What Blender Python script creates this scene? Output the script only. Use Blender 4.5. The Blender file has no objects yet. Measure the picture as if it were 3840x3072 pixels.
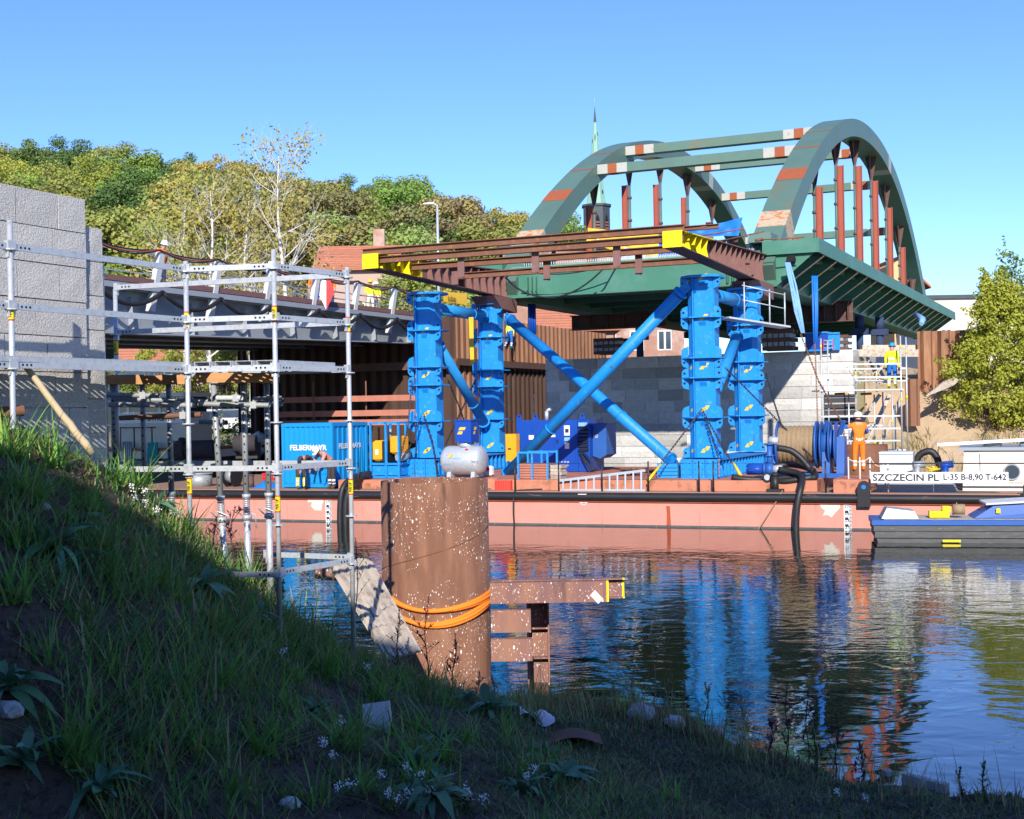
import bpy, bmesh, math, random
import numpy as np
from mathutils import Vector, Matrix, noise
from math import radians, sin, cos, pi, sqrt, atan2

random.seed(7)
scene = bpy.context.scene
COL = scene.collection

# ------------------------------------------------------------------ camera, sky, sun, exposure
F = 4900.0            # focal length in pixels of the 3840 wide photograph
ROLL = radians(1.0)
EYE = 3.7             # eye height above the water
cam_d = bpy.data.cameras.new("camera")
cam = bpy.data.objects.new("camera", cam_d)
COL.objects.link(cam)
cam_d.sensor_width = 36.0
cam_d.lens = 36.0 * F / 3840.0
cam_d.clip_start = 0.1
cam_d.clip_end = 3000.0
cr, sr = cos(ROLL), sin(ROLL)
cam.matrix_world = Matrix(((cr, sr, 0, 0), (0, 0, -1, 0), (-sr, cr, 0, EYE), (0, 0, 0, 1)))
scene.camera = cam

SUN_EL = radians(27.5)
SUN_FROM = Vector((-0.03, -1.0, 0)).normalized()      # horizontal direction towards the sun (behind the camera, a little left)
world = bpy.data.worlds.new("World")
scene.world = world
world.use_nodes = True
wn = world.node_tree.nodes
wl = world.node_tree.links
bg = wn["Background"]
sky = wn.new("ShaderNodeTexSky")
sky.sky_type = 'NISHITA'
sky.sun_disc = False
sky.sun_elevation = SUN_EL
sky.sun_rotation = math.atan2(SUN_FROM.x, SUN_FROM.y)
sky.altitude = 0.0
sky.air_density = 1.0
sky.dust_density = 0.0
sky.ozone_density = 8.0
hs = wn.new("ShaderNodeHueSaturation")
hs.inputs["Hue"].default_value = 0.514
hs.inputs["Saturation"].default_value = 1.05
hs.inputs["Value"].default_value = 1.0
wl.new(sky.outputs[0], hs.inputs["Color"])
wl.new(hs.outputs[0], bg.inputs[0])
bg.inputs[1].default_value = 0.13

sun_d = bpy.data.lights.new("sun", 'SUN')
sun_d.energy = 3.8
sun_d.angle = radians(0.5)
sun_d.color = (1.0, 0.93, 0.82)
sun = bpy.data.objects.new("sun", sun_d)
COL.objects.link(sun)
sdir = Vector((SUN_FROM.x * cos(SUN_EL), SUN_FROM.y * cos(SUN_EL), sin(SUN_EL)))
sun.rotation_euler = sdir.to_track_quat('Z', 'Y').to_euler()
sun.location = (0, -10, 40)

scene.view_settings.view_transform = 'Standard'
scene.view_settings.look = 'None'
scene.view_settings.exposure = 0.8
scene.view_settings.gamma = 1.0
scene.render.engine = 'CYCLES'
scene.cycles.use_denoising = True
scene.cycles.max_bounces = 6
scene.cycles.diffuse_bounces = 2
scene.cycles.glossy_bounces = 3
scene.cycles.transmission_bounces = 2
scene.cycles.caustics_reflective = False
scene.cycles.caustics_refractive = False

# ------------------------------------------------------------------ helpers
def uv(px, py):
    dx, dy = px - 1920.0, py - 1536.0
    return dx * cr - dy * sr, dx * sr + dy * cr

def W(px, py, D):
    """point of the place that lies at depth D (metres ahead) on the ray of a photograph pixel"""
    u, v = uv(px, py)
    return Vector((u * D / F, D, EYE - v * D / F))

A_YAW = radians(24.7)
VA = Vector((sin(A_YAW), cos(A_YAW), 0))       # along the bridge, away from us to the right
VR = Vector((cos(A_YAW), -sin(A_YAW), 0))      # across the bridge, to the right and nearer
ZV = Vector((0, 0, 1))
MW = {}                                        # world matrices of what has been built

def mset(o, M):
    MW[o.name] = M
    return o

def tag(o, label=None, cat=None, group=None, kind=None):
    if label: o["label"] = label
    if cat: o["category"] = cat
    if group: o["group"] = group
    if kind: o["kind"] = kind
    return o

def empty(name, loc, rz=0.0, label=None, cat=None, group=None):
    o = bpy.data.objects.new(name, None)
    o.empty_display_size = 0.2
    COL.objects.link(o)
    o.location = loc
    o.rotation_euler = (0, 0, rz)
    mset(o, Matrix.Translation(Vector(loc)) @ Matrix.Rotation(rz, 4, 'Z'))
    return tag(o, label, cat, group)

def frame(d, up=ZV):
    d = Vector(d).normalized()
    up = Vector(up)
    if abs(d.dot(up.normalized())) > 0.999:
        up = Vector((1, 0, 0))
    s = d.cross(up).normalized()
    u = s.cross(d).normalized()
    return d, s, u

class MB:
    """collects faces of ONE thing or part and links them as one mesh object"""
    def __init__(self):
        self.v = []; self.f = []; self.mi = []; self.sm = []
    def add(self, vs, fs, mi=0, sm=False):
        o = len(self.v)
        self.v += [Vector(p) for p in vs]
        for f in fs:
            self.f.append(tuple(i + o for i in f)); self.mi.append(mi); self.sm.append(sm)
        return self
    def hexa(self, p, mi=0):          # 8 corners: 4 bottom (ccw), 4 top
        return self.add(p, [(3, 2, 1, 0), (4, 5, 6, 7), (0, 1, 5, 4), (1, 2, 6, 5), (2, 3, 7, 6), (3, 0, 4, 7)], mi)
    def box(self, c, s, rz=0.0, mi=0):
        c = Vector(c); R = Matrix.Rotation(rz, 3, 'Z')
        x, y, z = s[0] / 2, s[1] / 2, s[2] / 2
        return self.hexa([c + R @ Vector(q) for q in ((-x, -y, -z), (x, -y, -z), (x, y, -z), (-x, y, -z), (-x, -y, z), (x, -y, z), (x, y, z), (-x, y, z))], mi)
    def bar(self, p0, p1, w, h, up=ZV, mi=0, up0=0.0):
        """rectangular bar between two points; w sideways, h along up; up0 shifts it along up"""
        p0, p1 = Vector(p0), Vector(p1)
        d, s, u = frame(p1 - p0, up)
        q = []
        for z in (-h / 2 + up0, h / 2 + up0):
            q += [p0 - s * w / 2 + u * z, p0 + s * w / 2 + u * z, p1 + s * w / 2 + u * z, p1 - s * w / 2 + u * z]
        return self.hexa(q, mi)
    def ibeam(self, p0, p1, h, w, tf=0.025, tw=0.018, up=ZV, mi=0):
        self.bar(p0, p1, tw, h - 2 * tf - 0.004, up, mi)
        self.bar(p0, p1, w, tf, up, mi, h / 2 - tf / 2)
        self.bar(p0, p1, w, tf, up, mi, -h / 2 + tf / 2)
        return self
    def prism(self, poly, ext, mi=0):
        poly = [Vector(p) for p in poly]; ext = Vector(ext); n = len(poly)
        vs = poly + [p + ext for p in poly]
        fs = [tuple(range(n))[::-1], tuple(range(n, 2 * n))]
        fs += [(i, (i + 1) % n, n + (i + 1) % n, n + i) for i in range(n)]
        return self.add(vs, fs, mi)
    def cyl(self, p0, p1, r0, r1=None, n=12, caps=True, mi=0, sm=True):
        p0, p1 = Vector(p0), Vector(p1)
        r1 = r0 if r1 is None else r1
        d, s, u = frame(p1 - p0)
        vs = []
        for p, r in ((p0, r0), (p1, r1)):
            for i in range(n):
                t = 2 * pi * i / n
                vs.append(p + s * (r * cos(t)) + u * (r * sin(t)))
        self.add(vs, [(i, (i + 1) % n, n + (i + 1) % n, n + i) for i in range(n)], mi, sm)
        if caps:
            o = len(self.v) - 2 * n
            self.f.append(tuple(o + i for i in range(n))[::-1]); self.mi.append(mi); self.sm.append(False)
            self.f.append(tuple(o + n + i for i in range(n))); self.mi.append(mi); self.sm.append(False)
        return self
    def tube(self, pts, r, n=8, mi=0, caps=True):
        pts = [Vector(p) for p in pts]
        rs = r if isinstance(r, (list, tuple)) else [r] * len(pts)
        vs = []; m = len(pts)
        ref = ZV
        for k, p in enumerate(pts):
            d = pts[min(k + 1, m - 1)] - pts[max(k - 1, 0)]
            d, s, u = frame(d, ref)
            ref = u
            for i in range(n):
                t = 2 * pi * i / n
                vs.append(p + s * (rs[k] * cos(t)) + u * (rs[k] * sin(t)))
        fs = [(k * n + i, k * n + (i + 1) % n, (k + 1) * n + (i + 1) % n, (k + 1) * n + i) for k in range(m - 1) for i in range(n)]
        self.add(vs, fs, mi, True)
        if caps:
            o = len(self.v) - len(vs)
            self.f.append(tuple(o + i for i in range(n))[::-1]); self.mi.append(mi); self.sm.append(False)
            self.f.append(tuple(o + (m - 1) * n + i for i in range(n))); self.mi.append(mi); self.sm.append(False)
        return self
    def lathe(self, prof, c=(0, 0, 0), n=16, mi=0, M=None, sm=True):
        c = Vector(c); vs = []
        for (r, z) in prof:
            for i in range(n):
                t = 2 * pi * i / n
                q = Vector((r * cos(t), r * sin(t), z))
                vs.append(c + (M @ q if M else q))
        m = len(prof)
        fs = [(k * n + i, k * n + (i + 1) % n, (k + 1) * n + (i + 1) % n, (k + 1) * n + i) for k in range(m - 1) for i in range(n)]
        return self.add(vs, fs, mi, sm)
    def quad(self, a, b, c, d, mi=0):
        return self.add([a, b, c, d], [(0, 1, 2, 3)], mi)
    def build(self, name, mat, parent=None, label=None, cat=None, group=None, kind=None, base=True):
        me = bpy.data.meshes.new(name)
        if parent is not None:
            M = MW[parent.name]; inv = M.inverted()
            vs = [inv @ p for p in self.v]; loc = None
        elif base and self.v:
            lo = [min(p[i] for p in self.v) for i in range(3)]; hi = [max(p[i] for p in self.v) for i in range(3)]
            loc = Vector(((lo[0] + hi[0]) / 2, (lo[1] + hi[1]) / 2, lo[2]))
            vs = [p - loc for p in self.v]; M = Matrix.Translation(loc)
        else:
            vs = self.v; loc = None; M = Matrix.Identity(4)
        me.from_pydata(vs, [], self.f)
        mats = mat if isinstance(mat, (list, tuple)) else [mat]
        for m in mats: me.materials.append(m)
        me.polygons.foreach_set("material_index", self.mi)
        me.polygons.foreach_set("use_smooth", self.sm)
        me.update()
        o = bpy.data.objects.new(name, me)
        COL.objects.link(o)
        if parent is not None: o.parent = parent
        elif loc is not None: o.location = loc
        mset(o, M)
        return tag(o, label, cat, group, kind)

def tagkids(o): return [c for c in bpy.data.objects if c.parent == o]

KIDS = {}
def copy_tree(root, loc=None, rz=None, label=None, scale=None):
    """a thing with its parts and sub-parts, sharing mesh data"""
    if root.name not in KIDS:
        ch = {}
        for o in bpy.data.objects:
            if o.parent: ch.setdefault(o.parent.name, []).append(o)
        KIDS[root.name] = ch
    ch = KIDS[root.name]
    def rec(o, par):
        c = o.copy(); COL.objects.link(c)
        if par: c.parent = par
        for k in ch.get(o.name, []): rec(k, c)
        return c
    n = rec(root, None)
    if loc is not None: n.location = loc
    if rz is not None: n.rotation_euler = (0, 0, rz)
    if scale is not None: n.scale = scale if isinstance(scale, (tuple, list)) else (scale,) * 3
    if label: n["label"] = label
    mset(n, Matrix.Translation(n.location) @ Matrix.Rotation(n.rotation_euler.z, 4, 'Z'))
    return n

# ------------------------------------------------------------------ materials
def nd(t, nodes, x=0): return nodes.new(t)

def mat(name, col, rough=0.6, metal=0.0, var=0.2, sc=2.0, col2=None, lo=0.55, hi=0.65, sc2=4.0, bump=0.0, bsc=30.0,
        rnd=0.0, spec=0.4, stretch=(1, 1, 1), col3=None, lo3=0.6, hi3=0.7, sc3=1.0, stretch3=(1, 1, 1), objcol=False):
    m = bpy.data.materials.new(name); m.use_nodes = True
    N = m.node_tree.nodes; L = m.node_tree.links
    b = N["Principled BSDF"]
    b.inputs["Roughness"].default_value = rough
    b.inputs["Metallic"].default_value = metal
    b.inputs["Specular IOR Level"].default_value = spec
    g = N.new("ShaderNodeNewGeometry")
    def coords(st):
        mp = N.new("ShaderNodeMapping"); mp.inputs["Scale"].default_value = st
        L.new(g.outputs["Position"], mp.inputs["Vector"]); return mp.outputs[0]
    def noise_(scl, st=(1, 1, 1), det=5):
        t = N.new("ShaderNodeTexNoise"); t.inputs["Scale"].default_value = scl; t.inputs["Detail"].default_value = det
        t.inputs["Roughness"].default_value = 0.65
        L.new(coords(st), t.inputs["Vector"]); return t.outputs[0]
    c = col if len(col) == 4 else (*col, 1)
    base = N.new("ShaderNodeMix"); base.data_type = 'RGBA'
    L.new(noise_(sc, stretch), base.inputs[0])
    base.inputs[6].default_value = tuple(x * (1 - var) for x in c[:3]) + (1,)
    base.inputs[7].default_value = tuple(min(1, x * (1 + var)) for x in c[:3]) + (1,)
    out = base.outputs[2]
    if objcol:
        oi = N.new("ShaderNodeObjectInfo")
        mx = N.new("ShaderNodeMix"); mx.data_type = 'RGBA'; mx.blend_type = 'MULTIPLY'; mx.inputs[0].default_value = 1
        L.new(out, mx.inputs[6]); L.new(oi.outputs["Color"], mx.inputs[7]); out = mx.outputs[2]
    for (cc, l0, h0, s0, st) in ((col2, lo, hi, sc2, stretch), (col3, lo3, hi3, sc3, stretch3)):
        if cc is None: continue
        mr = N.new("ShaderNodeMapRange"); mr.inputs[1].default_value = l0; mr.inputs[2].default_value = h0
        L.new(noise_(s0, st, 8), mr.inputs[0])
        mx = N.new("ShaderNodeMix"); mx.data_type = 'RGBA'
        L.new(mr.outputs[0], mx.inputs[0]); L.new(out, mx.inputs[6]); mx.inputs[7].default_value = (*cc[:3], 1)
        out = mx.outputs[2]
    if rnd:
        oi = N.new("ShaderNodeObjectInfo")
        mr = N.new("ShaderNodeMapRange"); mr.inputs[3].default_value = 1 - rnd; mr.inputs[4].default_value = 1 + rnd
        L.new(oi.outputs["Random"], mr.inputs[0])
        mx = N.new("ShaderNodeMix"); mx.data_type = 'RGBA'; mx.blend_type = 'MULTIPLY'; mx.inputs[0].default_value = 1
        L.new(out, mx.inputs[6]); L.new(mr.outputs[0], mx.inputs[7]); out = mx.outputs[2]
    L.new(out, b.inputs["Base Color"])
    if bump:
        bp = N.new("ShaderNodeBump"); bp.inputs["Strength"].default_value = 1.0; bp.inputs["Distance"].default_value = bump
        L.new(noise_(bsc, (1, 1, 1), 6), bp.inputs["Height"]); L.new(bp.outputs[0], b.inputs["Normal"])
    return m

M = {}
RUST = (0.16, 0.06, 0.03)
M['blue'] = mat('blue_steel_paint', (0.008, 0.24, 0.66), 0.5, var=.22, sc=1.1, col2=(0.1, 0.33, 0.66), lo=.56, hi=.72, sc2=7, spec=.4, col3=(0.07, 0.07, 0.1), lo3=.62, hi3=.7, sc3=5, stretch3=(1.6, 1.6, .35), bump=.004, bsc=7)
M['blue_worn'] = mat('worn_blue_tube_paint', (0.02, 0.26, 0.62), 0.5, var=.2, sc=1.5, col2=(0.22, 0.33, 0.42), lo=.6, hi=.72, sc2=6, spec=.4)
M['blue_dark'] = mat('dark_blue_paint', (0.006, 0.06, 0.36), 0.4, var=.15)
M['blue_winch'] = mat('winch_blue_paint', (0.02, 0.1, 0.36), 0.5, var=.2, col2=(0.14, 0.07, 0.05), lo=.62, hi=.7, sc2=8)
M['blue_cont'] = mat('container_blue_paint', (0.006, 0.25, 0.6), 0.45, var=.1)
M['yellow_mark'] = mat('yellow_marking', (0.75, 0.5, 0.03), 0.6, var=.2, sc=20)
M['yellow'] = mat('yellow_paint', (0.85, 0.66, 0.005), 0.5, var=.12, sc=4, col2=(.45, .3, .02), lo=.66, hi=.76, sc2=7)
M['amber'] = mat('amber_machine_paint', (0.8, 0.36, 0.01), 0.5, var=.1)
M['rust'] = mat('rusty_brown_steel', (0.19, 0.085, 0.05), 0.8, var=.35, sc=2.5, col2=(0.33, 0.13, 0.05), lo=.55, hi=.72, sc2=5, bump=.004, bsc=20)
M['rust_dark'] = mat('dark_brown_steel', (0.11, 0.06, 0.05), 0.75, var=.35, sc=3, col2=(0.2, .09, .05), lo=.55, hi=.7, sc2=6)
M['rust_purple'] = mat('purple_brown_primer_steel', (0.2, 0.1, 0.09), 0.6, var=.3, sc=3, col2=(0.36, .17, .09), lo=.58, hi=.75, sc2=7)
M['green'] = mat('green_bridge_paint', (0.055, 0.19, 0.125), 0.5, var=.15, sc=.7, col2=(0.11, 0.24, 0.2), lo=.5, hi=.75, sc2=.5)
M['green_arch'] = mat('weathered_green_arch_paint', (0.1, 0.18, 0.145), 0.5, var=.2, sc=.6, col2=(0.17, 0.16, 0.09), lo=.55, hi=.72, sc2=.5, col3=(0.3, 0.12, 0.05), lo3=.68, hi3=.76, sc3=1.6)
M['green_light'] = mat('pale_green_girder_paint', (0.12, 0.33, 0.23), 0.5, var=.12)
M['rust_plate'] = mat('orange_rust_plate', (0.33, 0.09, 0.035), 0.85, var=.3, sc=12)
M['bare_patch'] = mat('bare_primer_patch_with_rust', (0.5, 0.4, 0.27), 0.6, var=.2, sc=3, col2=(0.5, 0.14, 0.03), lo=.5, hi=.6, sc2=3, stretch=(1, 1, 2.5))
M['white_patch'] = mat('whitish_primer_patch', (0.42, 0.42, 0.38), 0.6, var=.2, sc=3, col2=(0.45, 0.18, 0.06), lo=.6, hi=.7, sc2=3)
M['red_oxide'] = mat('red_oxide_primer', (0.34, 0.075, 0.045), 0.6, var=.15)
M['pipe_green'] = mat('grey_green_pipe', (0.1, 0.14, 0.12), 0.5, var=.2)
M['cream_edge'] = mat('cream_edge_paint', (0.72, 0.62, 0.42), 0.6, var=.1)
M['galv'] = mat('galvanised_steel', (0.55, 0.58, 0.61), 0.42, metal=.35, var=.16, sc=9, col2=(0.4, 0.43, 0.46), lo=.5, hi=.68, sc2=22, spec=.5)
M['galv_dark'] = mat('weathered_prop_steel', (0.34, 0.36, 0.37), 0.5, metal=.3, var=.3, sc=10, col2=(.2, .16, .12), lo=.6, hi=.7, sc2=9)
M['hole'] = mat('dark_hole', (0.01, 0.01, 0.012), 0.9, var=.1)
M['grey_girder'] = mat('grey_girder_paint', (0.3, 0.33, 0.36), 0.55, var=.12, sc=1, col2=(.22, .2, .18), lo=.62, hi=.72, sc2=2)
M['grey_light'] = mat('light_grey_paint', (0.55, 0.57, 0.57), 0.55, var=.12, sc=3, col2=(.35, .3, .25), lo=.64, hi=.74, sc2=4)
M['black'] = mat('black_rubber', (0.018, 0.018, 0.02), 0.5, var=.3, sc=6)
M['black_rail'] = mat('scuffed_black_rail_paint', (0.02, 0.02, 0.022), 0.4, var=.4, sc=3, col2=(0.16, 0.1, 0.07), lo=.62, hi=.7, sc2=3, stretch=(.5, .5, 2.5))
M['hull'] = mat('faded_salmon_hull_paint', (0.6, 0.26, 0.2), 0.55, var=.1, sc=.8, col2=(0.56, 0.2, 0.13), lo=.5, hi=.8, sc2=.6, col3=(0.36, 0.15, 0.1), lo3=.6, hi3=.74, sc3=3.5, stretch3=(1.6, 1.6, .12), bump=.02, bsc=1.2)
M['hull_dark'] = mat('rust_red_streak', (0.38, 0.07, 0.02), 0.7, var=.3, sc=6)
M['deck_orange'] = mat('rusty_orange_deck_paint', (0.5, 0.19, 0.11), 0.65, var=.25, sc=1.5, col2=(0.24, 0.1, 0.05), lo=.55, hi=.68, sc2=2.5, col3=(.6, .25, .13), lo3=.6, hi3=.7, sc3=4)
M['deck'] = mat('worn_barge_deck', (0.3, 0.2, 0.14), 0.8, var=.3, sc=2, col2=(.42, .18, .1), lo=.5, hi=.65, sc2=1.5)
M['strake'] = mat('weathered_dark_strakes', (0.09, 0.09, 0.09), 0.7, var=.5, sc=3, col2=(.25, .24, .22), lo=.6, hi=.72, sc2=5, stretch=(1, 1, 5))
M['white'] = mat('white_paint', (0.8, 0.8, 0.8), 0.5, var=.04)
M['offwhite'] = mat('dirty_cream_paint', (0.66, 0.6, 0.5), 0.55, var=.12, sc=2, col2=(.42, .36, .25), lo=.64, hi=.76, sc2=4)
M['ink'] = mat('black_lettering', (0.02, 0.02, 0.025), 0.6, var=.1)
M['red'] = mat('signal_red_paint', (0.62, 0.015, 0.02), 0.45, var=.08)
M['red_crate'] = mat('red_plastic', (0.65, 0.06, 0.04), 0.5, var=.2)
M['orange_sling'] = mat('orange_sling_fabric', (0.95, 0.23, 0.02), 0.8, var=.2, sc=9, stretch=(1, 1, 8))
M['rope'] = mat('steel_rope_on_drum', (0.3, 0.21, 0.12), 0.7, var=.45, sc=14)
M['chain'] = mat('dark_chain_steel', (0.06, 0.055, 0.07), 0.45, metal=.5, var=.3)
M['bluetarp'] = mat('blue_tarpaulin', (0.015, 0.17, 0.62), 0.5, var=.2, sc=3)
M['bluesling'] = mat('blue_lifting_sling', (0.2, 0.4, 0.68), 0.75, var=.35, sc=6)
M['yellowtarp'] = mat('yellow_banner_fabric', (0.85, 0.52, 0.05), 0.6, var=.1, sc=3)
M['aluminium'] = mat('aluminium', (0.6, 0.61, 0.62), 0.35, metal=.6, var=.1)
M['timber'] = mat('fresh_formwork_timber', (0.52, 0.26, 0.1), 0.7, var=.25, sc=3, stretch=(1, 1, 6))
M['timber_grey'] = mat('weathered_grey_boards', (0.5, 0.43, 0.35), 0.8, var=.3, sc=4, col2=(.3, .24, .19), lo=.5, hi=.65, sc2=7, rnd=.15)
M['timber_red'] = mat('reddish_timber', (0.42, 0.16, 0.11), 0.75, var=.3, sc=3)
M['wood_pole'] = mat('peeled_wood_pole', (0.58, 0.46, 0.28), 0.75, var=.25, sc=10)
M['granite'] = mat('bush_hammered_granite', (0.62, 0.6, 0.57), 0.85, var=.25, sc=60, bump=.016, bsc=55, rnd=.05, col2=(.4, .39, .37), lo=.5, hi=.62, sc2=90)
M['stone'] = mat('split_faced_grey_stone', (0.52, 0.51, 0.49), 0.85, var=.3, sc=7, bump=.03, bsc=8, rnd=.3, col2=(.3, .29, .26), lo=.58, hi=.7, sc2=14)
M['mortar'] = mat('pale_mortar', (0.66, 0.64, 0.6), 0.9, var=.15, sc=10)
M['brick'] = mat('weathered_red_brickwork', (0.36, 0.2, 0.15), 0.9, var=.3, sc=1.5, col2=(.46, .34, .28), lo=.5, hi=.65, sc2=.6)
M['plaster'] = mat('pinkish_plaster', (0.45, 0.33, 0.27), 0.9, var=.12, sc=.6)
M['cream_wall'] = mat('cream_rendered_wall', (0.72, 0.66, 0.56), 0.9, var=.08)
M['orange_wall'] = mat('ochre_rendered_wall', (0.72, 0.42, 0.2), 0.9, var=.08)
M['rooftile'] = mat('red_clay_tile_roof', (0.4, 0.16, 0.1), 0.85, var=.25, sc=3, rnd=.1)
M['glass'] = mat('window_glass', (0.05, 0.07, 0.09), 0.1, var=.1, spec=.8)
M['copper'] = mat('verdigris_copper', (0.23, 0.42, 0.34), 0.7, var=.15, sc=.8)
M['slate'] = mat('dark_slate', (0.05, 0.06, 0.07), 0.6, var=.3, sc=1)
M['louvre'] = mat('brown_louvres', (0.25, 0.1, 0.08), 0.8)
M['sheet_shade'] = mat('shade_darkened_sheet_piling', (0.07, 0.038, 0.028), 0.9, var=.3, sc=1.2, rnd=.2)  # darker copy of the piling colour, with the bridges' shade painted in
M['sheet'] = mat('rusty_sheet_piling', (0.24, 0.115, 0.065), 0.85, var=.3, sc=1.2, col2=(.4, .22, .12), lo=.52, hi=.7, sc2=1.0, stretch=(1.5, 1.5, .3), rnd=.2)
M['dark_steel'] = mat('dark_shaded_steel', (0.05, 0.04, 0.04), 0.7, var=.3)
M['concrete'] = mat('concrete', (0.42, 0.4, 0.37), 0.9, var=.2, sc=2)
M['soil'] = mat('dark_earth', (0.1, 0.07, 0.05), 0.95, var=.45, sc=5, col2=(.045, .03, .022), lo=.5, hi=.62, sc2=16, bump=.03, bsc=18, col3=(.1, .09, .05), lo3=.58, hi3=.7, sc3=2.2)
M['sand'] = mat('sandy_slope', (0.46, 0.34, 0.22), 0.95, var=.25, sc=1, col2=(.3, .24, .12), lo=.5, hi=.65, sc2=.7, bump=.05, bsc=4)
M['ground'] = mat('rough_ground', (0.2, 0.18, 0.1), 0.95, var=.3, sc=.3)
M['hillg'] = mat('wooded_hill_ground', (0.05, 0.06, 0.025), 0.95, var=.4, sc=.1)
M['skin'] = mat('skin', (0.5, 0.26, 0.18), 0.6, var=.08)
M['hivis_o'] = mat('orange_hi_vis_fabric', (0.95, 0.2, 0.015), 0.8, var=.12, sc=8, bump=.01, bsc=14)
M['hivis_y'] = mat('yellow_hi_vis_fabric', (0.72, 0.85, 0.02), 0.8, var=.12, sc=8, bump=.01, bsc=14)
M['reflective'] = mat('reflective_band', (0.75, 0.75, 0.75), 0.4, var=.05)
M['navy'] = mat('navy_trousers', (0.03, 0.05, 0.12), 0.85, var=.25)
M['royal'] = mat('royal_blue_fabric', (0.015, 0.14, 0.5), 0.8, var=.2)
M['charcoal'] = mat('charcoal_fabric', (0.045, 0.04, 0.045), 0.85, var=.3)
M['pink'] = mat('pale_red_shirt', (0.6, 0.25, 0.2), 0.85, var=.15)
M['boot'] = mat('brown_boots', (0.1, 0.06, 0.035), 0.8, var=.2)
M['helmet_w'] = mat('white_helmet', (0.8, 0.8, 0.78), 0.35, var=.05)
M['helmet_b'] = mat('blue_helmet', (0.02, 0.28, 0.62), 0.35, var=.05)
M['helmet_y'] = mat('yellow_helmet', (0.85, 0.55, 0.02), 0.35, var=.05)
M['bark'] = mat('tree_bark', (0.12, 0.09, 0.065), 0.9, var=.3, sc=3)
M['birch'] = mat('birch_bark', (0.62, 0.59, 0.53), 0.8, var=.15, sc=1.5, col2=(.1, .09, .08), lo=.63, hi=.7, sc2=2.5, stretch=(1, 1, .6))

def leafmat(name, col, var=.35, rough=.6, trans=.35, rnd=.12):
    m = mat(name, col, rough, var=var, sc=1.2, rnd=rnd, spec=.25, objcol=True)
    N = m.node_tree.nodes; L = m.node_tree.links
    b = N["Principled BSDF"]; out = N["Material Output"]
    t = N.new("ShaderNodeBsdfTranslucent"); mx = N.new("ShaderNodeMixShader"); mx.inputs[0].default_value = trans
    src = b.inputs["Base Color"].links[0].from_socket
    L.new(src, t.inputs[0]); L.new(b.outputs[0], mx.inputs[1]); L.new(t.outputs[0], mx.inputs[2]); L.new(mx.outputs[0], out.inputs[0])
    return m
M['leaf'] = leafmat('tree_foliage', (0.5, 0.5, 0.5))
M['leaf_rosette'] = leafmat('grey_green_weed_leaf', (0.14, 0.27, 0.13), trans=.2)
M['petal'] = mat('white_petals', (0.75, 0.75, 0.7), 0.8, var=.05)
M['stem'] = leafmat('green_stem', (0.09, 0.12, 0.04), trans=.1)
M['dry'] = leafmat('dry_straw_stem', (0.32, 0.24, 0.12), trans=.2)
M['purple'] = leafmat('purple_brown_stem', (0.1, 0.035, 0.045), trans=.1)

def attrmat(name, rough=.65, trans=.3):
    m = bpy.data.materials.new(name); m.use_nodes = True
    N = m.node_tree.nodes; L = m.node_tree.links; b = N["Principled BSDF"]; out = N["Material Output"]
    b.inputs["Roughness"].default_value = rough; b.inputs["Specular IOR Level"].default_value = .25
    a = N.new("ShaderNodeAttribute"); a.attribute_name = "tint"
    L.new(a.outputs["Color"], b.inputs["Base Color"])
    t = N.new("ShaderNodeBsdfTranslucent"); mx = N.new("ShaderNodeMixShader"); mx.inputs[0].default_value = trans
    L.new(a.outputs["Color"], t.inputs[0]); L.new(b.outputs[0], mx.inputs[1]); L.new(t.outputs[0], mx.inputs[2]); L.new(mx.outputs[0], out.inputs[0])
    return m
M['blade'] = attrmat('mixed_grass_blades')

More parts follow.
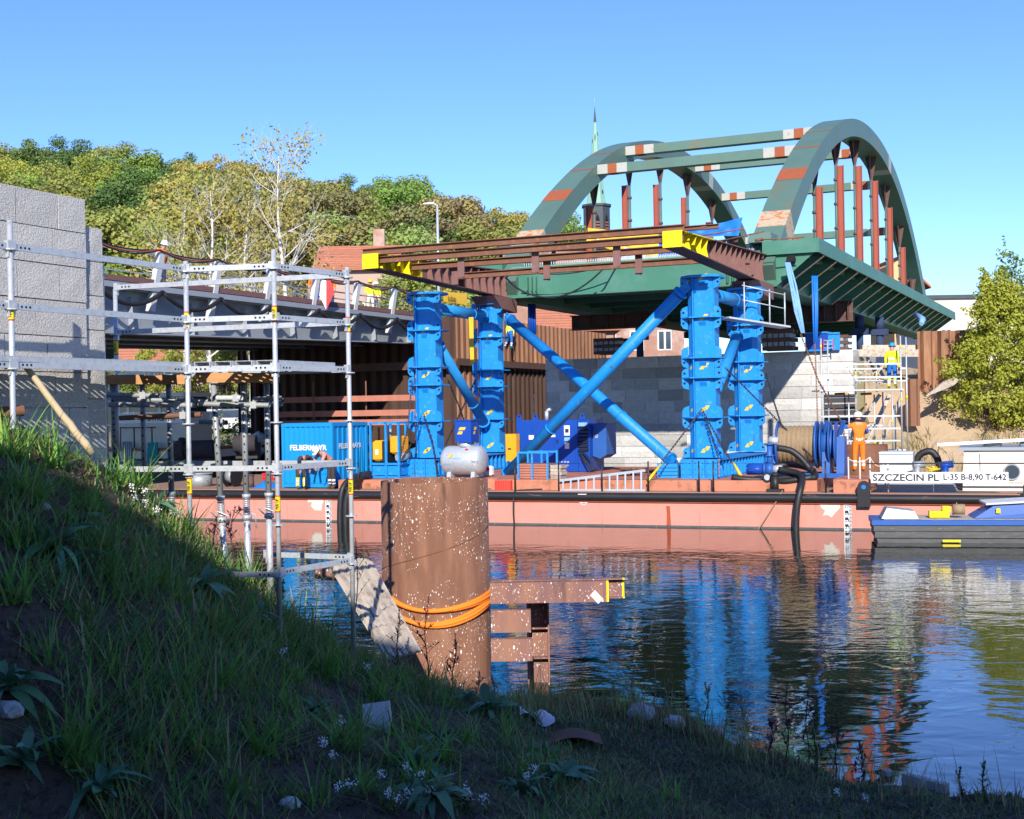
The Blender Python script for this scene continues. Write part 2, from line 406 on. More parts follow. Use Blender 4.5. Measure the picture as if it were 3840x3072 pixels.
# splattered rust of the big pile
def splatter(name, base, base2):
    m = mat(name, base, .8, var=.25, sc=1.6, col2=base2, lo=.42, hi=.62, sc2=3.2, bump=.004, bsc=25, stretch=(1.4, 1.4, .3), col3=(.09, .045, .03), lo3=.56, hi3=.72, sc3=4, stretch3=(1.5, 1.5, .2))
    N = m.node_tree.nodes; L = m.node_tree.links; b = N["Principled BSDF"]
    src = b.inputs["Base Color"].links[0].from_socket
    g = N.new("ShaderNodeNewGeometry")
    col = src
    for (scl, th, st, dens) in ((17, .2, (1, 1, .42), .48), (30, .22, (1, 1, .5), .45), (11, .1, (1.2, 1.2, .4), .54), (46, .24, (1, 1, .6), .45)):
        mp = N.new("ShaderNodeMapping"); mp.inputs["Scale"].default_value = st; mp.inputs["Rotation"].default_value = (0.12, .3, 0)
        L.new(g.outputs["Position"], mp.inputs[0])
        vo = N.new("ShaderNodeTexVoronoi"); vo.inputs["Scale"].default_value = scl; L.new(mp.outputs[0], vo.inputs["Vector"])
        no = N.new("ShaderNodeTexNoise"); no.inputs["Scale"].default_value = 1.6; no.inputs["Detail"].default_value = 6; L.new(g.outputs["Position"], no.inputs["Vector"])
        sp = N.new("ShaderNodeSeparateColor"); L.new(vo.outputs["Color"], sp.inputs[0])
        thr = N.new("ShaderNodeMath"); thr.operation = 'MULTIPLY'; thr.inputs[1].default_value = th; L.new(sp.outputs[0], thr.inputs[0])
        lt = N.new("ShaderNodeMath"); lt.operation = 'LESS_THAN'; L.new(vo.outputs["Distance"], lt.inputs[0]); L.new(thr.outputs[0], lt.inputs[1])
        gt = N.new("ShaderNodeMath"); gt.operation = 'GREATER_THAN'; L.new(no.outputs[0], gt.inputs[0]); gt.inputs[1].default_value = dens
        mu = N.new("ShaderNodeMath"); mu.operation = 'MULTIPLY'; L.new(lt.outputs[0], mu.inputs[0]); L.new(gt.outputs[0], mu.inputs[1])
        mx = N.new("ShaderNodeMix"); mx.data_type = 'RGBA'; L.new(mu.outputs[0], mx.inputs[0]); L.new(col, mx.inputs[6]); mx.inputs[7].default_value = (.72, .66, .58, 1)
        col = mx.outputs[2]
    L.new(col, b.inputs["Base Color"])
    return m
M['pile'] = splatter('splattered_rusty_pile_steel', (0.19, 0.085, 0.048), (0.25, 0.12, 0.07))
M['pile_beam'] = splatter('splattered_purple_brown_steel', (0.22, 0.11, 0.1), (0.3, 0.15, 0.1))

FONT_CACHE = {}
def text(s, width, height, origin, xdir, ydir, matl, parent, name='lettering', bold=0.0):
    """flat lettering laid on a surface: origin is the lower left corner"""
    key = (s, bold)
    if key not in FONT_CACHE:
        cu = bpy.data.curves.new('lettering', 'FONT'); cu.body = s; cu.offset = bold; cu.resolution_u = 3
        o = bpy.data.objects.new('lettering_tmp', cu); COL.objects.link(o)
        dg = bpy.context.evaluated_depsgraph_get()
        me = bpy.data.meshes.new_from_object(o.evaluated_get(dg))
        vs = [v.co.copy() for v in me.vertices]; fs = [tuple(p.vertices) for p in me.polygons]
        bpy.data.objects.remove(o); bpy.data.curves.remove(cu); bpy.data.meshes.remove(me)
        FONT_CACHE[key] = (vs, fs)
    vs, fs = FONT_CACHE[key]
    x0 = min(v.x for v in vs); x1 = max(v.x for v in vs); y0 = min(v.y for v in vs); y1 = max(v.y for v in vs)
    xd = Vector(xdir).normalized(); yd = Vector(ydir).normalized(); n = xd.cross(yd).normalized()
    m = MB()
    P = [Vector(origin) + xd * ((v.x - x0) / (x1 - x0) * width) + yd * ((v.y - y0) / (y1 - y0) * height) + n * 0.004 for v in vs]
    m.add(P, fs)
    return m.build(name, matl, parent)

def ordinal(n):
    one = ['', 'first', 'second', 'third', 'fourth', 'fifth', 'sixth', 'seventh', 'eighth', 'ninth']
    if n < 30: return ORD[n - 1]
    t = {3: ('thirt', 'thirty'), 4: ('fort', 'forty'), 5: ('fift', 'fifty'), 6: ('sixt', 'sixty')}[n // 10]
    return t[0] + 'ieth' if n % 10 == 0 else t[1] + '-' + one[n % 10]
ORD = ['first', 'second', 'third', 'fourth', 'fifth', 'sixth', 'seventh', 'eighth', 'ninth', 'tenth', 'eleventh', 'twelfth',
       'thirteenth', 'fourteenth', 'fifteenth', 'sixteenth', 'seventeenth', 'eighteenth', 'nineteenth', 'twentieth',
       'twenty-first', 'twenty-second', 'twenty-third', 'twenty-fourth', 'twenty-fifth', 'twenty-sixth', 'twenty-seventh', 'twenty-eighth', 'twenty-ninth', 'thirtieth']
# ------------------------------------------------------------------ water
def water_mat():
    m = bpy.data.materials.new('canal_water'); m.use_nodes = True
    N = m.node_tree.nodes; L = m.node_tree.links; b = N["Principled BSDF"]
    b.inputs["Base Color"].default_value = (0.012, 0.02, 0.012, 1)
    b.inputs["Roughness"].default_value = 0.015
    b.inputs["IOR"].default_value = 1.75
    b.inputs["Specular IOR Level"].default_value = 0.7
    g = N.new("ShaderNodeNewGeometry")
    sx = N.new("ShaderNodeSeparateXYZ"); L.new(g.outputs["Position"], sx.inputs[0])
    def nz(scale, st, det, dist=0.0, rot=0.0):
        mp = N.new("ShaderNodeMapping"); mp.inputs["Scale"].default_value = st; mp.inputs["Rotation"].default_value = (0, 0, rot)
        L.new(g.outputs["Position"], mp.inputs[0])
        t = N.new("ShaderNodeTexNoise"); t.inputs["Scale"].default_value = scale; t.inputs["Detail"].default_value = det
        t.inputs["Distortion"].default_value = dist; t.inputs["Roughness"].default_value = .5
        L.new(mp.outputs[0], t.inputs["Vector"]); return t.outputs[0]
    def rng(sock, a, b_, c, d):
        r = N.new("ShaderNodeMapRange"); r.interpolation_type = 'SMOOTHSTEP'
        for i, x in enumerate((a, b_, c, d)): r.inputs[1 + i].default_value = x
        L.new(sock, r.inputs[0]); return r.outputs[0]
    def mul(a, b_):
        r = N.new("ShaderNodeMath"); r.operation = 'MULTIPLY'
        for i, x in enumerate((a, b_)):
            if isinstance(x, (int, float)): r.inputs[i].default_value = x
            else: L.new(x, r.inputs[i])
        return r.outputs[0]
    def add(a, b_):
        r = N.new("ShaderNodeMath"); r.operation = 'ADD'; L.new(a, r.inputs[0]); L.new(b_, r.inputs[1]); return r.outputs[0]
    # distance out from the barge's side: sheltered strip stays nearly flat
    y2 = N.new("ShaderNodeMath"); y2.operation = 'MULTIPLY_ADD'; L.new(sx.outputs[0], y2.inputs[0]); y2.inputs[1].default_value = 0.377; L.new(sx.outputs[1], y2.inputs[2])
    shel = rng(y2.outputs[0], 33.0, 39.0, 1.0, 0.16)
    near = rng(sx.outputs[1], 12.0, 21.0, 0.2, 1.0)
    fine = mul(mul(nz(5.0, (.8, 1.2, 1), 3, .3, .15), 0.0034), mul(shel, near))
    mid = mul(mul(nz(1.3, (.85, 1.2, 1), 2, .8, .1), 0.013), mul(shel, rng(sx.outputs[1], 11.0, 20.0, .7, 1.0)))
    big = mul(nz(.42, (.8, 1.1, 1), 1, .5), 0.012)
    h = add(add(fine, mid), mul(big, shel))
    bp = N.new("ShaderNodeBump"); bp.inputs["Strength"].default_value = 1.0; bp.inputs["Distance"].default_value = 1.0
    L.new(h, bp.inputs["Height"]); L.new(bp.outputs[0], b.inputs["Normal"])
    return m
M['water'] = water_mat()
w = MB(); w.quad((-260, 1, 0), (260, 1, 0), (260, 130, 0), (-260, 130, 0))
w.build('water', M['water'], label='dark rippled canal water mirroring the blue towers and hull', kind='structure', base=False)

# ------------------------------------------------------------------ near bank (thin-plate surface through surveyed points)
PTS = []
def cp(px, py, D, dz=0.0):
    p = W(px, py, D); PTS.append((p.x, p.y, p.z + dz))
for q in ((0, 1650, 10.6), (330, 1760, 11.5), (560, 1900, 12.3), (700, 2010, 13), (900, 2180, 14), (1050, 2300, 14.6), (1250, 2440, 15),
          (1450, 2560, 15.3), (1650, 2630, 15.5), (1800, 2660, 15.8),
          (0, 3072, 7.5), (600, 3072, 8), (1200, 3072, 8.8), (1920, 3072, 9.6), (2600, 3072, 10.4), (3300, 3072, 11.2), (3840, 3072, 11.6),
          (0, 2300, 8.6), (500, 2400, 9.5), (1000, 2600, 10.5), (1500, 2750, 11.5), (2000, 2850, 12), (2600, 2920, 12.2), (3200, 2990, 12.1),
          (300, 2000, 10), (700, 2230, 11.2), (1100, 2480, 12.5)): cp(*q)
EDGE = [(1950, 2628), (2150, 2645), (2400, 2672), (2600, 2735), (2800, 2820), (3000, 2880), (3200, 2920), (3400, 2955), (3600, 2985), (3840, 3030)]
for (px, py) in EDGE:
    u, v = uv(px, py); D = EYE * F / v
    PTS.append((u * D / F, D, 0.03)); PTS.append((u * (D + 1.6) / F + .25, D + 1.6, -0.75)); PTS.append((u * (D + 4.5) / F + .8, D + 4.5, -1.6))
PTS += [(0, 0, 2.05), (0, 3, 2.0), (-2, 4, 1.9), (3, 4, 1.5), (6, 7, .5), (8, 9, .1), (-5, 5, 2.6), (-8, 8, 3.9), (-6, 11.5, 4.0), (-5.3, 13, 3.2), (-7, 15, 2.6),
        (-4.2, 15.5, 1.6), (-3.2, 16.4, .2), (-2.4, 17.3, -.6), (-4.5, 18, -.5), (-1.2, 17.2, -.5), (-.4, 17.8, -.9), (0, -4, 2.2), (-8, -4, 3.4), (8, -4, 1.6), (9.5, 5, .8), (-8, 19, 0.5)]
PT = np.array(PTS)
def tps_fit(P):
    n = len(P); d = np.sqrt(((P[:, None, :2] - P[None, :, :2]) ** 2).sum(-1)) + 1e-9
    K = d * d * np.log(d) + np.eye(n) * 0.05
    Q = np.hstack([np.ones((n, 1)), P[:, :2]])
    Amat = np.block([[K, Q], [Q.T, np.zeros((3, 3))]])
    return np.linalg.solve(Amat, np.concatenate([P[:, 2], np.zeros(3)]))
TPS = tps_fit(PT)
def bank_np(x, y):
    d = np.sqrt((x[:, None] - PT[None, :, 0]) ** 2 + (y[:, None] - PT[None, :, 1]) ** 2) + 1e-9
    return (d * d * np.log(d)) @ TPS[:-3] + TPS[-3] + TPS[-2] * x + TPS[-1] * y
def bank_z(x, y):
    fx = min(max((x - X0) / (X1 - X0) * (nx - 1), 0), nx - 1.001); fy = min(max((y - Y0) / (Y1 - Y0) * (ny - 1), 0), ny - 1.001)
    i, j = int(fx), int(fy); s, t = fx - i, fy - j; k = j * nx + i
    return float((GZ[k] * (1 - s) + GZ[k + 1] * s) * (1 - t) + (GZ[k + nx] * (1 - s) + GZ[k + nx + 1] * s) * t) + bank_bumps(x, y)
def bank_bumps(x, y):
    return .09 * noise.noise((x * .9, y * .9, 3)) + .05 * noise.noise((x * 2.6, y * 2.6, 7)) + .022 * noise.noise((x * 8, y * 8, 1))
nx, ny = 230, 250
X0, X1, Y0, Y1 = -8.5, 9.5, -4.0, 19.0
gx = np.linspace(X0, X1, nx); gy = np.linspace(Y0, Y1, ny)
GX, GY = np.meshgrid(gx, gy)
GZ = np.concatenate([bank_np(GX[j], GY[j]) for j in range(ny)])
vs = []
for j in range(ny):
    for i in range(nx):
        vs.append((gx[i], gy[j], float(GZ[j * nx + i]) + bank_bumps(gx[i], gy[j])))
m = MB(); m.v = [Vector(p) for p in vs]
m.f = [(j * nx + i, j * nx + i + 1, (j + 1) * nx + i + 1, (j + 1) * nx + i) for j in range(ny - 1) for i in range(nx - 1)]
m.mi = [0] * len(m.f); m.sm = [True] * len(m.f)
m.build('river_bank', M['soil'], label='dark earth river bank sloping down to the canal', kind='structure', base=False)

# ------------------------------------------------------------------ far side terrain in (r, a) coordinates of the bridge
CB = Vector((14.66, 56.0, 0))            # right front corner of the stone abutment
def RA(r, a, z=0.0): return CB + VR * r + VA * a + ZV * z
def sst(x, a, b):
    t = min(1, max(0, (x - a) / (b - a))); return t * t * (3 - 2 * t)
def hill(X, Y):
    u = F * X / max(Y, 1.0)
    prof = [(-4000, 34), (-1900, 33.5), (-1400, 31), (-900, 29), (-600, 27), (-400, 26), (-200, 24), (0, 21), (180, 19), (350, 13), (600, 7), (1200, 4), (5000, 3)]
    for (a, b) in zip(prof, prof[1:]):
        if a[0] <= u <= b[0]:
            t = (u - a[0]) / (b[0] - a[0]); hgt = a[1] + (b[1] - a[1]) * t; break
    else: hgt = 3
    return hgt * sst(Y, 112, 205)
def far_h(r, a):
    p = RA(r, a)
    n = .25 * noise.noise((p.x * .25, p.y * .25, 0))
    if r >= 0.35:
        z = -0.9 + 6.0 * sst(a, -6.0, 6.5) + 1.2 * sst(r, 4, 14) * sst(a, -4, 8) + n * 1.4
    elif r > -14.35: z = -1.0 if a < .6 else 5.55
    elif r > -20.5: z = -1.0 if a < 20 else 4.5
    elif r > -32.4: z = -1.0 if a < 25 else 4.2
    else: z = -1.0 + 3.4 * sst(a, 4.0, 10.0) + n
    if a > 30: z = z + (3.2 - z) * sst(a, 30, 45)
    return max(z, z * .0 + hill(p.x, p.y) + 0 if p.y > 112 and hill(p.x, p.y) > z else z)
rl = [-170, -150, -130, -110, -90, -75, -62, -54, -48, -44, -40, -37, -34.5, -32.45, -32.35, -29, -25, -20.55, -20.45, -17, -14.4, -14.3, -10, -5, 0.3, 0.4] + [0.4 + .6 * i for i in range(1, 30)] + [20 + 5 * i for i in range(0, 22)]
al = [-8 + .6 * i for i in range(0, 32)] + [12, 14, 16, 18, 19.9, 20.1, 22, 24.9, 25.1, 28, 31, 35, 40, 46] + [52 + 6 * i for i in range(0, 30)] + [240, 270, 320]
m = MB(); m.v = [RA(r, a, far_h(r, a)) for a in al for r in rl]
nr = len(rl)
m.f = [(j * nr + i, j * nr + i + 1, (j + 1) * nr + i + 1, (j + 1) * nr + i) for j in range(len(al) - 1) for i in range(nr - 1)]
m.sm = [True] * len(m.f)
for f in m.f:
    q = (m.v[f[0]] + m.v[f[2]]) / 2 - CB
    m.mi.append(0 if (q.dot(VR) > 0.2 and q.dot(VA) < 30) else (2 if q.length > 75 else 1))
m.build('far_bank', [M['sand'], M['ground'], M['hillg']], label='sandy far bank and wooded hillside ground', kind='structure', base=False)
# a wide ground sheet that carries the land on to the horizon
g = MB(); g.quad((-2500, 128, 1.2), (2500, 128, 1.2), (2500, 2800, 1.2), (-2500, 2800, 1.2))
g.build('distant_ground', M['hillg'], label='flat distant land behind the canal', kind='structure', base=False)

# ------------------------------------------------------------------ stone abutment under the arch bridge
RZ = -A_YAW
def block_mesh(w_, h_, d_, seed, e=.012):
    rd = random.Random(seed)
    me = bpy.data.meshes.new('stone_block'); bm = bmesh.new()
    x, y, z = w_ / 2, d_, h_ / 2
    nxx = max(2, int(w_ / .25)); nzz = max(2, int(h_ / .2))
    vs = {}
    for i in range(nxx + 1):
        for k in range(nzz + 1):
            edge = i in (0, nxx) or k in (0, nzz)
            vs[i, k] = bm.verts.new((-x + w_ * i / nxx, 0.0 if edge else -e - rd.random() * e * 1.6, -z + h_ * k / nzz))
    for i in range(nxx):
        for k in range(nzz):
            bm.faces.new((vs[i, k], vs[i + 1, k], vs[i + 1, k + 1], vs[i, k + 1]))
    bk = [bm.verts.new(q) for q in ((-x, y, -z), (x, y, -z), (x, y, z), (-x, y, z))]
    def strip(edge, b0, b1): bm.faces.new(edge + [b1, b0])
    strip([vs[i, nzz] for i in range(nxx + 1)], bk[3], bk[2])
    strip([vs[i, 0] for i in range(nxx, -1, -1)], bk[1], bk[0])
    strip([vs[0, k] for k in range(nzz + 1)][::1], bk[0], bk[3])
    strip([vs[nxx, k] for k in range(nzz, -1, -1)], bk[2], bk[1])
    bm.normal_update(); bm.to_mesh(me); bm.free()
    return me
def stone_wall(root, length, height, course, widths, matl, depth, seed, org, rz, gap=.022, z0=0.0, e=.018):
    """courses of separate blocks along +x of a frame at org turned by rz"""
    rd = random.Random(seed); R = Matrix.Rotation(rz, 3, 'Z'); cache = {}
    n = int(math.ceil((height - z0) / course)); inv = MW[root.name].inverted()
    for k in range(n):
        zt = height - k * course; zb = max(z0, zt - course)
        x = 0.0; first = True
        while x < length - .01:
            w_ = rd.choice(widths)
            if first and k % 2: w_ = widths[0] * .55
            first = False
            if length - x - w_ < widths[0] * .45: w_ = length - x
            key = (round(w_, 2), round(zt - zb, 2), rd.randint(0, 1))
            if key not in cache:
                cache[key] = block_mesh(w_ - gap, zt - zb - gap, depth, rd.random(), e); cache[key].materials.append(matl)
            o = bpy.data.objects.new('stone_block', cache[key]); COL.objects.link(o); o.parent = root
            q = Vector(org) + R @ Vector((x + w_ / 2, rd.uniform(-.006, .006), 0)) + ZV * ((zt + zb) / 2)
            q = inv @ q; o.location = q; o.rotation_euler = (0, 0, rz - root.rotation_euler.z)
            x += w_
ab = empty('stone_abutment', RA(-7, 0, 0), RZ, 'pale grey coursed stone abutment wall under the arch bridge deck', 'abutment')
org = RA(-14.3, 0)
stone_wall(ab, 14.3, 6.03, .515, [1.15, 1.4, .95, 1.6], M['stone'], .35, 3, org, RZ)
stone_wall(ab, 6.0, 6.03, .515, [1.2, 1.5, 1.0], M['stone'], .35, 8, RA(-14.36, 6.0), RZ - pi / 2)
c = MB(); c.hexa([RA(-14.25, .04, -1), RA(-.06, .04, -1), RA(-.06, 5.9, -1), RA(-14.25, 5.9, -1), RA(-14.25, .04, 6.0), RA(-.06, .04, 6.0), RA(-.06, 5.9, 6.0), RA(-14.25, 5.9, 6.0)])
c.build('core', M['mortar'], ab)
stone_wall(ab, 6.0, 6.03, .515, [1.3, 1.1], M['stone'], .3, 9, RA(-.02, .05), RZ + pi / 2)

# ------------------------------------------------------------------ sheet piling
def pile_mesh(h, pitch=.62, depth=.24, mt='sheet', split=0.0):
    m_ = MB(); t = pitch
    prof = [(0, 0), (t * .14, 0), (t * .3, -depth), (t * .7, -depth), (t * .86, 0), (t, 0)]
    for (a, b) in zip(prof, prof[1:]):
        for (q0, q1) in (((0, split), (split, h)) if split else ((0, h),)): m_.add([(a[0], a[1], q0), (b[0], b[1], q0), (b[0], b[1], q1), (a[0], a[1], q1)], [(0, 1, 2, 3)])
        m_.add([(a[0], a[1] + .012, 0), (b[0], b[1] + .012, 0), (b[0], b[1] + .012, h), (a[0], a[1] + .012, h)], [(3, 2, 1, 0)])
        m_.add([(a[0], a[1], h), (b[0], b[1], h), (b[0], b[1] + .012, h), (a[0], a[1] + .012, h)], [(0, 1, 2, 3)])
    me = bpy.data.meshes.new('sheet_pile'); me.from_pydata(m_.v, [], m_.f); me.materials.append(M[mt]); me.materials.append(M['sheet_shade'])
    if split: me.polygons.foreach_set('material_index', [1 if min(me.vertices[i].co.z for i in p.vertices) < split - .01 else 0 for p in me.polygons])  # below the split the shade is painted into the pile colour
    return me
def sheet_wall(root, p0, ang, n, me, z, pitch=.62, jit=.0, seed=1):
    rd = random.Random(seed); inv = MW[root.name].inverted(); d = Vector((cos(ang), sin(ang), 0))
    for i in range(n):
        o = bpy.data.objects.new('sheet_pile', me); COL.objects.link(o); o.parent = root
        q = Vector(p0) + d * (pitch * i); q.z = z + rd.uniform(-jit, jit)
        o.location = inv @ q; o.rotation_euler = (0, 0, ang - root.rotation_euler.z)
SP = RA(-20.2, 1.7)
sp = empty('sheet_pile_cofferdam', SP, RZ, 'rusty sheet pile cofferdam behind the two blue towers nearest the container', 'cofferdam')
pm = pile_mesh(9.6)
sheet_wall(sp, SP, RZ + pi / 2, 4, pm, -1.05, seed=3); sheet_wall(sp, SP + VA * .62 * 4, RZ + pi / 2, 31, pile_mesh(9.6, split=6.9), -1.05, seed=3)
sheet_wall(sp, SP - VR * 12.2, RZ, 20, pile_mesh(9.6, mt='sheet_shade'), -1.15, seed=4)  # front face wears the colour that holds the road bridge's shade
q = MB(); q.hexa([SP + VR * -12.1 + VA * .1 + ZV * -1, SP + VR * -.3 + VA * .1 + ZV * -1, SP + VR * -.3 + VA * 21 + ZV * -1, SP + VR * -12.1 + VA * 21 + ZV * -1,
                  SP + VR * -12.1 + VA * .1 + ZV * 7.2, SP + VR * -.3 + VA * .1 + ZV * 7.2, SP + VR * -.3 + VA * 21 + ZV * 7.2, SP + VR * -12.1 + VA * 21 + ZV * 7.2])
q.build('fill', M['ground'], sp)
q = MB(); q.bar(SP + VR * .32 + VA * -.3 + ZV * 6.15, SP + VR * .32 + VA * 20 + ZV * 6.15, .3, .35); q.build('waler', M['rust_dark'], sp)
q = MB(); q.bar(SP + VR * -12.5 + VA * -.55 + ZV * 6.0, SP + VR * .6 + VA * -.55 + ZV * 6.0, .35, .4); q.build('waler', M['rust_dark'], sp)
# steel pier bent at the outer corner of the cofferdam
q = MB()
for s in (-11.8, -12.6): q.ibeam(SP + VR * s + VA * -.4 + ZV * -1, SP + VR * s + VA * -.4 + ZV * 8.0, .35, .35, up=VR)
q.build('corner_column', M['rust_dark'], sp)
q = MB()
for (i, z) in enumerate((4.15, 3.45, 3.0)):
    pl = MB(); a0 = W(1040, 1500, 64.2); a1 = W(1570, 1500, 62.0)
    a0.z = a1.z = z + .2; a1 = a0 + (a1 - a0); pl.bar(a0, a1, .12, .28)
    pl.build('timber_rail', M['timber_red'], sp)
for px in (1175, 1373):
    pl = MB(); a0 = W(px, 1500, 63.2); pl.bar((a0.x, a0.y, 2.4), (a0.x, a0.y, 5.2), .06, .06); pl.build('rail_post', M['rust'], sp)

# second sheet pile wall beyond the right end of the abutment
s2 = W(3442, 1400, 58.0)
sp2 = empty('sheet_pile_wall', (s2.x, s2.y, 3.5), radians(-8), 'short rusty sheet pile wall beside the sunlit bush', 'sheet piling')
pm2 = pile_mesh(3.6, .75, .28)
sheet_wall(sp2, (s2.x, s2.y, 0), radians(-8), 4, pm2, 3.25, .75, seed=5)
s3 = W(3395, 1500, 55.5)
sp3 = empty('sheet_pile_stub', (s3.x, s3.y, 2.9), radians(-8), 'low sheet pile stub in the sandy slope behind the yellow jacket worker', 'sheet piling')
pm3 = pile_mesh(2.0, .6, .2)
sheet_wall(sp3, (s3.x, s3.y, 0), radians(-8), 1, pm3, 2.7, .6, seed=6)
# timber kerb beams on top of the right part of the abutment
for i, (px0, px1, py, D) in enumerate(((3205, 3440, 1325, 57.5), (3230, 3438, 1308, 58.5))):
    b = MB(); p0 = W(px0, py, D); p1 = W(px1, py, D); b.bar(p0, p1, .35, .32)
    b.build('timber_baulk', M['timber_grey'], label=('lower' if i == 0 else 'upper') + ' grey timber baulk between the abutment and the sheet piling', cat='timber beam', group='timber baulks')
# ------------------------------------------------------------------ arch bridge (frame: x across to the right, y along, z up, 0 = top of deck)
BO = Vector((9.2, 48.0, 9.69))
def BR(x, y, z=0.0): return BO + VR * x + VA * y + ZV * z
br = empty('arch_bridge', BO, RZ, 'green steel tied arch bridge with two arches and red hanger boards', 'bridge')
LB = 45.0; HB = 8.35; XL = -10.3
def arch_c(s):                      # centre line height of an arch at station s
    t = min(1, max(0, s / LB)); q = abs(2 * t - 1)
    return -1.3 + (HB + .75) * (1 - q ** 2.15)
def arch_t(s): 
    e = .05; return Vector((0, 2 * e, arch_c(s + e) - arch_c(s - e))).normalized()
ND = 64
def arch_seg(m, x, s0, s1, wd=1.12, dp=.84, n=20, grow=0.0, mi=0, top=False):
    wd += grow; dp += grow
    pts = []
    for i in range(n + 1):
        s = s0 + (s1 - s0) * i / n; t = arch_t(max(.06, min(LB - .06, s))); nrm = Vector((0, -t.z, t.y)); c = Vector((x, s, arch_c(s)))
        k = 1.25 - .25 * sst(min(s, LB - s), 0, 8)
        q = [c + Vector((-wd / 2, 0, 0)) - nrm * dp * k / 2, c + Vector((wd / 2, 0, 0)) - nrm * dp * k / 2, c + Vector((wd / 2, 0, 0)) + nrm * dp * k / 2, c + Vector((-wd / 2, 0, 0)) + nrm * dp * k / 2]
        pts.append([BR(*p) for p in (q[2:] if top else q)])
    V = [p for q in pts for p in q]; fs = []
    if top: m.add(V, [(i * 2, i * 2 + 1, i * 2 + 3, i * 2 + 2) for i in range(n)], mi); return
    for i in range(n):
        for k in range(4):
            fs.append((i * 4 + k, i * 4 + (k + 1) % 4, (i + 1) * 4 + (k + 1) % 4, (i + 1) * 4 + k))
    fs += [(0, 1, 2, 3), tuple(n * 4 + k for k in (3, 2, 1, 0))]
    m.add(V, fs, mi)
for (x, nm) in ((0.0, 'right'), (XL, 'left')):
    m = MB(); arch_seg(m, x, 0.0, LB, n=ND); ar = m.build('arch', M['green_arch'], br)
    for (s0, s1, mt) in ((2.05, 3.0, 'bare_patch'), (5.3, 6.3, 'rust_plate'), (8.6, 8.72, 'rust_plate'), (11.2, 11.32, 'rust_plate'), (15, 15.12, 'rust_plate')):
        m = MB(); arch_seg(m, x, s0, s1, n=3, grow=.014 if mt != 'bare_patch' else .008, top=mt != 'bare_patch'); m.build('patch', M[mt], ar)
    m = MB(); arch_seg(m, x, 27.6, 28.4, n=3, grow=.008); m.build('patch', M['white_patch'], ar)
    # hangers
    for i in range(8):
        s = 5.0 + 5.0 * i; zt = arch_c(s) - .5 / max(.6, arch_t(s).y)
        dirn = 1 if x == 0 else -1
        g = MB()
        for dx in (-.012,):
            g.prism([BR(x + dx, s - .55, zt + .12 - .0), BR(x + dx, s + .55, zt + .12), BR(x + dx, s + .1, zt - 1.15), BR(x + dx, s - .1, zt - 1.15)], VR * .03)
        g.prism([BR(x - .3, s - .01, zt + .1), BR(x + .3, s - .01, zt + .1), BR(x + .07, s - .01, zt - 1.2), BR(x - .07, s - .01, zt - 1.2)], VA * .03)
        g.build('gusset', M['rust_dark'], br)
        p = MB(); p.cyl(BR(x, s, zt - 1.1), BR(x, s, -.4), .075, n=8)
        pp = p.build('hanger_rod', M['pipe_green'], br)
        ht = zt - .7
        for j in range(1, 5):
            z = ht * j / 5
            if z > .2:
                p = MB(); p.cyl(BR(x, s, z - .06), BR(x, s, z + .06), .12, n=8); p.build('coupling', M['rust_dark'], pp)
        p = MB(); xo = x + dirn * .23
        p.bar(BR(xo, s, -.4), BR(xo, s, zt - 1.2), .27, .05, up=VA); p.bar(BR(xo - .13, s - .06, -.4), BR(xo - .13, s - .06, zt - 1.2), .03, .1, up=VA); p.bar(BR(xo + .13, s - .06, -.4), BR(xo + .13, s - .06, zt - 1.2), .03, .1, up=VA)
        p.build('hanger_board', M['red_oxide'], br)
# braces between the arches
for s in (9.3, 13.2, 25.0, 30.5, 36.0):
    z = arch_c(s) + (0.1 if s < 15 else -.1)
    m = MB(); m.bar(BR(XL + .5, s, z), BR(-.5, s, z), .5, .42, mi=0); b = m.build('cross_brace', M['green_arch'], br)
    for (xa, xb) in ((XL + .56, XL + 2.0), (-2.0, -.56)):
        m = MB(); m.bar(BR(xa, s, z), BR(xb, s, z), .51, .43)
        m.build('patch', M['white_patch'], b)
        xm = (xa + xb) / 2
        m = MB(); m.bar(BR(xm - .22, s, z), BR(xm + .22, s, z), .52, .44); m.build('patch', M['rust_plate'], b)
# deck: main girders, end girder, fascia, cantilever plate and ribs
m = MB(); m.hexa([BR(-12.3, .3, -.62), BR(1.6, .3, -.62), BR(1.6, LB, -.62), BR(-12.3, LB, -.62), BR(-12.3, .3, -.42), BR(1.6, .3, -.42), BR(1.6, LB, -.42), BR(-12.3, LB, -.42)])
m.build('deck_plate', M['green'], br)
for x in (0.0, XL):
    m = MB(); m.hexa([BR(x - .55, .1, -1.65), BR(x + .55, .1, -1.65), BR(x + .55, LB, -1.65), BR(x - .55, LB, -1.65), BR(x - .55, .1, -.63), BR(x + .55, .1, -.63), BR(x + .55, LB, -.63), BR(x - .55, LB, -.63)])
    m.build('main_girder', M['green'], br)
m = MB()
m.hexa([BR(XL + .5, 0, -1.5), BR(-.5, 0, -1.5), BR(-.5, .12, -1.5), BR(XL + .5, .12, -1.5), BR(XL + .5, 0, -.42), BR(-.5, 0, -.42), BR(-.5, .12, -.42), BR(XL + .5, .12, -.42)])
m.build('end_girder', M['green'], br)
m = MB(); m.bar(BR(XL + .4, -.05, -1.55), BR(-.4, -.05, -1.55), .5, .06); m.build('bottom_flange', M['green'], br)
m = MB(); m.bar(BR(XL + .4, .0, -.38), BR(-.4, .0, -.38), .6, .05); m.build('top_flange', M['green_light'], br)
for x in (-9.3, -9.12, -8.94, -1.2, -1.0, -.8):
    m = MB(); m.bar(BR(x, -.09, -1.45), BR(x, -.09, -.75), .03, .16, up=VA); m.build('stiffener', M['green'], br)
m = MB()
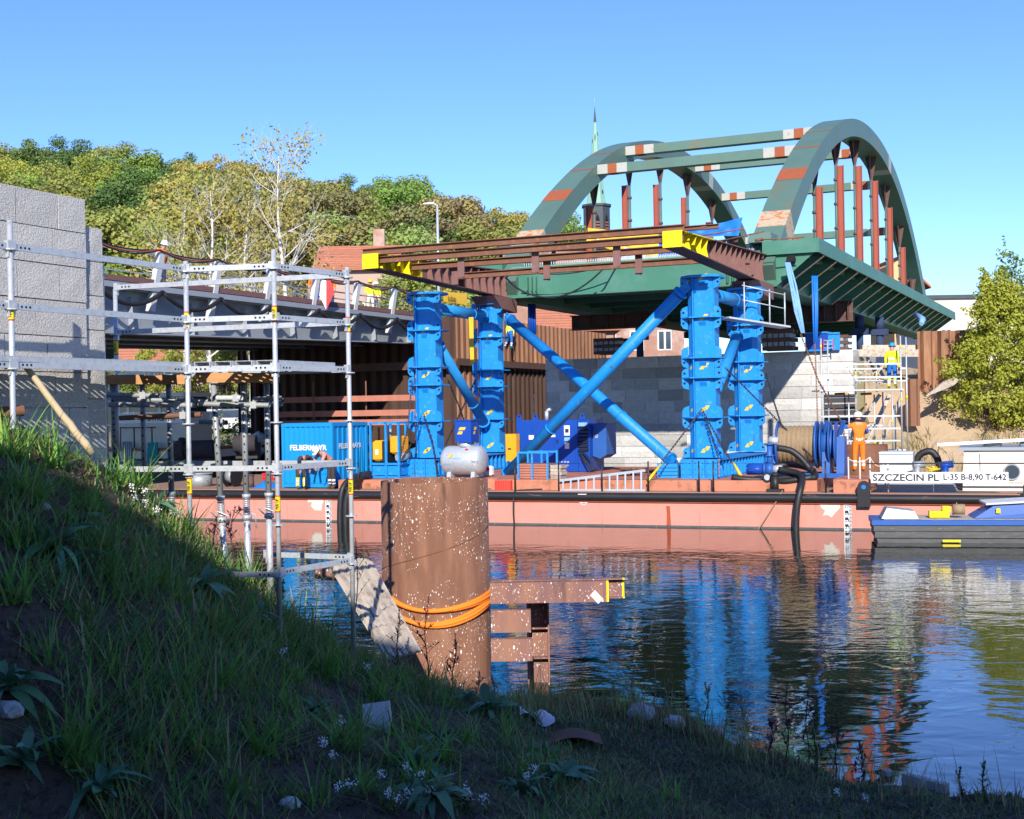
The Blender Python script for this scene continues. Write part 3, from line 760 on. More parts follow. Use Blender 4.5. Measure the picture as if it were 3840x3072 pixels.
for k in range(14):
    m.bar(BR(XL + .6, 2.0 + 3.0 * k, -1.05), BR(-.6, 2.0 + 3.0 * k, -1.05), .25, .82)
m.build('cross_girders', M['green'], br)
# stud connectors on the deck edge
m = MB()
for i in range(95):
    for j in range(3):
        m.cyl(BR(XL + .8 + i * .098, .05 + .22 * j, -.36), BR(XL + .8 + i * .098, .05 + .22 * j, -.18), .014, n=4)
o = m.build('shear_studs', M['galv'], br, kind='stuff')
# fascia on the right edge and end plate of the cantilever
m = MB(); m.hexa([BR(2.1, 0, -.5), BR(2.16, 0, -.5), BR(2.16, LB, -.5), BR(2.1, LB, -.5), BR(2.1, 0, .02), BR(2.16, 0, .02), BR(2.16, LB, .02), BR(2.1, LB, .02)])
m.build('edge_fascia', M['green'], br)
m = MB(); m.prism([BR(.1, -.03, .0), BR(2.1, -.03, .0), BR(2.1, -.03, -.5), BR(.1, -.03, -.5)], VA * .08); m.build('end_fascia', M['green'], br)
m = MB(); m.prism([BR(.05, .14, -.5), BR(1.95, .14, -.5), BR(.55, .14, -1.65), BR(.05, .14, -1.65)], VA * .03); m.build('end_plate', M['green'], br)
m = MB(); m.hexa([BR(.2, 0, -.06), BR(2.1, 0, -.06), BR(2.1, LB, -.06), BR(.2, LB, -.06), BR(.2, 0, .0), BR(2.1, 0, .0), BR(2.1, LB, .0), BR(.2, LB, .0)])
m.build('walkway_plate', M['green'], br)
m = MB(); m.hexa([BR(-.45, -.02, .0), BR(.45, -.02, .0), BR(.45, 1.4, .0), BR(-.45, 1.4, .0), BR(-.4, .05, .35), BR(.4, .05, .35), BR(.4, 1.2, .35), BR(-.4, 1.2, .35)]); m.build('arch_shoe', M['green_arch'], br)
rib = None
for k in range(19):
    s = 1.2 + 2.35 * k
    if rib is None:
        m = MB(); m.prism([BR(.56, s, -1.6), BR(.56, s, -.62), BR(2.1, s, -.08), BR(2.1, s, -.5)], VA * .03)
        rb = m.build('rib', M['green'], br); rs0 = s; rib = rb
        m = MB(); m.prism([BR(.56, s - .07, -1.63), BR(2.1, s - .07, -.53), BR(2.1, s - .07, -.5), BR(.56, s - .07, -1.6)], VA * .17)
        fl = m.build('rib_flange', M['cream_edge'], rb)
    else:
        c = rib.copy(); COL.objects.link(c); c.location = (0, s - rs0, 0)
        d = fl.copy(); COL.objects.link(d); d.parent = c
m = MB(); m.cyl(BR(1.15, .05, -.72), BR(1.15, -.03 - .03, -.72), .17, n=20); m.build('pipe_opening', M['hole'], br)
# mirrored cantilever on the far side, seen from below only
m = MB(); m.prism([BR(-12.35, .1, .0), BR(-10.5, .1, .0), BR(-10.5, .1, -1.6), BR(-12.35, .1, -.5)], VA * (LB - .2)); m.build('far_cantilever', M['green'], br)

# ------------------------------------------------------------------ launching noses: tapered brown girders with yellow tips
def nose(x, label):
    t = empty('launching_nose', BR(x, -5, -1.6), RZ, label, 'launching girder', 'launching noses')
    def z0(y): return -1.55 + (-1.27 + 1.55) * (-y / 10.5)
    def z1(y): return -.5 + (-.84 + .5) * (-y / 10.5)
    for (ya, yb, mt) in ((-10.5, -7.0, 'yellow'), (-7.0, -.05, 'rust_purple')):
        m = MB()
        m.hexa([BR(x - .012, ya, z0(ya)), BR(x + .012, ya, z0(ya)), BR(x + .012, yb, z0(yb)), BR(x - .012, yb, z0(yb)), BR(x - .012, ya, z1(ya)), BR(x + .012, ya, z1(ya)), BR(x + .012, yb, z1(yb)), BR(x - .012, yb, z1(yb))])
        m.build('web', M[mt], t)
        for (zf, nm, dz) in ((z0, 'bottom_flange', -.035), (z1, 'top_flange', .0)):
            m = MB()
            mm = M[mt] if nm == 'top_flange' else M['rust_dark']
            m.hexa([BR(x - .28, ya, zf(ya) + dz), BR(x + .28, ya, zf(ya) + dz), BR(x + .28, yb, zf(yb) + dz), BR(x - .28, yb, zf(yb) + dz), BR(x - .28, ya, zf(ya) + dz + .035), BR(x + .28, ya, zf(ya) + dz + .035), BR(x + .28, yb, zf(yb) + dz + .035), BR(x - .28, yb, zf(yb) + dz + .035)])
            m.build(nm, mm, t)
        n = int((yb - ya) / .62)
        for k in range(n):
            y = ya + .35 + k * .62
            m = MB()
            for sgn in (-1, 1):
                m.prism([BR(x + sgn * .014, y, z0(y)), BR(x + sgn * .26, y, z0(y)), BR(x + sgn * .2, y, (z0(y) + z1(y)) / 2), BR(x + sgn * .26, y, z1(y)), BR(x + sgn * .014, y, z1(y))], VA * .02)
            m.build('stiffener', M[mt], t)
    m = MB(); m.hexa([BR(x - .3, -10.53, z0(-10.5) - .03), BR(x + .3, -10.53, z0(-10.5) - .03), BR(x + .3, -10.5, z0(-10.5) - .03), BR(x - .3, -10.5, z0(-10.5) - .03), BR(x - .3, -10.53, z1(-10.5) + .03), BR(x + .3, -10.53, z1(-10.5) + .03), BR(x + .3, -10.5, z1(-10.5) + .03), BR(x - .3, -10.5, z1(-10.5) + .03)])
    m.build('end_plate', M['yellow'], t)
    m = MB(); m.hexa([BR(x - .5, -1.5, -2.05), BR(x + .5, -1.5, -2.05), BR(x + .5, -.06, -2.15), BR(x - .5, -.06, -2.15), BR(x - .5, -2.2, -1.6), BR(x + .5, -2.2, -1.6), BR(x + .5, -.06, -1.6), BR(x - .5, -.06, -1.6)])
    m.build('root_box', M['rust_purple'], t)
    return t
nose(0.0, 'launching girder with yellow tip above the taller pair of blue towers')
nose(XL, 'launching girder with yellow tip projecting over the grey road bridge')
# cross ties between the noses with short hangers
tie_lab = ['uppermost rusty tie beam lying on top of the yellow tips', 'rusty tie beam fixed to the ends of both yellow tips', 'rusty tie beam just behind the yellow tips', 'lowest rusty tie beam nearest the green girder']
for i, (y, z, xa, xb) in enumerate(((-10.3, -.73, XL - .4, .3), (-10.2, -1.0, XL + .05, .25), (-7.9, -1.02, XL + .1, .1), (-4.6, -1.05, XL + .1, .0))):
    m = MB(); m.ibeam(BR(xa, y, z), BR(xb, y, z), .22, .2, .025, .02)
    if i == 0: m.ibeam(BR(xa + .8, y + .5, z + .05), BR(xb + .9, y + .5, z + .05), .14, .16, .02, .02)
    t = m.build('tie_beam', M['rust'], label=tie_lab[i], cat='steel beam', group='tie beams between the launching noses')
    if i in (1, 2):
        for x in ((-7.2, -4.6, -1.9) if i == 1 else (-8.6, -5.2, -2.0)):
            h = MB(); h.bar(BR(x, y + .12, z - .72), BR(x, y + .12, z + .05), .24, .03, up=VA); h.bar(BR(x, y + .22, z - .72), BR(x, y + .22, z + .05), .03, .2, up=VA); h.build('hanger_plate', M['rust_purple'], t)
# tie rods across the right nose root
for i, (px0, py0, px1, py1, D0, D1) in enumerate(((2540, 870, 2650, 850, 38.9, 38.5), (2600, 890, 2790, 858, 41, 40), (2700, 905, 2865, 868, 45, 44), (2840, 900, 3015, 890, 46.5, 46))):
    m = MB(); m.cyl(W(px0, py0, D0), W(px1, py1, D1), .025, n=6); m.cyl(W(px0 - 8, py0 + 2, D0), W(px0 + 22, py0 - 2, D0), .06, n=6)
    m.build('tie_rod', M['rust'], label='rusty tie rod above the launching girder, ' + ORD[i] + ' from the yellow tip', cat='tie rod', group='tie rods')

# ------------------------------------------------------------------ banners and slings
def cloth(pts_top, pts_bot, nx_, ny_, amp, seed):
    m = MB(); vs = []
    tl, tr = pts_top; bl, brp = pts_bot
    for j in range(ny_ + 1):
        for i in range(nx_ + 1):
            s = i / nx_; t = j / ny_
            p = (tl.lerp(tr, s)).lerp(bl.lerp(brp, s), t)
            d = noise.noise((s * 7, t * 1.2, seed)) * amp * (.3 + t)
            vs.append(p - VA * d - ZV * (abs(sin(s * pi)) * amp * .6 * (1 - t)))
    m.add(vs, [(j * (nx_ + 1) + i, j * (nx_ + 1) + i + 1, (j + 1) * (nx_ + 1) + i + 1, (j + 1) * (nx_ + 1) + i) for j in range(ny_) for i in range(nx_)], 0, True)
    return m
bn = cloth((W(2205, 855, 53.2), W(2470, 862, 51.5)), (W(2200, 905, 53.2), W(2470, 1000, 51.5)), 24, 8, .12, 2).build('yellow_banner', M['yellowtarp'], label='large orange-yellow banner hung between the arch feet', cat='banner')
text('budimex', 1.9, .32, W(2240, 905, 52.9), VR, ZV, M['white'], bn, bold=.01)
cloth((W(2480, 860, 51.2), W(2785, 815, 49.6)), (W(2500, 890, 51.0), W(2770, 885, 49.5)), 30, 8, .2, 5).build('blue_tarpaulin', M['bluetarp'], label='blue tarpaulin hung on a line by the foot of the taller arch', cat='tarpaulin')
cloth((W(2470, 915, 51.4), W(2560, 905, 51)), (W(2470, 985, 51.4), W(2560, 975, 51)), 12, 6, .15, 9).build('blue_banner', M['bluetarp'], label='small blue banner beneath the tarpaulin beside the yellow tip', cat='banner')
cloth((W(2340, 925, 52.2), W(2480, 930, 51.6)), (W(2330, 985, 52.2), W(2470, 985, 51.6)), 16, 6, .25, 11).build('grey_sheeting', M['grey_light'], label='crumpled grey plastic sheeting under the orange-yellow banner', cat='plastic sheet')
m = MB()
for k in range(5):
    a = W(2945 + 4 * k, 985, 47.0); b = W(3005 + 3 * k, 1250, 46.2)
    m.tube([a, a.lerp(b, .35) + VR * .05 * sin(k * 2), a.lerp(b, .7) - VR * .05 * cos(k), b], [.03, .04, .035, .02], 6)
m.build('lifting_sling', M['bluesling'], label='pale blue lifting sling slanting down from the pipe hole in the deck end', cat='sling', group='blue slings')
m = MB()
for k in range(4):
    a = W(3046 + 6 * k, 1035, 47.4); b = W(3052 + 4 * k, 1285, 47.2); m.tube([a, a.lerp(b, .5) + VR * .05 * sin(k), b], [.03, .04, .025], 6)
m.build('lifting_sling', M['bluetarp'], label='deep blue lifting sling hanging straight down under the cantilever ribs', cat='sling', group='blue slings')
m = MB()
for k in range(3):
    a = W(1985 + 9 * k, 1140, 53); b = W(1988 + 9 * k, 1255, 53); m.tube([a, a.lerp(b, .5), b], .07, 6)
m.build('lifting_sling', M['blue_dark'], label='dark blue sling hanging below the green end girder', cat='sling', group='blue slings')
m = MB(); m.tube([W(3435, 1180, 60), W(3460, 1200, 59), W(3455, 1215, 58.6)], [.12, .16, .1], 6)
m.build('lifting_sling', M['bluesling'], label='short blue sling under the far end of the cantilever', cat='sling', group='blue slings')
# cable loops on the end girder
def sag(p0, p1, s, n=14): return [p0.lerp(p1, i / n) - ZV * (s * 4 * (i / n) * (1 - i / n)) for i in range(n + 1)]
m = MB(); m.tube([W(1895, 1040, 51.0)] + sag(W(1930, 1075, 50.4), W(2270, 1000, 49.2), .75) + [W(2310, 985, 50)], .035, 6)
m.build('black_cable', M['black'], label='thick black cable drooping in a deep loop across the green end girder', cat='cable', group='cables on the end girder')
m = MB(); m.tube(sag(W(1950, 1015, 50.6), W(2285, 990, 49.4), .25), .025, 6)
m.build('black_cable', M['black'], label='thin cable drooping in a shallow loop across the green end girder', cat='cable', group='cables on the end girder')

# ------------------------------------------------------------------ supports between abutment and bridge
sup = [('support_girder', 2145, 2480, 1180, 1240, 58, 'rust_dark', 'dark brown box girder under the middle of the bridge deck'),
       ('support_girder', 2955, 3172, 1135, 1215, 58.5, 'rust_dark', 'dark brown box girder under the cantilevered side of the deck')]
for (nm, xa, xb, ya, yb, D, mt, lab) in sup:
    a = W(xa, yb, D); b = W(xb, ya, D); h = b.z - a.z; L = (b.x - a.x) / VR.x
    t = empty(nm, a, RZ, lab, 'steel beam', 'support girders')
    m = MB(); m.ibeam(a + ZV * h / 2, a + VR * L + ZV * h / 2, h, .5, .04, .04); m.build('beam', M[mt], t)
    for k in range(6):
        m = MB(); m.bar(a + VR * (L * (.04 + .18 * k)) - VA * .2 + ZV * .05, a + VR * (L * (.04 + .18 * k)) - VA * .2 + ZV * (h - .05), .03, .2, up=VA); m.build('stiffener', M[mt], t)
stk = [(2225, 2325, 1268, 1342, 57.5, 'stack of dark sleepers on the abutment behind the crossing blue tubes'), (2858, 2962, 1235, 1320, 56.6, 'stack of dark sleepers on the abutment beside the rear tower'),
       (3145, 3175, 1255, 1312, 57.5, 'narrow stack of pale sleepers by the blue board on the abutment')]
for (xa, xb, ya, yb, D, lab) in stk:
    a = W(xa, yb, D); b = W(xb, ya, D); L = (b.x - a.x) / VR.x; h = b.z - 6.05
    t = empty('sleeper_stack', (a.x, a.y, 6.05), RZ, lab, 'sleepers', 'sleeper stacks')
    n = 5; z = 6.05; base = Vector((a.x, a.y, 0))
    for k in range(n):
        hh = h / n
        if k % 2:
            for j in range(int(L / .25)):
                m = MB(); m.bar(base + VR * (.1 + .25 * j) + ZV * (z + hh / 2), base + VR * (.1 + .25 * j) + VA * 1.2 + ZV * (z + hh / 2), .2, hh - .01); m.build('sleeper', M['grey_girder'], t)
        else:
            for j in range(2):
                m = MB(); m.bar(base + VA * (.15 + .8 * j) + ZV * (z + hh / 2), base + VR * L + VA * (.15 + .8 * j) + ZV * (z + hh / 2), .25, hh - .01); m.build('sleeper', M['rust_dark'], t)
        z += hh
def bluebox(xa, xb, ya, yb, D, dep, nm, lab, cat, mt='blue_dark'):
    a = W(xa, yb, D); b = W(xb, ya, D); L = (b.x - a.x) / VR.x; h = b.z - a.z
    t = empty(nm, a, RZ, lab, cat)
    m = MB(); m.hexa([a, a + VR * L, a + VR * L + VA * dep, a + VA * dep] + [q + ZV * h for q in (a, a + VR * L, a + VR * L + VA * dep, a + VA * dep)]); m.build('body', M[mt], t)
    for zz in (.05, h - .04):
        m = MB(); m.bar(a - VA * .03 + ZV * zz, a + VR * L - VA * .03 + ZV * zz, .05, .07); m.build('rim', M['blue'], t)
    return t, a, L, h
bluebox(3020, 3095, 1245, 1320, 56.6, .8, 'jack_housing', 'dark blue hydraulic jack housing on the stone abutment', 'jack')
bluebox(3097, 3143, 1247, 1316, 56.3, .06, 'blue_board', 'upright light blue board on the abutment top beside the ladder', 'board', 'blue')
for i, (px, D) in enumerate(((3225, 64.5), (3300, 65.5), (2400, 66), (2600, 65))):
    a = W(px, 1300, D); m = MB(); b0 = Vector((a.x, a.y, 5.5))
    m.box(b0 + ZV * .35, (.6, .6, .7), RZ); m.cyl(b0 + ZV * .7, b0 + ZV * 1.6, .18, n=12); m.box(b0 + ZV * 1.75, (.8, .5, .3), RZ); m.cyl(b0 + ZV * 1.9, b0 + ZV * 2.5, .22, n=12)
    m.build('hydraulic_jack', M['navy'], label=('dark hydraulic jack in the shade near the sheet piling, ' if i < 2 else 'dark hydraulic jack under the deck middle, ') + ORD[i % 2] + ' of two', cat='jack', group='hydraulic jacks')
# small red ladder
t = empty('step_ladder', W(3088, 1316, 55.9), RZ, 'small red ladder standing on the abutment beside the blue board', 'ladder')
a = W(3088, 1316, 55.9)
for x in (0, .45):
    m = MB(); m.bar(a + VR * x, a + VR * (x * .85 + .03) + ZV * .5, .03, .06, up=VA); m.build('stile', M['red'], t)
for z in (.12, .28, .44):
    m = MB(); m.bar(a + VR * .02 + ZV * z, a + VR * .42 + ZV * z, .02, .03); m.build('rung', M['aluminium'], t)
# ------------------------------------------------------------------ grey road bridge
G0 = Vector((-14.3, 46.0, 0))
def GB(t, x=0.0, z=0.0): return G0 + VA * t + VR * x + ZV * z
rb = empty('road_bridge', GB(8, 0, 6.6), RZ, 'grey steel girder bridge with cable-hung railing spanning to the cofferdam', 'bridge')
T0, T1 = -9.0, 22.4
def gz(t): return 6.62 + (t + 2) * .022
for i, x in enumerate((0, -3.3, -6.6, -9.9)):
    m = MB()
    m.prism([GB(T0, x, gz(T0)), GB(T1, x, gz(T1)), GB(T1, x, 8.2), GB(T0, x, 8.2)], VR * .03)
    m.prism([GB(T0, x - .3, gz(T0) - .05), GB(T1, x - .3, gz(T1) - .05), GB(T1, x - .3, gz(T1)), GB(T0, x - .3, gz(T0))], VR * .66)
    m.build('main_girder', M['grey_girder'], rb)
k = T0
while k < T1:
    m = MB(); m.prism([GB(k, .04, gz(k)), GB(k, .3, gz(k)), GB(k, .2, 8.0), GB(k, .04, 8.0)], VA * .02); m.build('web_stiffener', M['grey_girder'], rb); k += 3.4
m = MB(); m.hexa([GB(T0, -10.4, 8.2), GB(T0, .5, 8.2), GB(T1, .5, 8.2), GB(T1, -10.4, 8.2), GB(T0, -10.4, 8.45), GB(T0, .5, 8.45), GB(T1, .5, 8.45), GB(T1, -10.4, 8.45)][0:8])
m.build('deck_slab', M['grey_girder'], rb)
m = MB(); m.bar(GB(T0, .42, 8.56), GB(T1, .42, 8.56), .3, .2); m.build('kerb', M['rust_purple'], rb)
m = MB(); m.bar(GB(T0, .6, 8.32), GB(T1, .6, 8.32), .06, .2); m.build('edge_channel', M['grey_girder'], rb)
posts = [-8.15, -4.7, -1.25, 2.2, 5.65, 9.1, 12.55, 16.0, 19.4]
def post(t):
    m = MB()
    b0 = GB(t - .3, .45, 7.5); b1 = GB(t - .05, .62, 8.7); b2 = GB(t + .2, .55, 9.68)
    for (p, q) in ((b0, b2),):
        m.bar(p - VA * .13, q - VA * .13, .02, .2, up=VR); m.bar(p + VA * .13, q + VA * .13, .02, .2, up=VR); m.bar(p + VR * .1, q + VR * .1, .26, .02, up=VR)
    m.build('railing_post', M['grey_light'], rb)
for t in posts: post(t)
for (z, h) in ((9.62, .07), (9.15, .05), (8.85, .05)):
    m = MB(); m.bar(GB(T0, .42, z), GB(T1, .42, z), .05, h); m.build('railing_rail', M['grey_girder'], rb)
for t in (9.1, 12.55):
    m = MB(); m.bar(GB(t + .1, .45, 9.55), GB(t + 3.2, .45, 8.75) if t < 10 else GB(t + 3.3, .45, 9.6), .05, .06); m.build('railing_stay', M['grey_girder'], rb)
for i, (a, b) in enumerate(zip(posts, posts[1:] + [22.2])):
    m = MB(); m.tube(sag(GB(a, .78, 8.2), GB(b, .78, 8.2), .55, 10), .085, 7); m.build('black_conduit', M['black'], rb)
    for k in range(3):
        m = MB(); m.tube(sag(GB(a, .62 + .04 * k, 9.75), GB(b, .62 + .04 * k, 9.75), .12 + .08 * k, 8), .03, 5); m.build('cable', M['red_oxide'] if k == 1 else M['black'], rb)
text('budimex', 1.6, .22, GB(17.5, .04, 7.75), VA, ZV, M['bluesling'], rb, bold=.0)

# navigation mark on the road bridge
sg = empty('navigation_sign', W(1223, 1160, 57.6), 0, 'white and red kite-shaped navigation board on the grey bridge railing', 'sign')
def kite(pts, mt, nm):
    m = MB(); m.prism([W(*p, 57.6) for p in pts], Vector((0, .04, 0))); m.build(nm, M[mt], sg)
kite([(1184, 1078), (1223, 1162), (1223, 1052), (1196, 1050)], 'white', 'white_half')
kite([(1223.6, 1162), (1254, 1097), (1239, 1052), (1223.6, 1052)], 'red', 'red_half')
m = MB(); m.bar(W(1223, 1052, 58.9), W(1223, 1165, 58.9), .06, .06, up=VA); m.build('bracket', M['galv'], sg)

# small yellow banner on the cofferdam railing
bn = cloth((W(1660, 1090, 65), W(1752, 1100, 67)), (W(1664, 1132, 65), W(1752, 1143, 67)), 8, 4, .06, 3).build('yellow_banner', M['yellowtarp'], label='small yellow banner with dark lettering behind the blue tower tops', cat='banner')
text('budimex', .9, .3, W(1680, 1128, 65.1), VA, ZV, M['ink'], bn, bold=.012)

# ------------------------------------------------------------------ granite abutment beside us
K = Vector((-4.08, 12.6, 0))
ga = empty('granite_abutment', (K.x - .6, K.y - .6, 2.2), pi / 2 - A_YAW, 'rough grey granite block abutment with stepped top behind the scaffold', 'abutment')
RG = pi / 2 - A_YAW
stone_wall(ga, 3.0, 5.80, .335, [.52, .62, .46], M['granite'], .35, 21, K - VA * 3.0, RG, gap=.01, z0=2.0, e=.003)
stone_wall(ga, .27, 5.55, .335, [.27], M['granite'], .35, 22, K - VR * .035 + VA * .004, RG, gap=.01, z0=2.0, e=.003)
m = MB(); m.hexa([K - VA * 3 - VR * .05 + ZV * 1.5, K - VR * .05 - VA * .02 + ZV * 1.5, K - VR * 3 - VA * .02 + ZV * 1.5, K - VA * 3 - VR * 3 + ZV * 1.5, K - VA * 3 - VR * .05 + ZV * 5.78, K - VR * .05 - VA * .02 + ZV * 5.78, K - VR * 3 - VA * .02 + ZV * 5.78, K - VA * 3 - VR * 3 + ZV * 5.78])
m.build('core', M['mortar'], ga)
m = MB(); m.hexa([K - VR * .08 + ZV * 1.5, K - VR * .08 + VA * .265 + ZV * 1.5, K - VR * 3 + VA * .265 + ZV * 1.5, K - VR * 3 + ZV * 1.5, K - VR * .08 + ZV * 5.53, K - VR * .08 + VA * .265 + ZV * 5.53, K - VR * 3 + VA * .265 + ZV * 5.53, K - VR * 3 + ZV * 5.53])
m.build('core', M['granite'], ga)

# ------------------------------------------------------------------ scaffold beside us
sc = empty('scaffold', (-3.0, 13.0, 2.0), 0, 'galvanised modular scaffold with yellow-labelled posts in front of the granite abutment', 'scaffold')
def at_z(px, D, z):      # px measured near the deck line
    u, v = uv(px, 1385); return Vector((u * D / F, D, z))
PA, PB, PC, PE, PF, PG = at_z(46, 10.96, 0), at_z(703, 12.9, 0), at_z(1033, 12.75, 0), at_z(1308, 13.7, 0), at_z(437, 14.6, 0), at_z(387, 13.0, 0)
Z1, Z2, Z3, Z4, Z5 = 5.14, 4.64, 4.15, 3.17, 2.15
def standard(p, z0, z1, lab=()):
    z0 -= .35
    m = MB(); m.cyl((p.x, p.y, z0), (p.x, p.y, z1), .0242, n=10)
    o = m.build('standard', M['galv'], sc)
    z = Z5
    while z < z1:
        if z > z0 + .1:
            r = MB(); r.lathe([(.024, -.006), (.062, -.006), (.062, .006), (.024, .006)], (p.x, p.y, z - .035), 10, sm=False); r.build('rosette', M['galv'], o)
        z += .5
    for zl in lab:
        r = MB(); r.lathe([(.0258, 0), (.0258, .14)], (p.x, p.y, zl), 10); r.build('label_band', M['yellow'], o)
        for dz in (-.012, .14):
            r = MB(); r.lathe([(.026, 0), (.026, .012)], (p.x, p.y, zl + dz), 10); r.build('red_band', M['red'], o)
        for (dx, rot) in ((-.004, 0), ):
            text('PERI UP', .1, .028, Vector((p.x + .012, p.y - .0285, zl + .02)), ZV, Vector((-1, 0, 0)), M['ink'], o, bold=.01)
standard(PA, 2.4, 5.36, (4.53,)); standard(PB, 2.0, 5.22, (4.57, 2.93)); standard(PC, 1.6, 5.3, (4.6, 2.75)); standard(PE, 1.3, 5.22, (4.55, 2.85))
standard(PG, 2.6, 5.22, (4.5,)); standard(PF, 2.0, 5.12, (4.4,))
PA2, PG2 = PA - VA * 1.5, PG - VA * 2.2
standard(PA2, 2.5, 5.3); standard(PG2, 2.6, 5.22)
def ledger(p, q, z, nm='ledger', h=.054):
    m = MB(); a = Vector((p.x, p.y, z)); b = Vector((q.x, q.y, z)); d = (b - a).normalized()
    a += d * .03; b -= d * .03
    m.bar(a, b, .03, h); s = d.cross(ZV).normalized()
    if s.y > 0: s = -s
    for e, sg_ in ((a, 1), (b, -1)):
        for k in range(3):
            c = e + d * sg_ * (.07 + .045 * k) + s * .015
            m.cyl(c - s * .01, c + s * .0015, .011, n=8, mi=1)
        m.box(e - d * sg_ * .01 + ZV * .005, (.05, .05, .085), atan2(d.y, d.x)); 
        m.box(e - d * sg_ * .004 - ZV * .055, (.018, .03, .07), atan2(d.y, d.x))
    m.build(nm, [M['galv'], M['hole']], sc)
for z in (Z1, Z2):
    ledger(PA, PB, z); ledger(PA2, PA, z); ledger(PB, PC, z); ledger(PC, PE, z); ledger(PF, PE, z); ledger(PG2, PG, z - .02)
for (p, q) in ((PA, PB), (PA2, PA), (PB, PC), (PC, PE), (PF, PE), (PG2, PG), (PF, PB)):
    ledger(p, q, Z3, 'deck_ledger', .06)
pl4 = at_z(440, 13.1, 0)
ledger(pl4, PB, Z4); ledger(PB, PC, Z4); ledger(PC, PE, Z4); ledger(PF, PE, Z4)
ledger(PC, PE, Z5); ledger(PB, PC, Z5 - .02); 
pE5 = PE - VR * 1.1; ledger(pE5, PE, Z5 + .03)
# perforated decks
def plank(a, b, w_, z):
    """steel plank with two rows of openings between points a and b"""
    d = (b - a); L = d.length; d.normalize(); s = d.cross(ZV).normalized()
    m = MB(); n = int(L / .085)
    def bx(x0, x1, y0, y1, zt=0.0, zb=-.006):
        P = [a + d * x + s * y for (x, y) in ((x0, y0), (x1, y0), (x1, y1), (x0, y1))]
        m.hexa([Vector((p.x, p.y, z + zb)) for p in P] + [Vector((p.x, p.y, z + zt)) for p in P])
    h = w_ / 2
    bx(0, L, -h, -h + .035); bx(0, L, -.018, .018); bx(0, L, h - .035, h)
    bx(0, L, -h, -h + .008, -.0065, -.05); bx(0, L, h - .008, h, -.0065, -.05)
    for k in range(n + 1):
        x = (L - .05) * k / n
        bx(x, x + .05, -h + .035, -.018, -.001, -.007); bx(x, x + .05, .018, h - .035, -.001, -.007)
    m.build('deck_plank', M['galv'], sc)
def deck(p0, p1, q0, q1, n):
    for k in range(n):
        t0 = (k + .5) / n
        a = p0.lerp(q0, t0); b = p1.lerp(q1, t0); plank(a, b, (q0 - p0).length / n * .9, Z3 + .075)
deck(PA2, PB, PA2 - VR * .55, PB - VR * .55, 2)
deck(PB + VR * .05, PB + VR * .05 - VR * .0 + VA * 1.25, PC, PC + VA * 1.1, 4)
deck(PG + VA * .3 + VR * .1, PF + VA * .1 + VR * .2, PB - VR * .1, PB - VR * .1 + VA * 1.25, 4)

# ------------------------------------------------------------------ props, timbers and loose tubes around the scaffold
def prop(px0, py0, px1, py1, D, pyc, label, r=.031):
    a = W(px0, py0, D); b = W(px1, py1, D); t = (pyc - py0) / (py1 - py0); c = a.lerp(b, t)
    e = empty('steel_prop', b, 0, label, 'prop', 'telescopic props')
    m = MB(); m.cyl(a, c, r, n=10); 
    d = (c - a).normalized()
    for k in range(12):
        q = a.lerp(c, .12 + .07 * k); m.box(q - Vector((0, r * .93, 0)), (.014, .012, .02), 0, 1)
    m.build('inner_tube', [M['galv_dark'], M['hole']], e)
    m = MB(); m.cyl(c - d * .02, c + d * .02, r * 1.5, n=12); m.build('collar', M['galv'], e)
    m = MB(); n = 9
    for k in range(n): m.cyl(c + d * (.02 + .02 * k), c + d * (.034 + .02 * k), r * 1.18, r * 1.18, n=10)
    m.build('thread', M['galv'], e)
    c2 = c + d * .2
    m = MB(); m.cyl(c2, b, r * 1.12, n=10); m.build('outer_tube', M['galv'], e)
    m = MB(); m.cyl(c2, c2 + d * .05, r * 1.7, n=8); m.tube([c2 + Vector((-.05, -.03, 0)), c2 + Vector((-.1, -.05, .05)), c2 + Vector((-.02, -.06, .06)), c2 + Vector((.1, -.06, .01)), c2 + Vector((.11, -.06, -.14))], .008, 5); m.build('locking_nut', M['galv'], e)
    m = MB(); m.box(a + ZV * .004, (.12, .12, .008)); m.build('head_plate', M['galv_dark'], e)
prop(800, 1438, 852, 2260, 13.6, 1867, 'leaning steel prop with a row of slots beneath the orange timber beam')
prop(912, 1438, 936, 2290, 13.8, 1860, 'upright steel prop in the middle of the three under the orange beam')
prop(1000, 1438, 1016, 2290, 13.9, 1855, 'upright steel prop just beside the corner scaffold post')
prop(533, 1442, 550, 2050, 14.3, 1850, 'dark steel prop in front of the boat cabin lettering')
prop(632, 1442, 650, 2100, 14.2, 1850, 'dark steel prop between the boat cabin and the parked cars')
prop(393, 1400, 402, 1900, 14.4, 1745, 'dark steel prop next to the granite corner')
prop(425, 1442, 446, 1950, 14.0, 1760, 'thick dark prop in front of the boat bow', .042)
for (xa, xb, y, D, lab) in ((345, 692, 1424, 13.9, 'orange formwork beam under the scaffold deck beside the granite corner'), (735, 1048, 1417, 13.7, 'orange formwork beam under the scaffold deck above the three props')):
    m = MB(); a = W(xa, y, D - .15); b = W(xb, y, D + .1); m.bar(a, b, .12, .1); m.build('formwork_beam', M['timber'], label=lab, cat='timber beam', group='formwork beams')
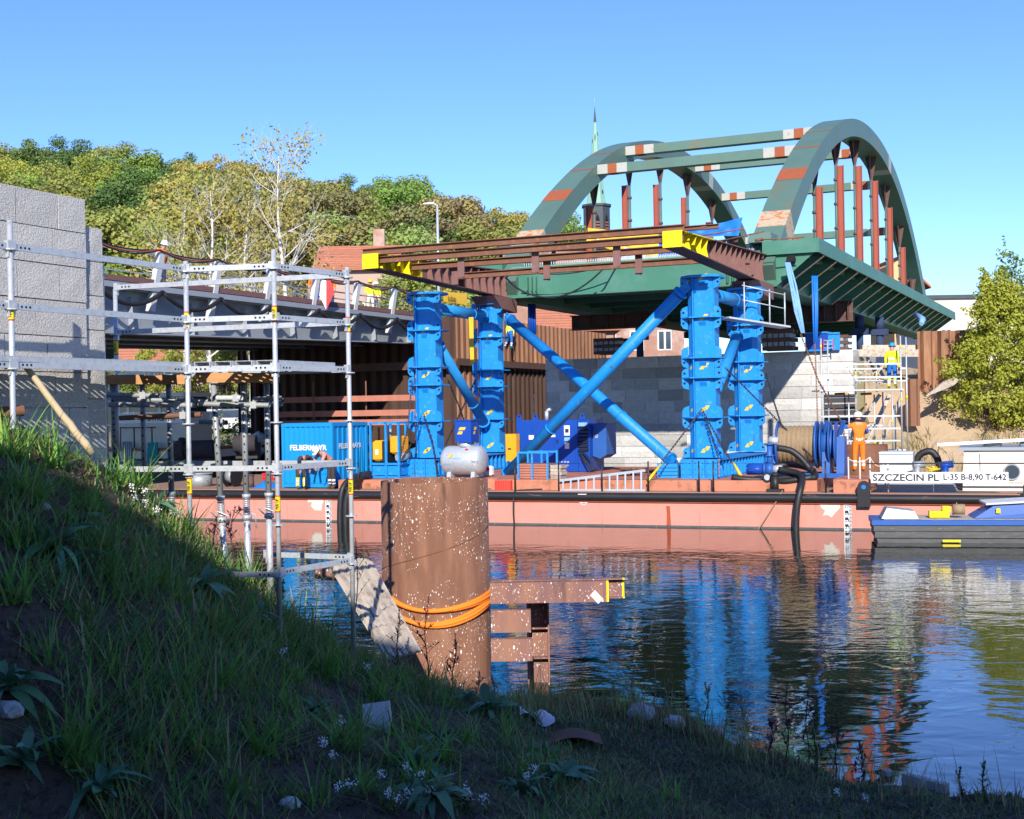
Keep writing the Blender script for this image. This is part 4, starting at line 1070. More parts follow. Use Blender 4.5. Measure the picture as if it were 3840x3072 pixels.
tubes = [(330, 1480, 596, 1484, 13.7, 'dark scaffold tube running out from the granite wall', 'galv_dark'), (440, 1497, 790, 1506, 13.9, 'mottled scaffold tube under the deck shadow', 'galv_dark'),
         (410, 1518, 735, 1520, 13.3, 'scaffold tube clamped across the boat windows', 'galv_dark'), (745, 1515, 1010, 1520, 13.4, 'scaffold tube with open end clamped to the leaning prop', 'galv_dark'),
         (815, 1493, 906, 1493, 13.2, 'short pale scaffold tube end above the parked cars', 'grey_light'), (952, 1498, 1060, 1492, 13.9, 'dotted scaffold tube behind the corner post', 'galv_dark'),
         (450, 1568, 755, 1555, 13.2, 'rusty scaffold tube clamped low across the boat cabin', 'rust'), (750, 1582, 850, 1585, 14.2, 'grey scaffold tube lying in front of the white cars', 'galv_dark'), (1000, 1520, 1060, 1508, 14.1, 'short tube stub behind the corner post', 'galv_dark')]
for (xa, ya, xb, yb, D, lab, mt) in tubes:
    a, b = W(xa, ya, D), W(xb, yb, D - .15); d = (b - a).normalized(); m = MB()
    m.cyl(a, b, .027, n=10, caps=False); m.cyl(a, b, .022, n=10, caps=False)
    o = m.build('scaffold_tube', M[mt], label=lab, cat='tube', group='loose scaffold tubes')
    m = MB(); q = a.lerp(b, .78); m.box(q, (.06, .07, .07)); m.cyl(q - ZV * .05, q + ZV * .05, .012, n=6); m.build('clamp', M['galv_dark'], o)
m = MB(); a, b = W(88, 1362, 11.2), W(345, 1700, 11.4); n = 9
m.tube([a.lerp(b, i / n) + Vector((random.uniform(-.006, .006), 0, random.uniform(-.006, .006))) for i in range(n + 1)], [.026 + .01 * i / n for i in range(n + 1)], 9)
m.build('wooden_pole', M['wood_pole'], label='peeled wooden pole leaning across the scaffold down to the grass', cat='pole')
m = MB(); a, b = W(-40, 1548, 11.2), W(88, 1540, 11.35); m.cyl(a, b, .048, n=14, caps=False); m.cyl(a, b, .042, n=14, caps=False)
m.build('steel_pipe', M['rust'], label='open-ended rusty pipe at the edge of the picture by the granite wall', cat='pipe')

# ------------------------------------------------------------------ big steel pile and its bracket
PX, PY, PR = -1.045, 17.3, .708
pile = empty('steel_pile', (PX, PY, -1.5), 0, 'wide rusty tubular steel pile spattered with white paint', 'pile')
m = MB(); m.lathe([(PR, -1.5), (PR, 2.785), (PR - .022, 2.785), (PR - .022, -1.4)], (PX, PY, 0), 64); m.build('shell', M['pile'], pile)
m = MB(); pts = []
for i in range(60):
    th = -pi * 1.0 + i / 59 * pi * 1.05; pts.append((PX + (PR + .001) * cos(th), PY + (PR + .001) * sin(th), 1.62 + .34 * (i / 59) ** 1.2 * 1.9))
m.tube(pts, .006, 5); m.build('weld_seam', M['rust'], pile)
sl = empty('orange_sling', (PX, PY, 1.1), 0, 'orange lifting sling looped twice round the rusty pile', 'sling')
def loop(zl, zm, zr, nm, ph):
    m = MB()
    for j in range(3):
        pts = []
        for i in range(65):
            th = 2 * pi * i / 64; x = cos(th); fr = max(0, -sin(th))
            z = (zl * (1 - x) / 2 + zr * (1 + x) / 2) * (1 - fr ** 1.5) + zm * fr ** 1.5
            off = (j - 1) * .036 * (0.55 + .45 * cos(th * 2 + ph)); 
            pts.append((PX + (PR + .022 + .01 * (j == 1)) * cos(th), PY + (PR + .022 + .01 * (j == 1)) * sin(th), z + off))
        m.tube(pts, .026, 6)
    m.build(nm, M['orange_sling'], sl)
loop(1.46, 1.16, 1.3, 'upper_loop', 0.4); loop(1.36, .98, 1.24, 'lower_loop', 1.5)
m = MB(); m.tube([(PX - PR - .03, PY - .1, 1.44), (PX - PR - .16, PY + .3, 1.62), (PX - PR - .3, PY + .8, 1.8)], .012, 6); m.build('tail', M['orange_sling'], sl)
bk = empty('steel_bracket', (.2, 17.4, 0), 0, 'brown steel channel bracket with yellow ends beside the pile', 'bracket')
def chan(px0, px1, py0, py1, D, back, nm, ye=True, wd=.1):
    a = W(px0, py1, D); b = W(px1, py0, D); z0, z1 = a.z, b.z; s = .0 + wd; y = D
    def piece(xa, xb, mt, nm2):
        m = MB(); sg_ = 1 if back else -1
        m.hexa([Vector((xa, y, z0)), Vector((xb, y, z0)), Vector((xb, y + .012, z0)), Vector((xa, y + .012, z0)), Vector((xa, y, z1)), Vector((xb, y, z1)), Vector((xb, y + .012, z1)), Vector((xa, y + .012, z1))])
        for z in (z0, z1 - .014):
            ya, yb = (y + .0121, y + .012 + s) if back else (y - s, y - .0001)
            m.hexa([Vector((xa, ya, z)), Vector((xb, ya, z)), Vector((xb, yb, z)), Vector((xa, yb, z)), Vector((xa, ya, z + .014)), Vector((xb, ya, z + .014)), Vector((xb, yb, z + .014)), Vector((xa, yb, z + .014))])
        m.build(nm2, M[mt], bk)
    if ye:
        piece(a.x, b.x - .028, 'pile_beam', nm); piece(b.x - .0275, b.x, 'yellow', 'yellow_end')
    else: piece(a.x, b.x, 'pile_beam', nm)
chan(1838, 2282, 2180, 2265, 16.75, True, 'front_channel')
chan(1838, 2340, 2166, 2248, 17.55, False, 'rear_channel')
chan(1842, 1990, 2288, 2374, 16.8, True, 'stub_plate', False); chan(1842, 1996, 2396, 2482, 16.8, True, 'stub_plate', False)
col = W(2018, 2400, 17.7)
m = MB(); m.ibeam((col.x, col.y, -1.2), (col.x, col.y, 1.2), .3, .3, .02, .014, up=Vector((1, 0, 0))); m.build('column', M['pile_beam'], bk)
for z in (.35, .75):
    m = MB(); m.box((col.x, col.y - .08, z), (.26, .12, .016)); m.build('stiffener', M['pile_beam'], bk)
m = MB(); c = W(2237, 2238, 16.745)
m.quad(c + Vector((-.08, 0, .02)), c + Vector((.02, 0, -.09)), c + Vector((.085, 0, -.03)), c + Vector((-.02, 0, .085))); m.build('paper_tag', M['white'], bk)
# walers towards the bank (left of the pile)
m = MB(); m.bar(W(1180, 2150, 17.2), W(1430, 2170, 17.3), .15, .14); m.build('waler', M['pile_beam'], bk)

# grooved board mat
bm_ = empty('board_walkway', W(1400, 2440, 14.8), 0, 'weathered grooved board ramp leaning between the scaffold and the pile', 'ramp')
TL, TR, BRr, BL = W(1236, 2118, 15.6), W(1388, 2088, 16.3), W(1580, 2440, 15.2), W(1450, 2470, 14.6)
for k in range(11):
    a, b = k / 11 + .012, (k + 1) / 11 - .012
    n = (TR - TL).cross(BL - TL).normalized() * -.03
    if n.z < 0: n = -n
    q = [TL.lerp(TR, a), TL.lerp(TR, b), BL.lerp(BRr, b), BL.lerp(BRr, a)]
    h = n * (1.6 if k % 2 else .2)
    m = MB(); m.hexa([p - n for p in q] + [p + h * .4 for p in q]); m.build('board', M['timber_grey'], bm_)
# ------------------------------------------------------------------ barge (frame: x along its side to the right, y inboard, z up from water)
BYAW = radians(-20.7)
E1 = Vector((cos(BYAW), sin(BYAW), 0)); E2 = Vector((-sin(BYAW), cos(BYAW), 0)); B0 = Vector((0, 42.0, 0))
def BG(x, y, z=0.0): return B0 + E1 * x + E2 * y + ZV * z
def bx(px, y, py=1780):
    u, v = uv(px, py); k = u / F
    return (k * (B0.y + E2.y * y) - E2.x * y) / (E1.x - k * E1.y)
def bz(py, px, y):            # height at which pixel row py is met, at inboard distance y under column px
    x = bx(px, y, py); D = BG(x, y).y; u, v = uv(px, py); return EYE - v * D / F
def BP(px, py, y): return BG(bx(px, y, py), y, bz(py, px, y))
DK = 1.07; PLT = 1.41
bg_ = empty('work_barge', BG(2, 4, -1.4), BYAW, 'long salmon-red work barge with black rubbing rail carrying the blue towers', 'barge')
XA, XB, WB = -16.0, 21.0, 9.9
def bbox_(m, x0, x1, y0, y1, z0, z1, mi=0):
    m.hexa([BG(x0, y0, z0), BG(x1, y0, z0), BG(x1, y1, z0), BG(x0, y1, z0), BG(x0, y0, z1), BG(x1, y0, z1), BG(x1, y1, z1), BG(x0, y1, z1)], mi); return m
m = MB(); bbox_(m, XA, XB, 0, WB, -1.4, DK - .01); m.build('hull', M['hull'], bg_)
m = MB(); bbox_(m, XA + .02, XB - .02, .02, WB - .02, DK - .01 + .002, DK + .006); m.build('deck', M['deck'], bg_)
m = MB(); m.tube([BG(XA - .05, -.02, DK - .15), BG(XA + 1, -.02, DK - .15)] + [BG(XA + 2 * i, -.02, DK - .15) for i in range(1, 19)], .135, 12); m.build('rubbing_rail', M['black_rail'], bg_)
m = MB(); m.bar(BG(XA, -.03, DK - .305), BG(XB, -.03, DK - .305), .06, .02); m.build('rail_lip', M['hull_dark'], bg_)
for k in range(12):
    x = XA + 1.5 + 3.2 * k; m = MB(); m.bar(BG(x, -.004, .72), BG(x, -.004, -.2), .008, .006, up=E1); m.build('weld_seam', M['hull'], bg_)
xr = bx(1838, .5); xe = bx(3062, .5)
m = MB(); bbox_(m, xr, xe, .55, 9.6, DK + .01, PLT); m.build('hatch_platform', M['deck_orange'], bg_)
m = MB(); bbox_(m, bx(1266, .7), bx(1440, .7), .75, 9.4, DK + .01, PLT - .03); m.build('hatch_platform', M['deck_orange'], bg_)
m = MB(); bbox_(m, bx(1440, .7) + .02, xr - .02, 1.4, 9.4, DK + .01, PLT - .01); m.build('hatch_platform', M['deck_orange'], bg_)
m = MB(); m.bar(BG(XA, -.003, .02), BG(XB, -.003, .02), .008, .07); m.build('waterline_stain', M['strake'], bg_)
# draught marks
def draught(px, lab):
    x = bx(px, 0, 1900); t = MB(); t.bar(BG(x - .11, -.006, -.3), BG(x - .11, -.006, .76), .22, .008, up=E2)
    s = t.build('draught_scale', M['white'], bg_, label=lab)
    z = .68
    for i, n in enumerate(('27', '25', '23', '21', '19')):
        text(n, .13, .085, BG(x - .2, -.012, z - .045 - .2 * i), E1, ZV, M['ink'], s, 'numeral', bold=.02)
        q = MB(); q.bar(BG(x - .14, -.012, z - .15 - .2 * i - .04), BG(x - .14, -.012, z - .15 - .2 * i + .04), .1, .004, up=E2); q.build('tick', M['ink'], s)
    q = MB()
    for k in range(26):
        zz = .73 - .04 * k; q.bar(BG(x - .035, -.012, zz - .01), BG(x - .035, -.012, zz + .01), .07, .004, up=E2)
    q.build('fine_ticks', M['ink'], s)
draught(1243, 'black and white draught scale near the container'); draught(3193, 'black and white draught scale below the mooring bracket')
def hullpatch(pts, mt, nm):
    m = MB(); m.prism([BP(px, py, -.004) for (px, py) in pts][::-1], E2 * -.003); m.build(nm, M[mt], bg_)
hullpatch([(1153, 1873), (1214, 1873), (1214, 1880), (1208, 1892), (1206, 1915), (1180, 1914), (1166, 1898), (1170, 1884), (1155, 1884)], 'offwhite', 'bare_patch')
hullpatch([(3071, 1889), (3150, 1888), (3150, 1905), (3135, 1921), (3118, 1941), (3103, 1932), (3086, 1934), (3094, 1914), (3083, 1908)], 'offwhite', 'bare_patch')
hullpatch([(2498, 1898), (2512, 1898), (2517, 1985), (2499, 1984), (2501, 1930)], 'hull_dark', 'rust_streak')
hullpatch([(2756, 1900), (2762, 1900), (2770, 1980), (2752, 1982)], 'hull', 'rust_streak')
m = MB(); c = BP(2188, 1885, -.02); 
pts = [c + E1 * (.085 * cos(2 * pi * i / 24)) + ZV * (.085 * sin(2 * pi * i / 24)) for i in range(25)]
m.tube(pts, .012, 5); m.bar(c - E1 * .14, c + E1 * .14, .012, .022); m.bar(c - E1 * .14 + ZV * .27 - E2 * .12, c + E1 * .14 + ZV * .27 - E2 * .12, .006, .022); m.build('load_line_mark', M['white'], bg_)
text('P', .045, .06, c - E1 * .16 + ZV * .05 - E2 * .012, E1, ZV, M['white'], bg_, 'numeral'); text('R', .045, .06, c + E1 * .12 + ZV * .05 - E2 * .012, E1, ZV, M['white'], bg_, 'numeral')
for px in (1085, 2060, 3806):
    pass
# stanchions and wire
prev = None
for px in (1147, 1345, 1932, 2096, 2258, 2432, 2622, 2676, 3097):
    x = bx(px, .12, 1845); m = MB(); m.cyl(BG(x, .12, DK), BG(x, .12, DK + (.95 if px != 1147 else .8)), .03, .022, 8); m.build('stanchion', M['black_rail'], bg_)
    if prev is not None and not (prev[0] < 1400 < px): m = MB(); m.tube(sag(BG(prev[1], .12, DK + .9), BG(x, .12, DK + .9), .02, 6), .006, 4); m.build('guard_wire', M['black'], bg_)
    prev = (px, x)
m = MB(); xs = bx(3250, -.02); m.bar(BG(xs, .05, DK + .87), BG(XB, .05, DK + .87), .03, .035); m.build('guard_rail', M['black_rail'], bg_)
m = MB(); m.bar(BG(xs, .05, DK + .18), BG(XB, .05, DK + .18), .02, .02); m.build('guard_rail', M['black_rail'], bg_)
# white side rails beside the orange worker
for px in (3182, 3225, 3263, 3330):
    p = BP(px, 1845, .4); m = MB(); m.cyl(BG(bx(px, .4), .4, DK), BG(bx(px, .4), .4, DK + 1.05), .022, n=8); m.build('white_stanchion', M['offwhite'], bg_)
m = MB(); m.tube(sag(BG(bx(3182, .4), .4, DK + 1), BG(bx(3263, .4), .4, DK + 1.04), .12, 6), .014, 5); m.tube(sag(BG(bx(3263, .4), .4, DK + 1.04), BG(bx(3330, .4), .4, DK + 1.0), .25, 6), .012, 5); m.build('white_rope', M['offwhite'], bg_)
# mooring brackets with a hole
for (px, nm) in ((3240, 0), (3862, 1)):
    x = bx(px, -.12, 1850); m = MB(); pts = [BG(x - .18, -.2, DK - .38), BG(x + .18, -.2, DK - .38), BG(x + .18, -.2, DK + .2)]
    pts += [BG(x + .18 * cos(t), -.2, DK + .2 + .18 * sin(t)) for t in [pi * i / 10 for i in range(1, 10)]] + [BG(x - .18, -.2, DK + .2)]
    m.prism(pts, E2 * .1); b = m.build('mooring_bracket', M['black'], bg_)
    m = MB(); m.cyl(BG(x, -.207, DK + .2), BG(x, -.195, DK + .2), .065, n=14); m.build('hole', M['bluetarp'], b)
x = bx(2907, .3, 1830); m = MB(); m.cyl(BG(x, .3, DK), BG(x, .3, DK + .5), .11, n=16); m.cyl(BG(x, .3, DK + .5), BG(x, .3, DK + .56), .13, n=16); m.box(BG(x, .3, DK + .05), (.5, .3, .1), BYAW); m.build('bollard', M['black'], bg_)
x = bx(940, 1.2, 1830); m = MB(); m.cyl(BG(x, 1.2, DK), BG(x, 1.2, DK + .42), .13, n=16); m.cyl(BG(x, 1.2, DK + .42), BG(x, 1.2, DK + .46), .15, n=16); m.build('bollard', M['rust_dark'], bg_)

# name boards
nb = empty('name_board', BP(3265, 1812, -.02), BYAW, 'long white name board with black registration lettering on the barge rail', 'sign')
a0 = BP(3265, 1811, -.03); a1 = BP(3530, 1811, -.03); a2 = BP(3783, 1811, -.03); hb = .31
for (p, q, s) in ((a0, a1, 'SZCZECIN PL'), (a1, a2, 'L-35 B-8,90 T-642')):
    m = MB(); d = (q - p); d.z = 0; q_ = p + d; m.bar(p + ZV * hb / 2 + d * .004, q_ + ZV * hb / 2 - d * .004, .02, hb); bo = m.build('board', M['white'], nb)
    L = d.length; text(s, L - .12, .205, p + d.normalized() * .06 + ZV * .055 - E2 * .0125, d, ZV, M['ink'], bo, bold=.022)

# ------------------------------------------------------------------ blue towers
TW_H = [1.30, 1.27, .635, 1.29, 1.285]
TB = 2.06
def tower_proto(label, loc):
    t = empty('lifting_tower', loc, RZ, label, 'tower', 'blue lifting towers')
    o = Vector(loc)
    def L(x, y, z): return o + VR * x + VA * y + ZV * z
    plan = [(-.44, -.2), (-.2, -.42), (.28, -.42), (.44, -.26), (.44, .26), (.28, .42), (-.28, .42), (-.44, .26)]
    z = 0.0
    for i, h in enumerate(TW_H):
        m = MB(); m.prism([L(x, y, z + .0) for (x, y) in plan], ZV * (h - .04)); seg = m.build('segment', M['blue'], t)
        m = MB(); m.prism([L(x * 1.5, y * 1.42, z + h - .04) for (x, y) in plan], ZV * .04); m.build('flange', M['blue'], seg)
        m = MB(); m.prism([L(-.21, -.42, z), L(-.21, -.53, z), L(-.21, -.53, z + h - .04), L(-.21, -.42, z + h - .04)], VR * .03); m.build('rib', M['blue'], seg)
        eh = .3 if h > 1 else .25
        for sx in (-1, 1):
            for (zb, up) in ((z, 0), (z + h - .04 - eh, 1)):
                if h < 1 and up == 0 and i == 2: pass
                if up: pts = [(.43, eh), (.66, eh), (.66, .09), (.6, .0), (.43, -.06)]
                else: pts = [(.43, .0), (.66, .0), (.66, eh - .09), (.6, eh), (.43, eh + .06)]
                m = MB(); m.prism([L(sx * x, -.3, zb + zz) for (x, zz) in pts], VA * .04)
                if i % 2 == 0 or up: m.cyl(L(sx * .57, -.303, zb + eh * .5), L(sx * .57, -.299, zb + eh * .5), .04, n=10, mi=1)
                for zz in (.06, .14, .22): m.cyl(L(sx * .63, -.302, zb + zz), L(sx * .63, -.299, zb + zz), .012, n=6, mi=1)
                m.build('ear_plate', [M['blue'], M['hole']], seg)
        m = MB(); m.hexa([L(.0, -.42, z + h - .3), L(.2, -.42, z + h - .3), L(.2, -.4, z + h - .3), L(0, -.4, z + h - .3), L(.0, -.5, z + h - .16), L(.2, -.5, z + h - .16), L(.2, -.4, z + h - .16), L(0, -.4, z + h - .16)]); m.build('bracket', M['blue'], seg)
        up = i > 2
        zc = z + (h - .13 if up else .16) if h > 1 else z + h * .38
        for k in range(2):
            m = MB(); xx = -.04 + .11 * k
            zz = zc + (.07 if k else 0)
            m.prism([L(xx, -.425, zz), L(xx + .13, -.425, zz), L(xx + .22, -.425, zz + .13), L(xx + .09, -.425, zz + .13)], VA * -.003); m.build('yellow_mark', M['yellow_mark'], seg)
        m = MB(); m.prism([L(-.4, -.245, zc), L(-.34, -.3, zc), L(-.3, -.335, zc + .11), L(-.36, -.28, zc + .11)], (VR + VA) * -.004); m.build('yellow_mark', M['yellow_mark'], seg)
        z += h
    m = MB(); m.prism([L(x * 1.45, y * 1.42, z) for (x, y) in plan], ZV * .04); m.build('cap_plate', M['blue'], t)
    return t
T_RF, T_LF, T_RR, T_LR = Vector((6.2, 42.0, TB)), Vector((-2.94, 46.3, TB)), Vector((8.45, 46.7, TB)), Vector((-.8, 51.3, TB))
tp = tower_proto('tall blue bolted tower in front of the rope winch, nearest us', T_RF)
copy_tree(tp, T_LF, RZ, 'blue bolted tower standing behind the galvanised tank, on the container side')
copy_tree(tp, T_RR, RZ, 'rear blue tower beside the rope winch with the small platform on it')
copy_tree(tp, T_LR, RZ, 'rear blue tower between the cofferdam and the blue generator')
# base beams under each pair
def base(p, q, label):
    d = (q - p); d.z = 0; n = d.normalized(); s = Vector((n.y, -n.x, 0))
    a = p - n * .72; b = q + n * .7; z0, z1 = PLT, TB - .04
    t = empty('base_beam', Vector((a.x, a.y, z0)), atan2(n.y, n.x) - pi / 2, label, 'base frame', 'tower base frames')
    def L(x, y, z): return Vector((a.x, a.y, 0)) + s * x + n * y + ZV * z
    LL = (b - a).length
    m = MB(); m.hexa([L(-.5, .03, z0 + .04), L(.5, .03, z0 + .04), L(.5, LL, z0 + .04), L(-.5, LL, z0 + .04), L(-.5, .03, z1 - .05), L(.5, .03, z1 - .05), L(.5, LL, z1 - .05), L(-.5, LL, z1 - .05)]); m.build('web_box', M['blue'], t)
    for (zz, nm) in ((z0, 'bottom_flange'), (z1 - .05, 'top_flange')):
        m = MB(); m.hexa([L(-.62, 0, zz), L(.62, 0, zz), L(.62, LL, zz), L(-.62, LL, zz), L(-.62, 0, zz + .04), L(.62, 0, zz + .04), L(.62, LL, zz + .04), L(-.62, LL, zz + .04)]); m.build(nm, M['blue'], t)
    for k in range(3):
        m = MB(); x0 = -.6 + .42 * k
        m.hexa([L(x0, -.03, z0 - .005), L(x0 + .36, -.03, z0 - .005), L(x0 + .36, .025, z0 - .005), L(x0, .025, z0 - .005), L(x0, -.03, z1 - .0), L(x0 + .36, -.03, z1), L(x0 + .36, .025, z1), L(x0, .025, z1)])
        for ii in (.06, .3):
            for jj in (.12, .3, .48): m.cyl(L(x0 + ii, -.04, z0 + jj), L(x0 + ii, -.029, z0 + jj), .016, n=6, mi=1)
        m.build('end_plate', [M['blue'], M['hole']], t)
    k = .25
    while k < LL - .1:
        m = MB(); m.prism([L(.505, k, z0 + .045), L(.6, k, z0 + .045), L(.6, k, z1 - .055), L(.505, k, z1 - .055)], n * .03); m.build('stiffener', M['blue'], t); k += .38
base(T_RF, T_RR, 'blue stiffened base beam under the two towers beside the winch')
base(T_LF, T_LR, 'blue stiffened base beam under the two towers behind the tank')
# braces
def brace(p, q, r, label, mt='blue', ext=True):
    t = empty('brace_tube', (p + q) / 2, 0, label, 'brace', 'tubular braces')
    d = (q - p).normalized(); m = MB(); m.cyl(p + d * .25, q - d * .25, r, n=20); m.build('tube', M[mt], t)
    for e, s in ((p, 1), (q, -1)):
        m = MB(); m.cyl(e + d * s * .22, e + d * s * .3, r * 1.25, n=20); m.build('collar', M[mt], t)
        m = MB(); _, sd, u = frame(d); m.bar(e - d * s * .12, e + d * s * .24, .05, r * 1.5, up=u); m.cyl(e - sd * .09, e + sd * .09, .07, n=10); m.build('clevis', M[mt], t)
    c = p.lerp(q, .72); m = MB(); m.cyl(c - d * .03, c + d * .03, r * 1.12, n=20); m.build('joint_ring', M[mt], t)
brace(W(2572, 1078, 41.6), W(1885, 1796, 46.2), .2, 'long blue diagonal tube rising to the nearest tower top, foremost at the crossing')
brace(W(1902, 1190, 51.2), W(2530, 1738, 42.9), .2, 'long blue diagonal tube falling to the nearest tower foot, hindmost at the crossing')
brace(T_LF + ZV * 5.3 + VA * .45, T_LR + ZV * 5.3 - VA * .45, .21, 'worn blue horizontal tube joining the tops of the towers by the cofferdam', 'blue_worn')
brace(T_RF + ZV * 5.3 + VA * .45, T_RR + ZV * 5.3 - VA * .45, .21, 'worn blue horizontal tube joining the tops of the towers by the winch', 'blue_worn')
brace(T_LF + ZV * 4.1 + VA * .45 + VR * .1, T_LR + ZV * 1.0 - VA * .5, .19, 'worn blue slanting tube between the towers by the cofferdam', 'blue_worn')
brace(T_RR + ZV * 4.2 - VA * .5 - VR * .2, T_RF + ZV * 1.6 + VA * .5, .19, 'pale blue slanting tube between the towers by the winch', 'blue_worn')
# small access platform on the tower pair by the winch
ap = empty('tower_platform', W(2760, 1195, 45.6), RZ, 'small grey access platform with handrail on the tower by the winch', 'platform')
a, b = W(2715, 1193, 44.6), W(2945, 1228, 45.4)
m = MB(); m.bar(a, b, .7, .06); m.build('deck', M['galv'], ap)
for (px, y0, y1, D) in ((2790, 1058, 1205, 45.0), (2885, 1085, 1222, 45.3), (2942, 1098, 1232, 45.4)):
    m = MB(); m.cyl(W(px, y0, D), W(px + 2, y1, D), .026, n=8); m.build('post', M['galv'], ap)
for (pa, pb) in (((2782, 1070), (2942, 1106)), ((2785, 1125), (2945, 1158))):
    m = MB(); m.cyl(W(*pa, 45.0), W(*pb, 45.4), .02, n=6); m.build('handrail', M['galv'], ap)

# ------------------------------------------------------------------ chains
def chain(pts, label, mt='chain', r=.022, pitch=.1, group='chains'):
    m = MB(); path = [Vector(p) for p in pts]; k = 0
    for p, q in zip(path, path[1:]):
        n = max(1, int((q - p).length / pitch)); d, s, u = frame(q - p)
        for i in range(n):
            c = p.lerp(q, (i + .5) / n); ax = (s + u * (1 if k % 2 else -1)).normalized(); k += 1
            for sg_ in (-1, 1): m.bar(c - d * pitch * .62 + ax * sg_ * r, c + d * pitch * .62 + ax * sg_ * r, r * .8, r * .8)
            for sg_ in (-1, 1): m.bar(c + d * sg_ * pitch * .6 - ax * r, c + d * sg_ * pitch * .6 + ax * r, r * .8, r * .8)
    m.build('chain', M[mt], label=label, cat='chain', group=group)
chain([W(2628, 1540, 41.4), W(2480, 1735, 41.2)], 'dark chain from the nearest tower down to the yellow strap')
chain([W(2632, 1535, 41.4), W(2700, 1660, 41.0), W(2745, 1735, 40.6)], 'dark chain falling from the nearest tower to the winch side')
chain([W(2650, 1580, 41.3), W(2695, 1720, 41.0), W(2697, 1790, 40.9)], 'dark chain hanging down over the base of the nearest tower')
chain([W(2720, 1380, 42.5), W(2880, 1540, 41.6), W(3050, 1720, 40.5)], 'long dark chain slanting from the nearest tower across the rope drum')
chain([W(2872, 1400, 46.2), W(2900, 1500, 44.5), W(2935, 1610, 42.8)], 'dark chain from the rear tower to the rope drum')
chain([W(3003, 1255, 46.1), W(3070, 1430, 45), W(3165, 1600, 42.6)], 'rusty chain from the pale blue sling to the orange worker', 'rust')
chain([W(3056, 1290, 47.1), W(3062, 1450, 46.8), W(3068, 1650, 46.4)], 'chain hanging straight below the deep blue sling', 'rust')
chain([W(3163, 1605, 42.4), W(3168, 1700, 42.4), W(3172, 1760, 42.4)], 'short chain hanging from the hand of the orange worker', 'rust')
chain([W(1588, 1552, 45.6), W(1620, 1650, 45.3), W(1642, 1780, 45.0)], 'blue-black chain down the face of the tower behind the tank')
chain([W(1545, 1425, 46.0), W(1530, 1600, 45.2), W(1500, 1720, 44.9)], 'blue-black chain between that tower and the yellow engine')
chain([W(1580, 1560, 45.6), W(1545, 1660, 45.2), W(1505, 1725, 44.9)], 'slack blue chain gathered beside the yellow engine')
chain([W(1680, 1425, 46.5), W(1720, 1520, 47.5), W(1745, 1590, 48.5)], 'dark chain beside the slanting worn tube')
chain([W(1785, 1420, 50.6), W(1735, 1530, 49), W(1670, 1670, 46)], 'dark chain crossing behind the slanting worn tube')
chain([W(2003, 1480, 62), W(2003, 1600, 62)], 'pale hanging chain against the dark gap beside the stone wall', 'galv')

# ------------------------------------------------------------------ container with ribbed sides
cx = BP(1250, 1838, .75); CW, CL, CH = 2.1, 2.35, 2.24
cz = DK + .03
ct = empty('shipping_container', Vector((cx.x, cx.y, cz)) - VR * CW / 2 + VA * CL / 2, RZ, 'small blue ribbed steel container with white company lettering on the barge', 'container')
co = Vector((cx.x, cx.y, cz)) - VR * CW
def CT(x, y, z): return co + VR * x + VA * y + ZV * z
m = MB(); m.hexa([CT(.05, .06, .1), CT(CW - .05, .06, .1), CT(CW - .05, CL - .05, .1), CT(.05, CL - .05, .1), CT(.05, .06, CH - .1), CT(CW - .05, .06, CH - .1), CT(CW - .05, CL - .05, CH - .1), CT(.05, CL - .05, CH - .1)]); m.build('body', M['blue_cont'], ct)
def corr(p0, d, L, nrm, z0, z1, n, nm):
    m = MB(); s = L / n; prev = None; pr = []
    for k in range(n):
        x = k * s; pr += [(x, 0), (x + s * .3, 0), (x + s * .45, .035), (x + s * .85, .035)]
    pr.append((L, 0))
    for (a, b) in zip(pr, pr[1:]):
        A_ = p0 + d * a[0] - nrm * a[1]; B_ = p0 + d * b[0] - nrm * b[1]
        m.quad(A_ + ZV * z0, B_ + ZV * z0, B_ + ZV * z1, A_ + ZV * z1)
    m.build(nm, M['blue_cont'], ct)
corr(CT(.1, .02, 0), VR, CW - .2, -VA, .14, CH - .12, 9, 'ribbed_panel'); corr(CT(CW - .02, .1, 0), VA, CL - .2, VR, .14, CH - .12, 7, 'ribbed_panel')
for (x, y) in ((.05, .05), (CW - .05, .05), (CW - .05, CL - .05), (.05, CL - .05)):
    m = MB(); m.bar(CT(x, y, 0), CT(x, y, CH), .11, .11, up=VA); m.build('corner_post', M['blue_cont'], ct)
for z in (.07, CH - .06):
    m = MB(); m.bar(CT(.1, .045, z), CT(CW - .1, .045, z), .09, .12); m.bar(CT(CW - .045, .1, z), CT(CW - .045, CL - .1, z), .09, .12); m.build('rail', M['blue_cont'], ct)
m = MB(); m.hexa([CT(.05, .05, CH - .03), CT(CW - .05, .05, CH - .03), CT(CW - .05, CL - .05, CH - .03), CT(.05, CL - .05, CH - .03), CT(.05, .05, CH + .01), CT(CW - .05, .05, CH + .01), CT(CW - .05, CL - .05, CH + .01), CT(.05, CL - .05, CH + .01)]); m.build('roof', M['blue_cont'], ct)
text('FELBERMAYR', 1.52, .19, CT(.34, .01, 1.3), VR, ZV, M['white'], ct, bold=.03); text('FELBERMAYR', 1.5, .18, CT(CW - .012, .42, 1.34), VA, ZV, M['white'], ct, bold=.03)
for k in range(2):
    m = MB(); m.cyl(CT(CW - .01, CL - .55 + .25 * k, .2), CT(CW - .01, CL - .55 + .25 * k, CH - .2), .018, n=6); m.build('lock_rod', M['blue_cont'], ct)

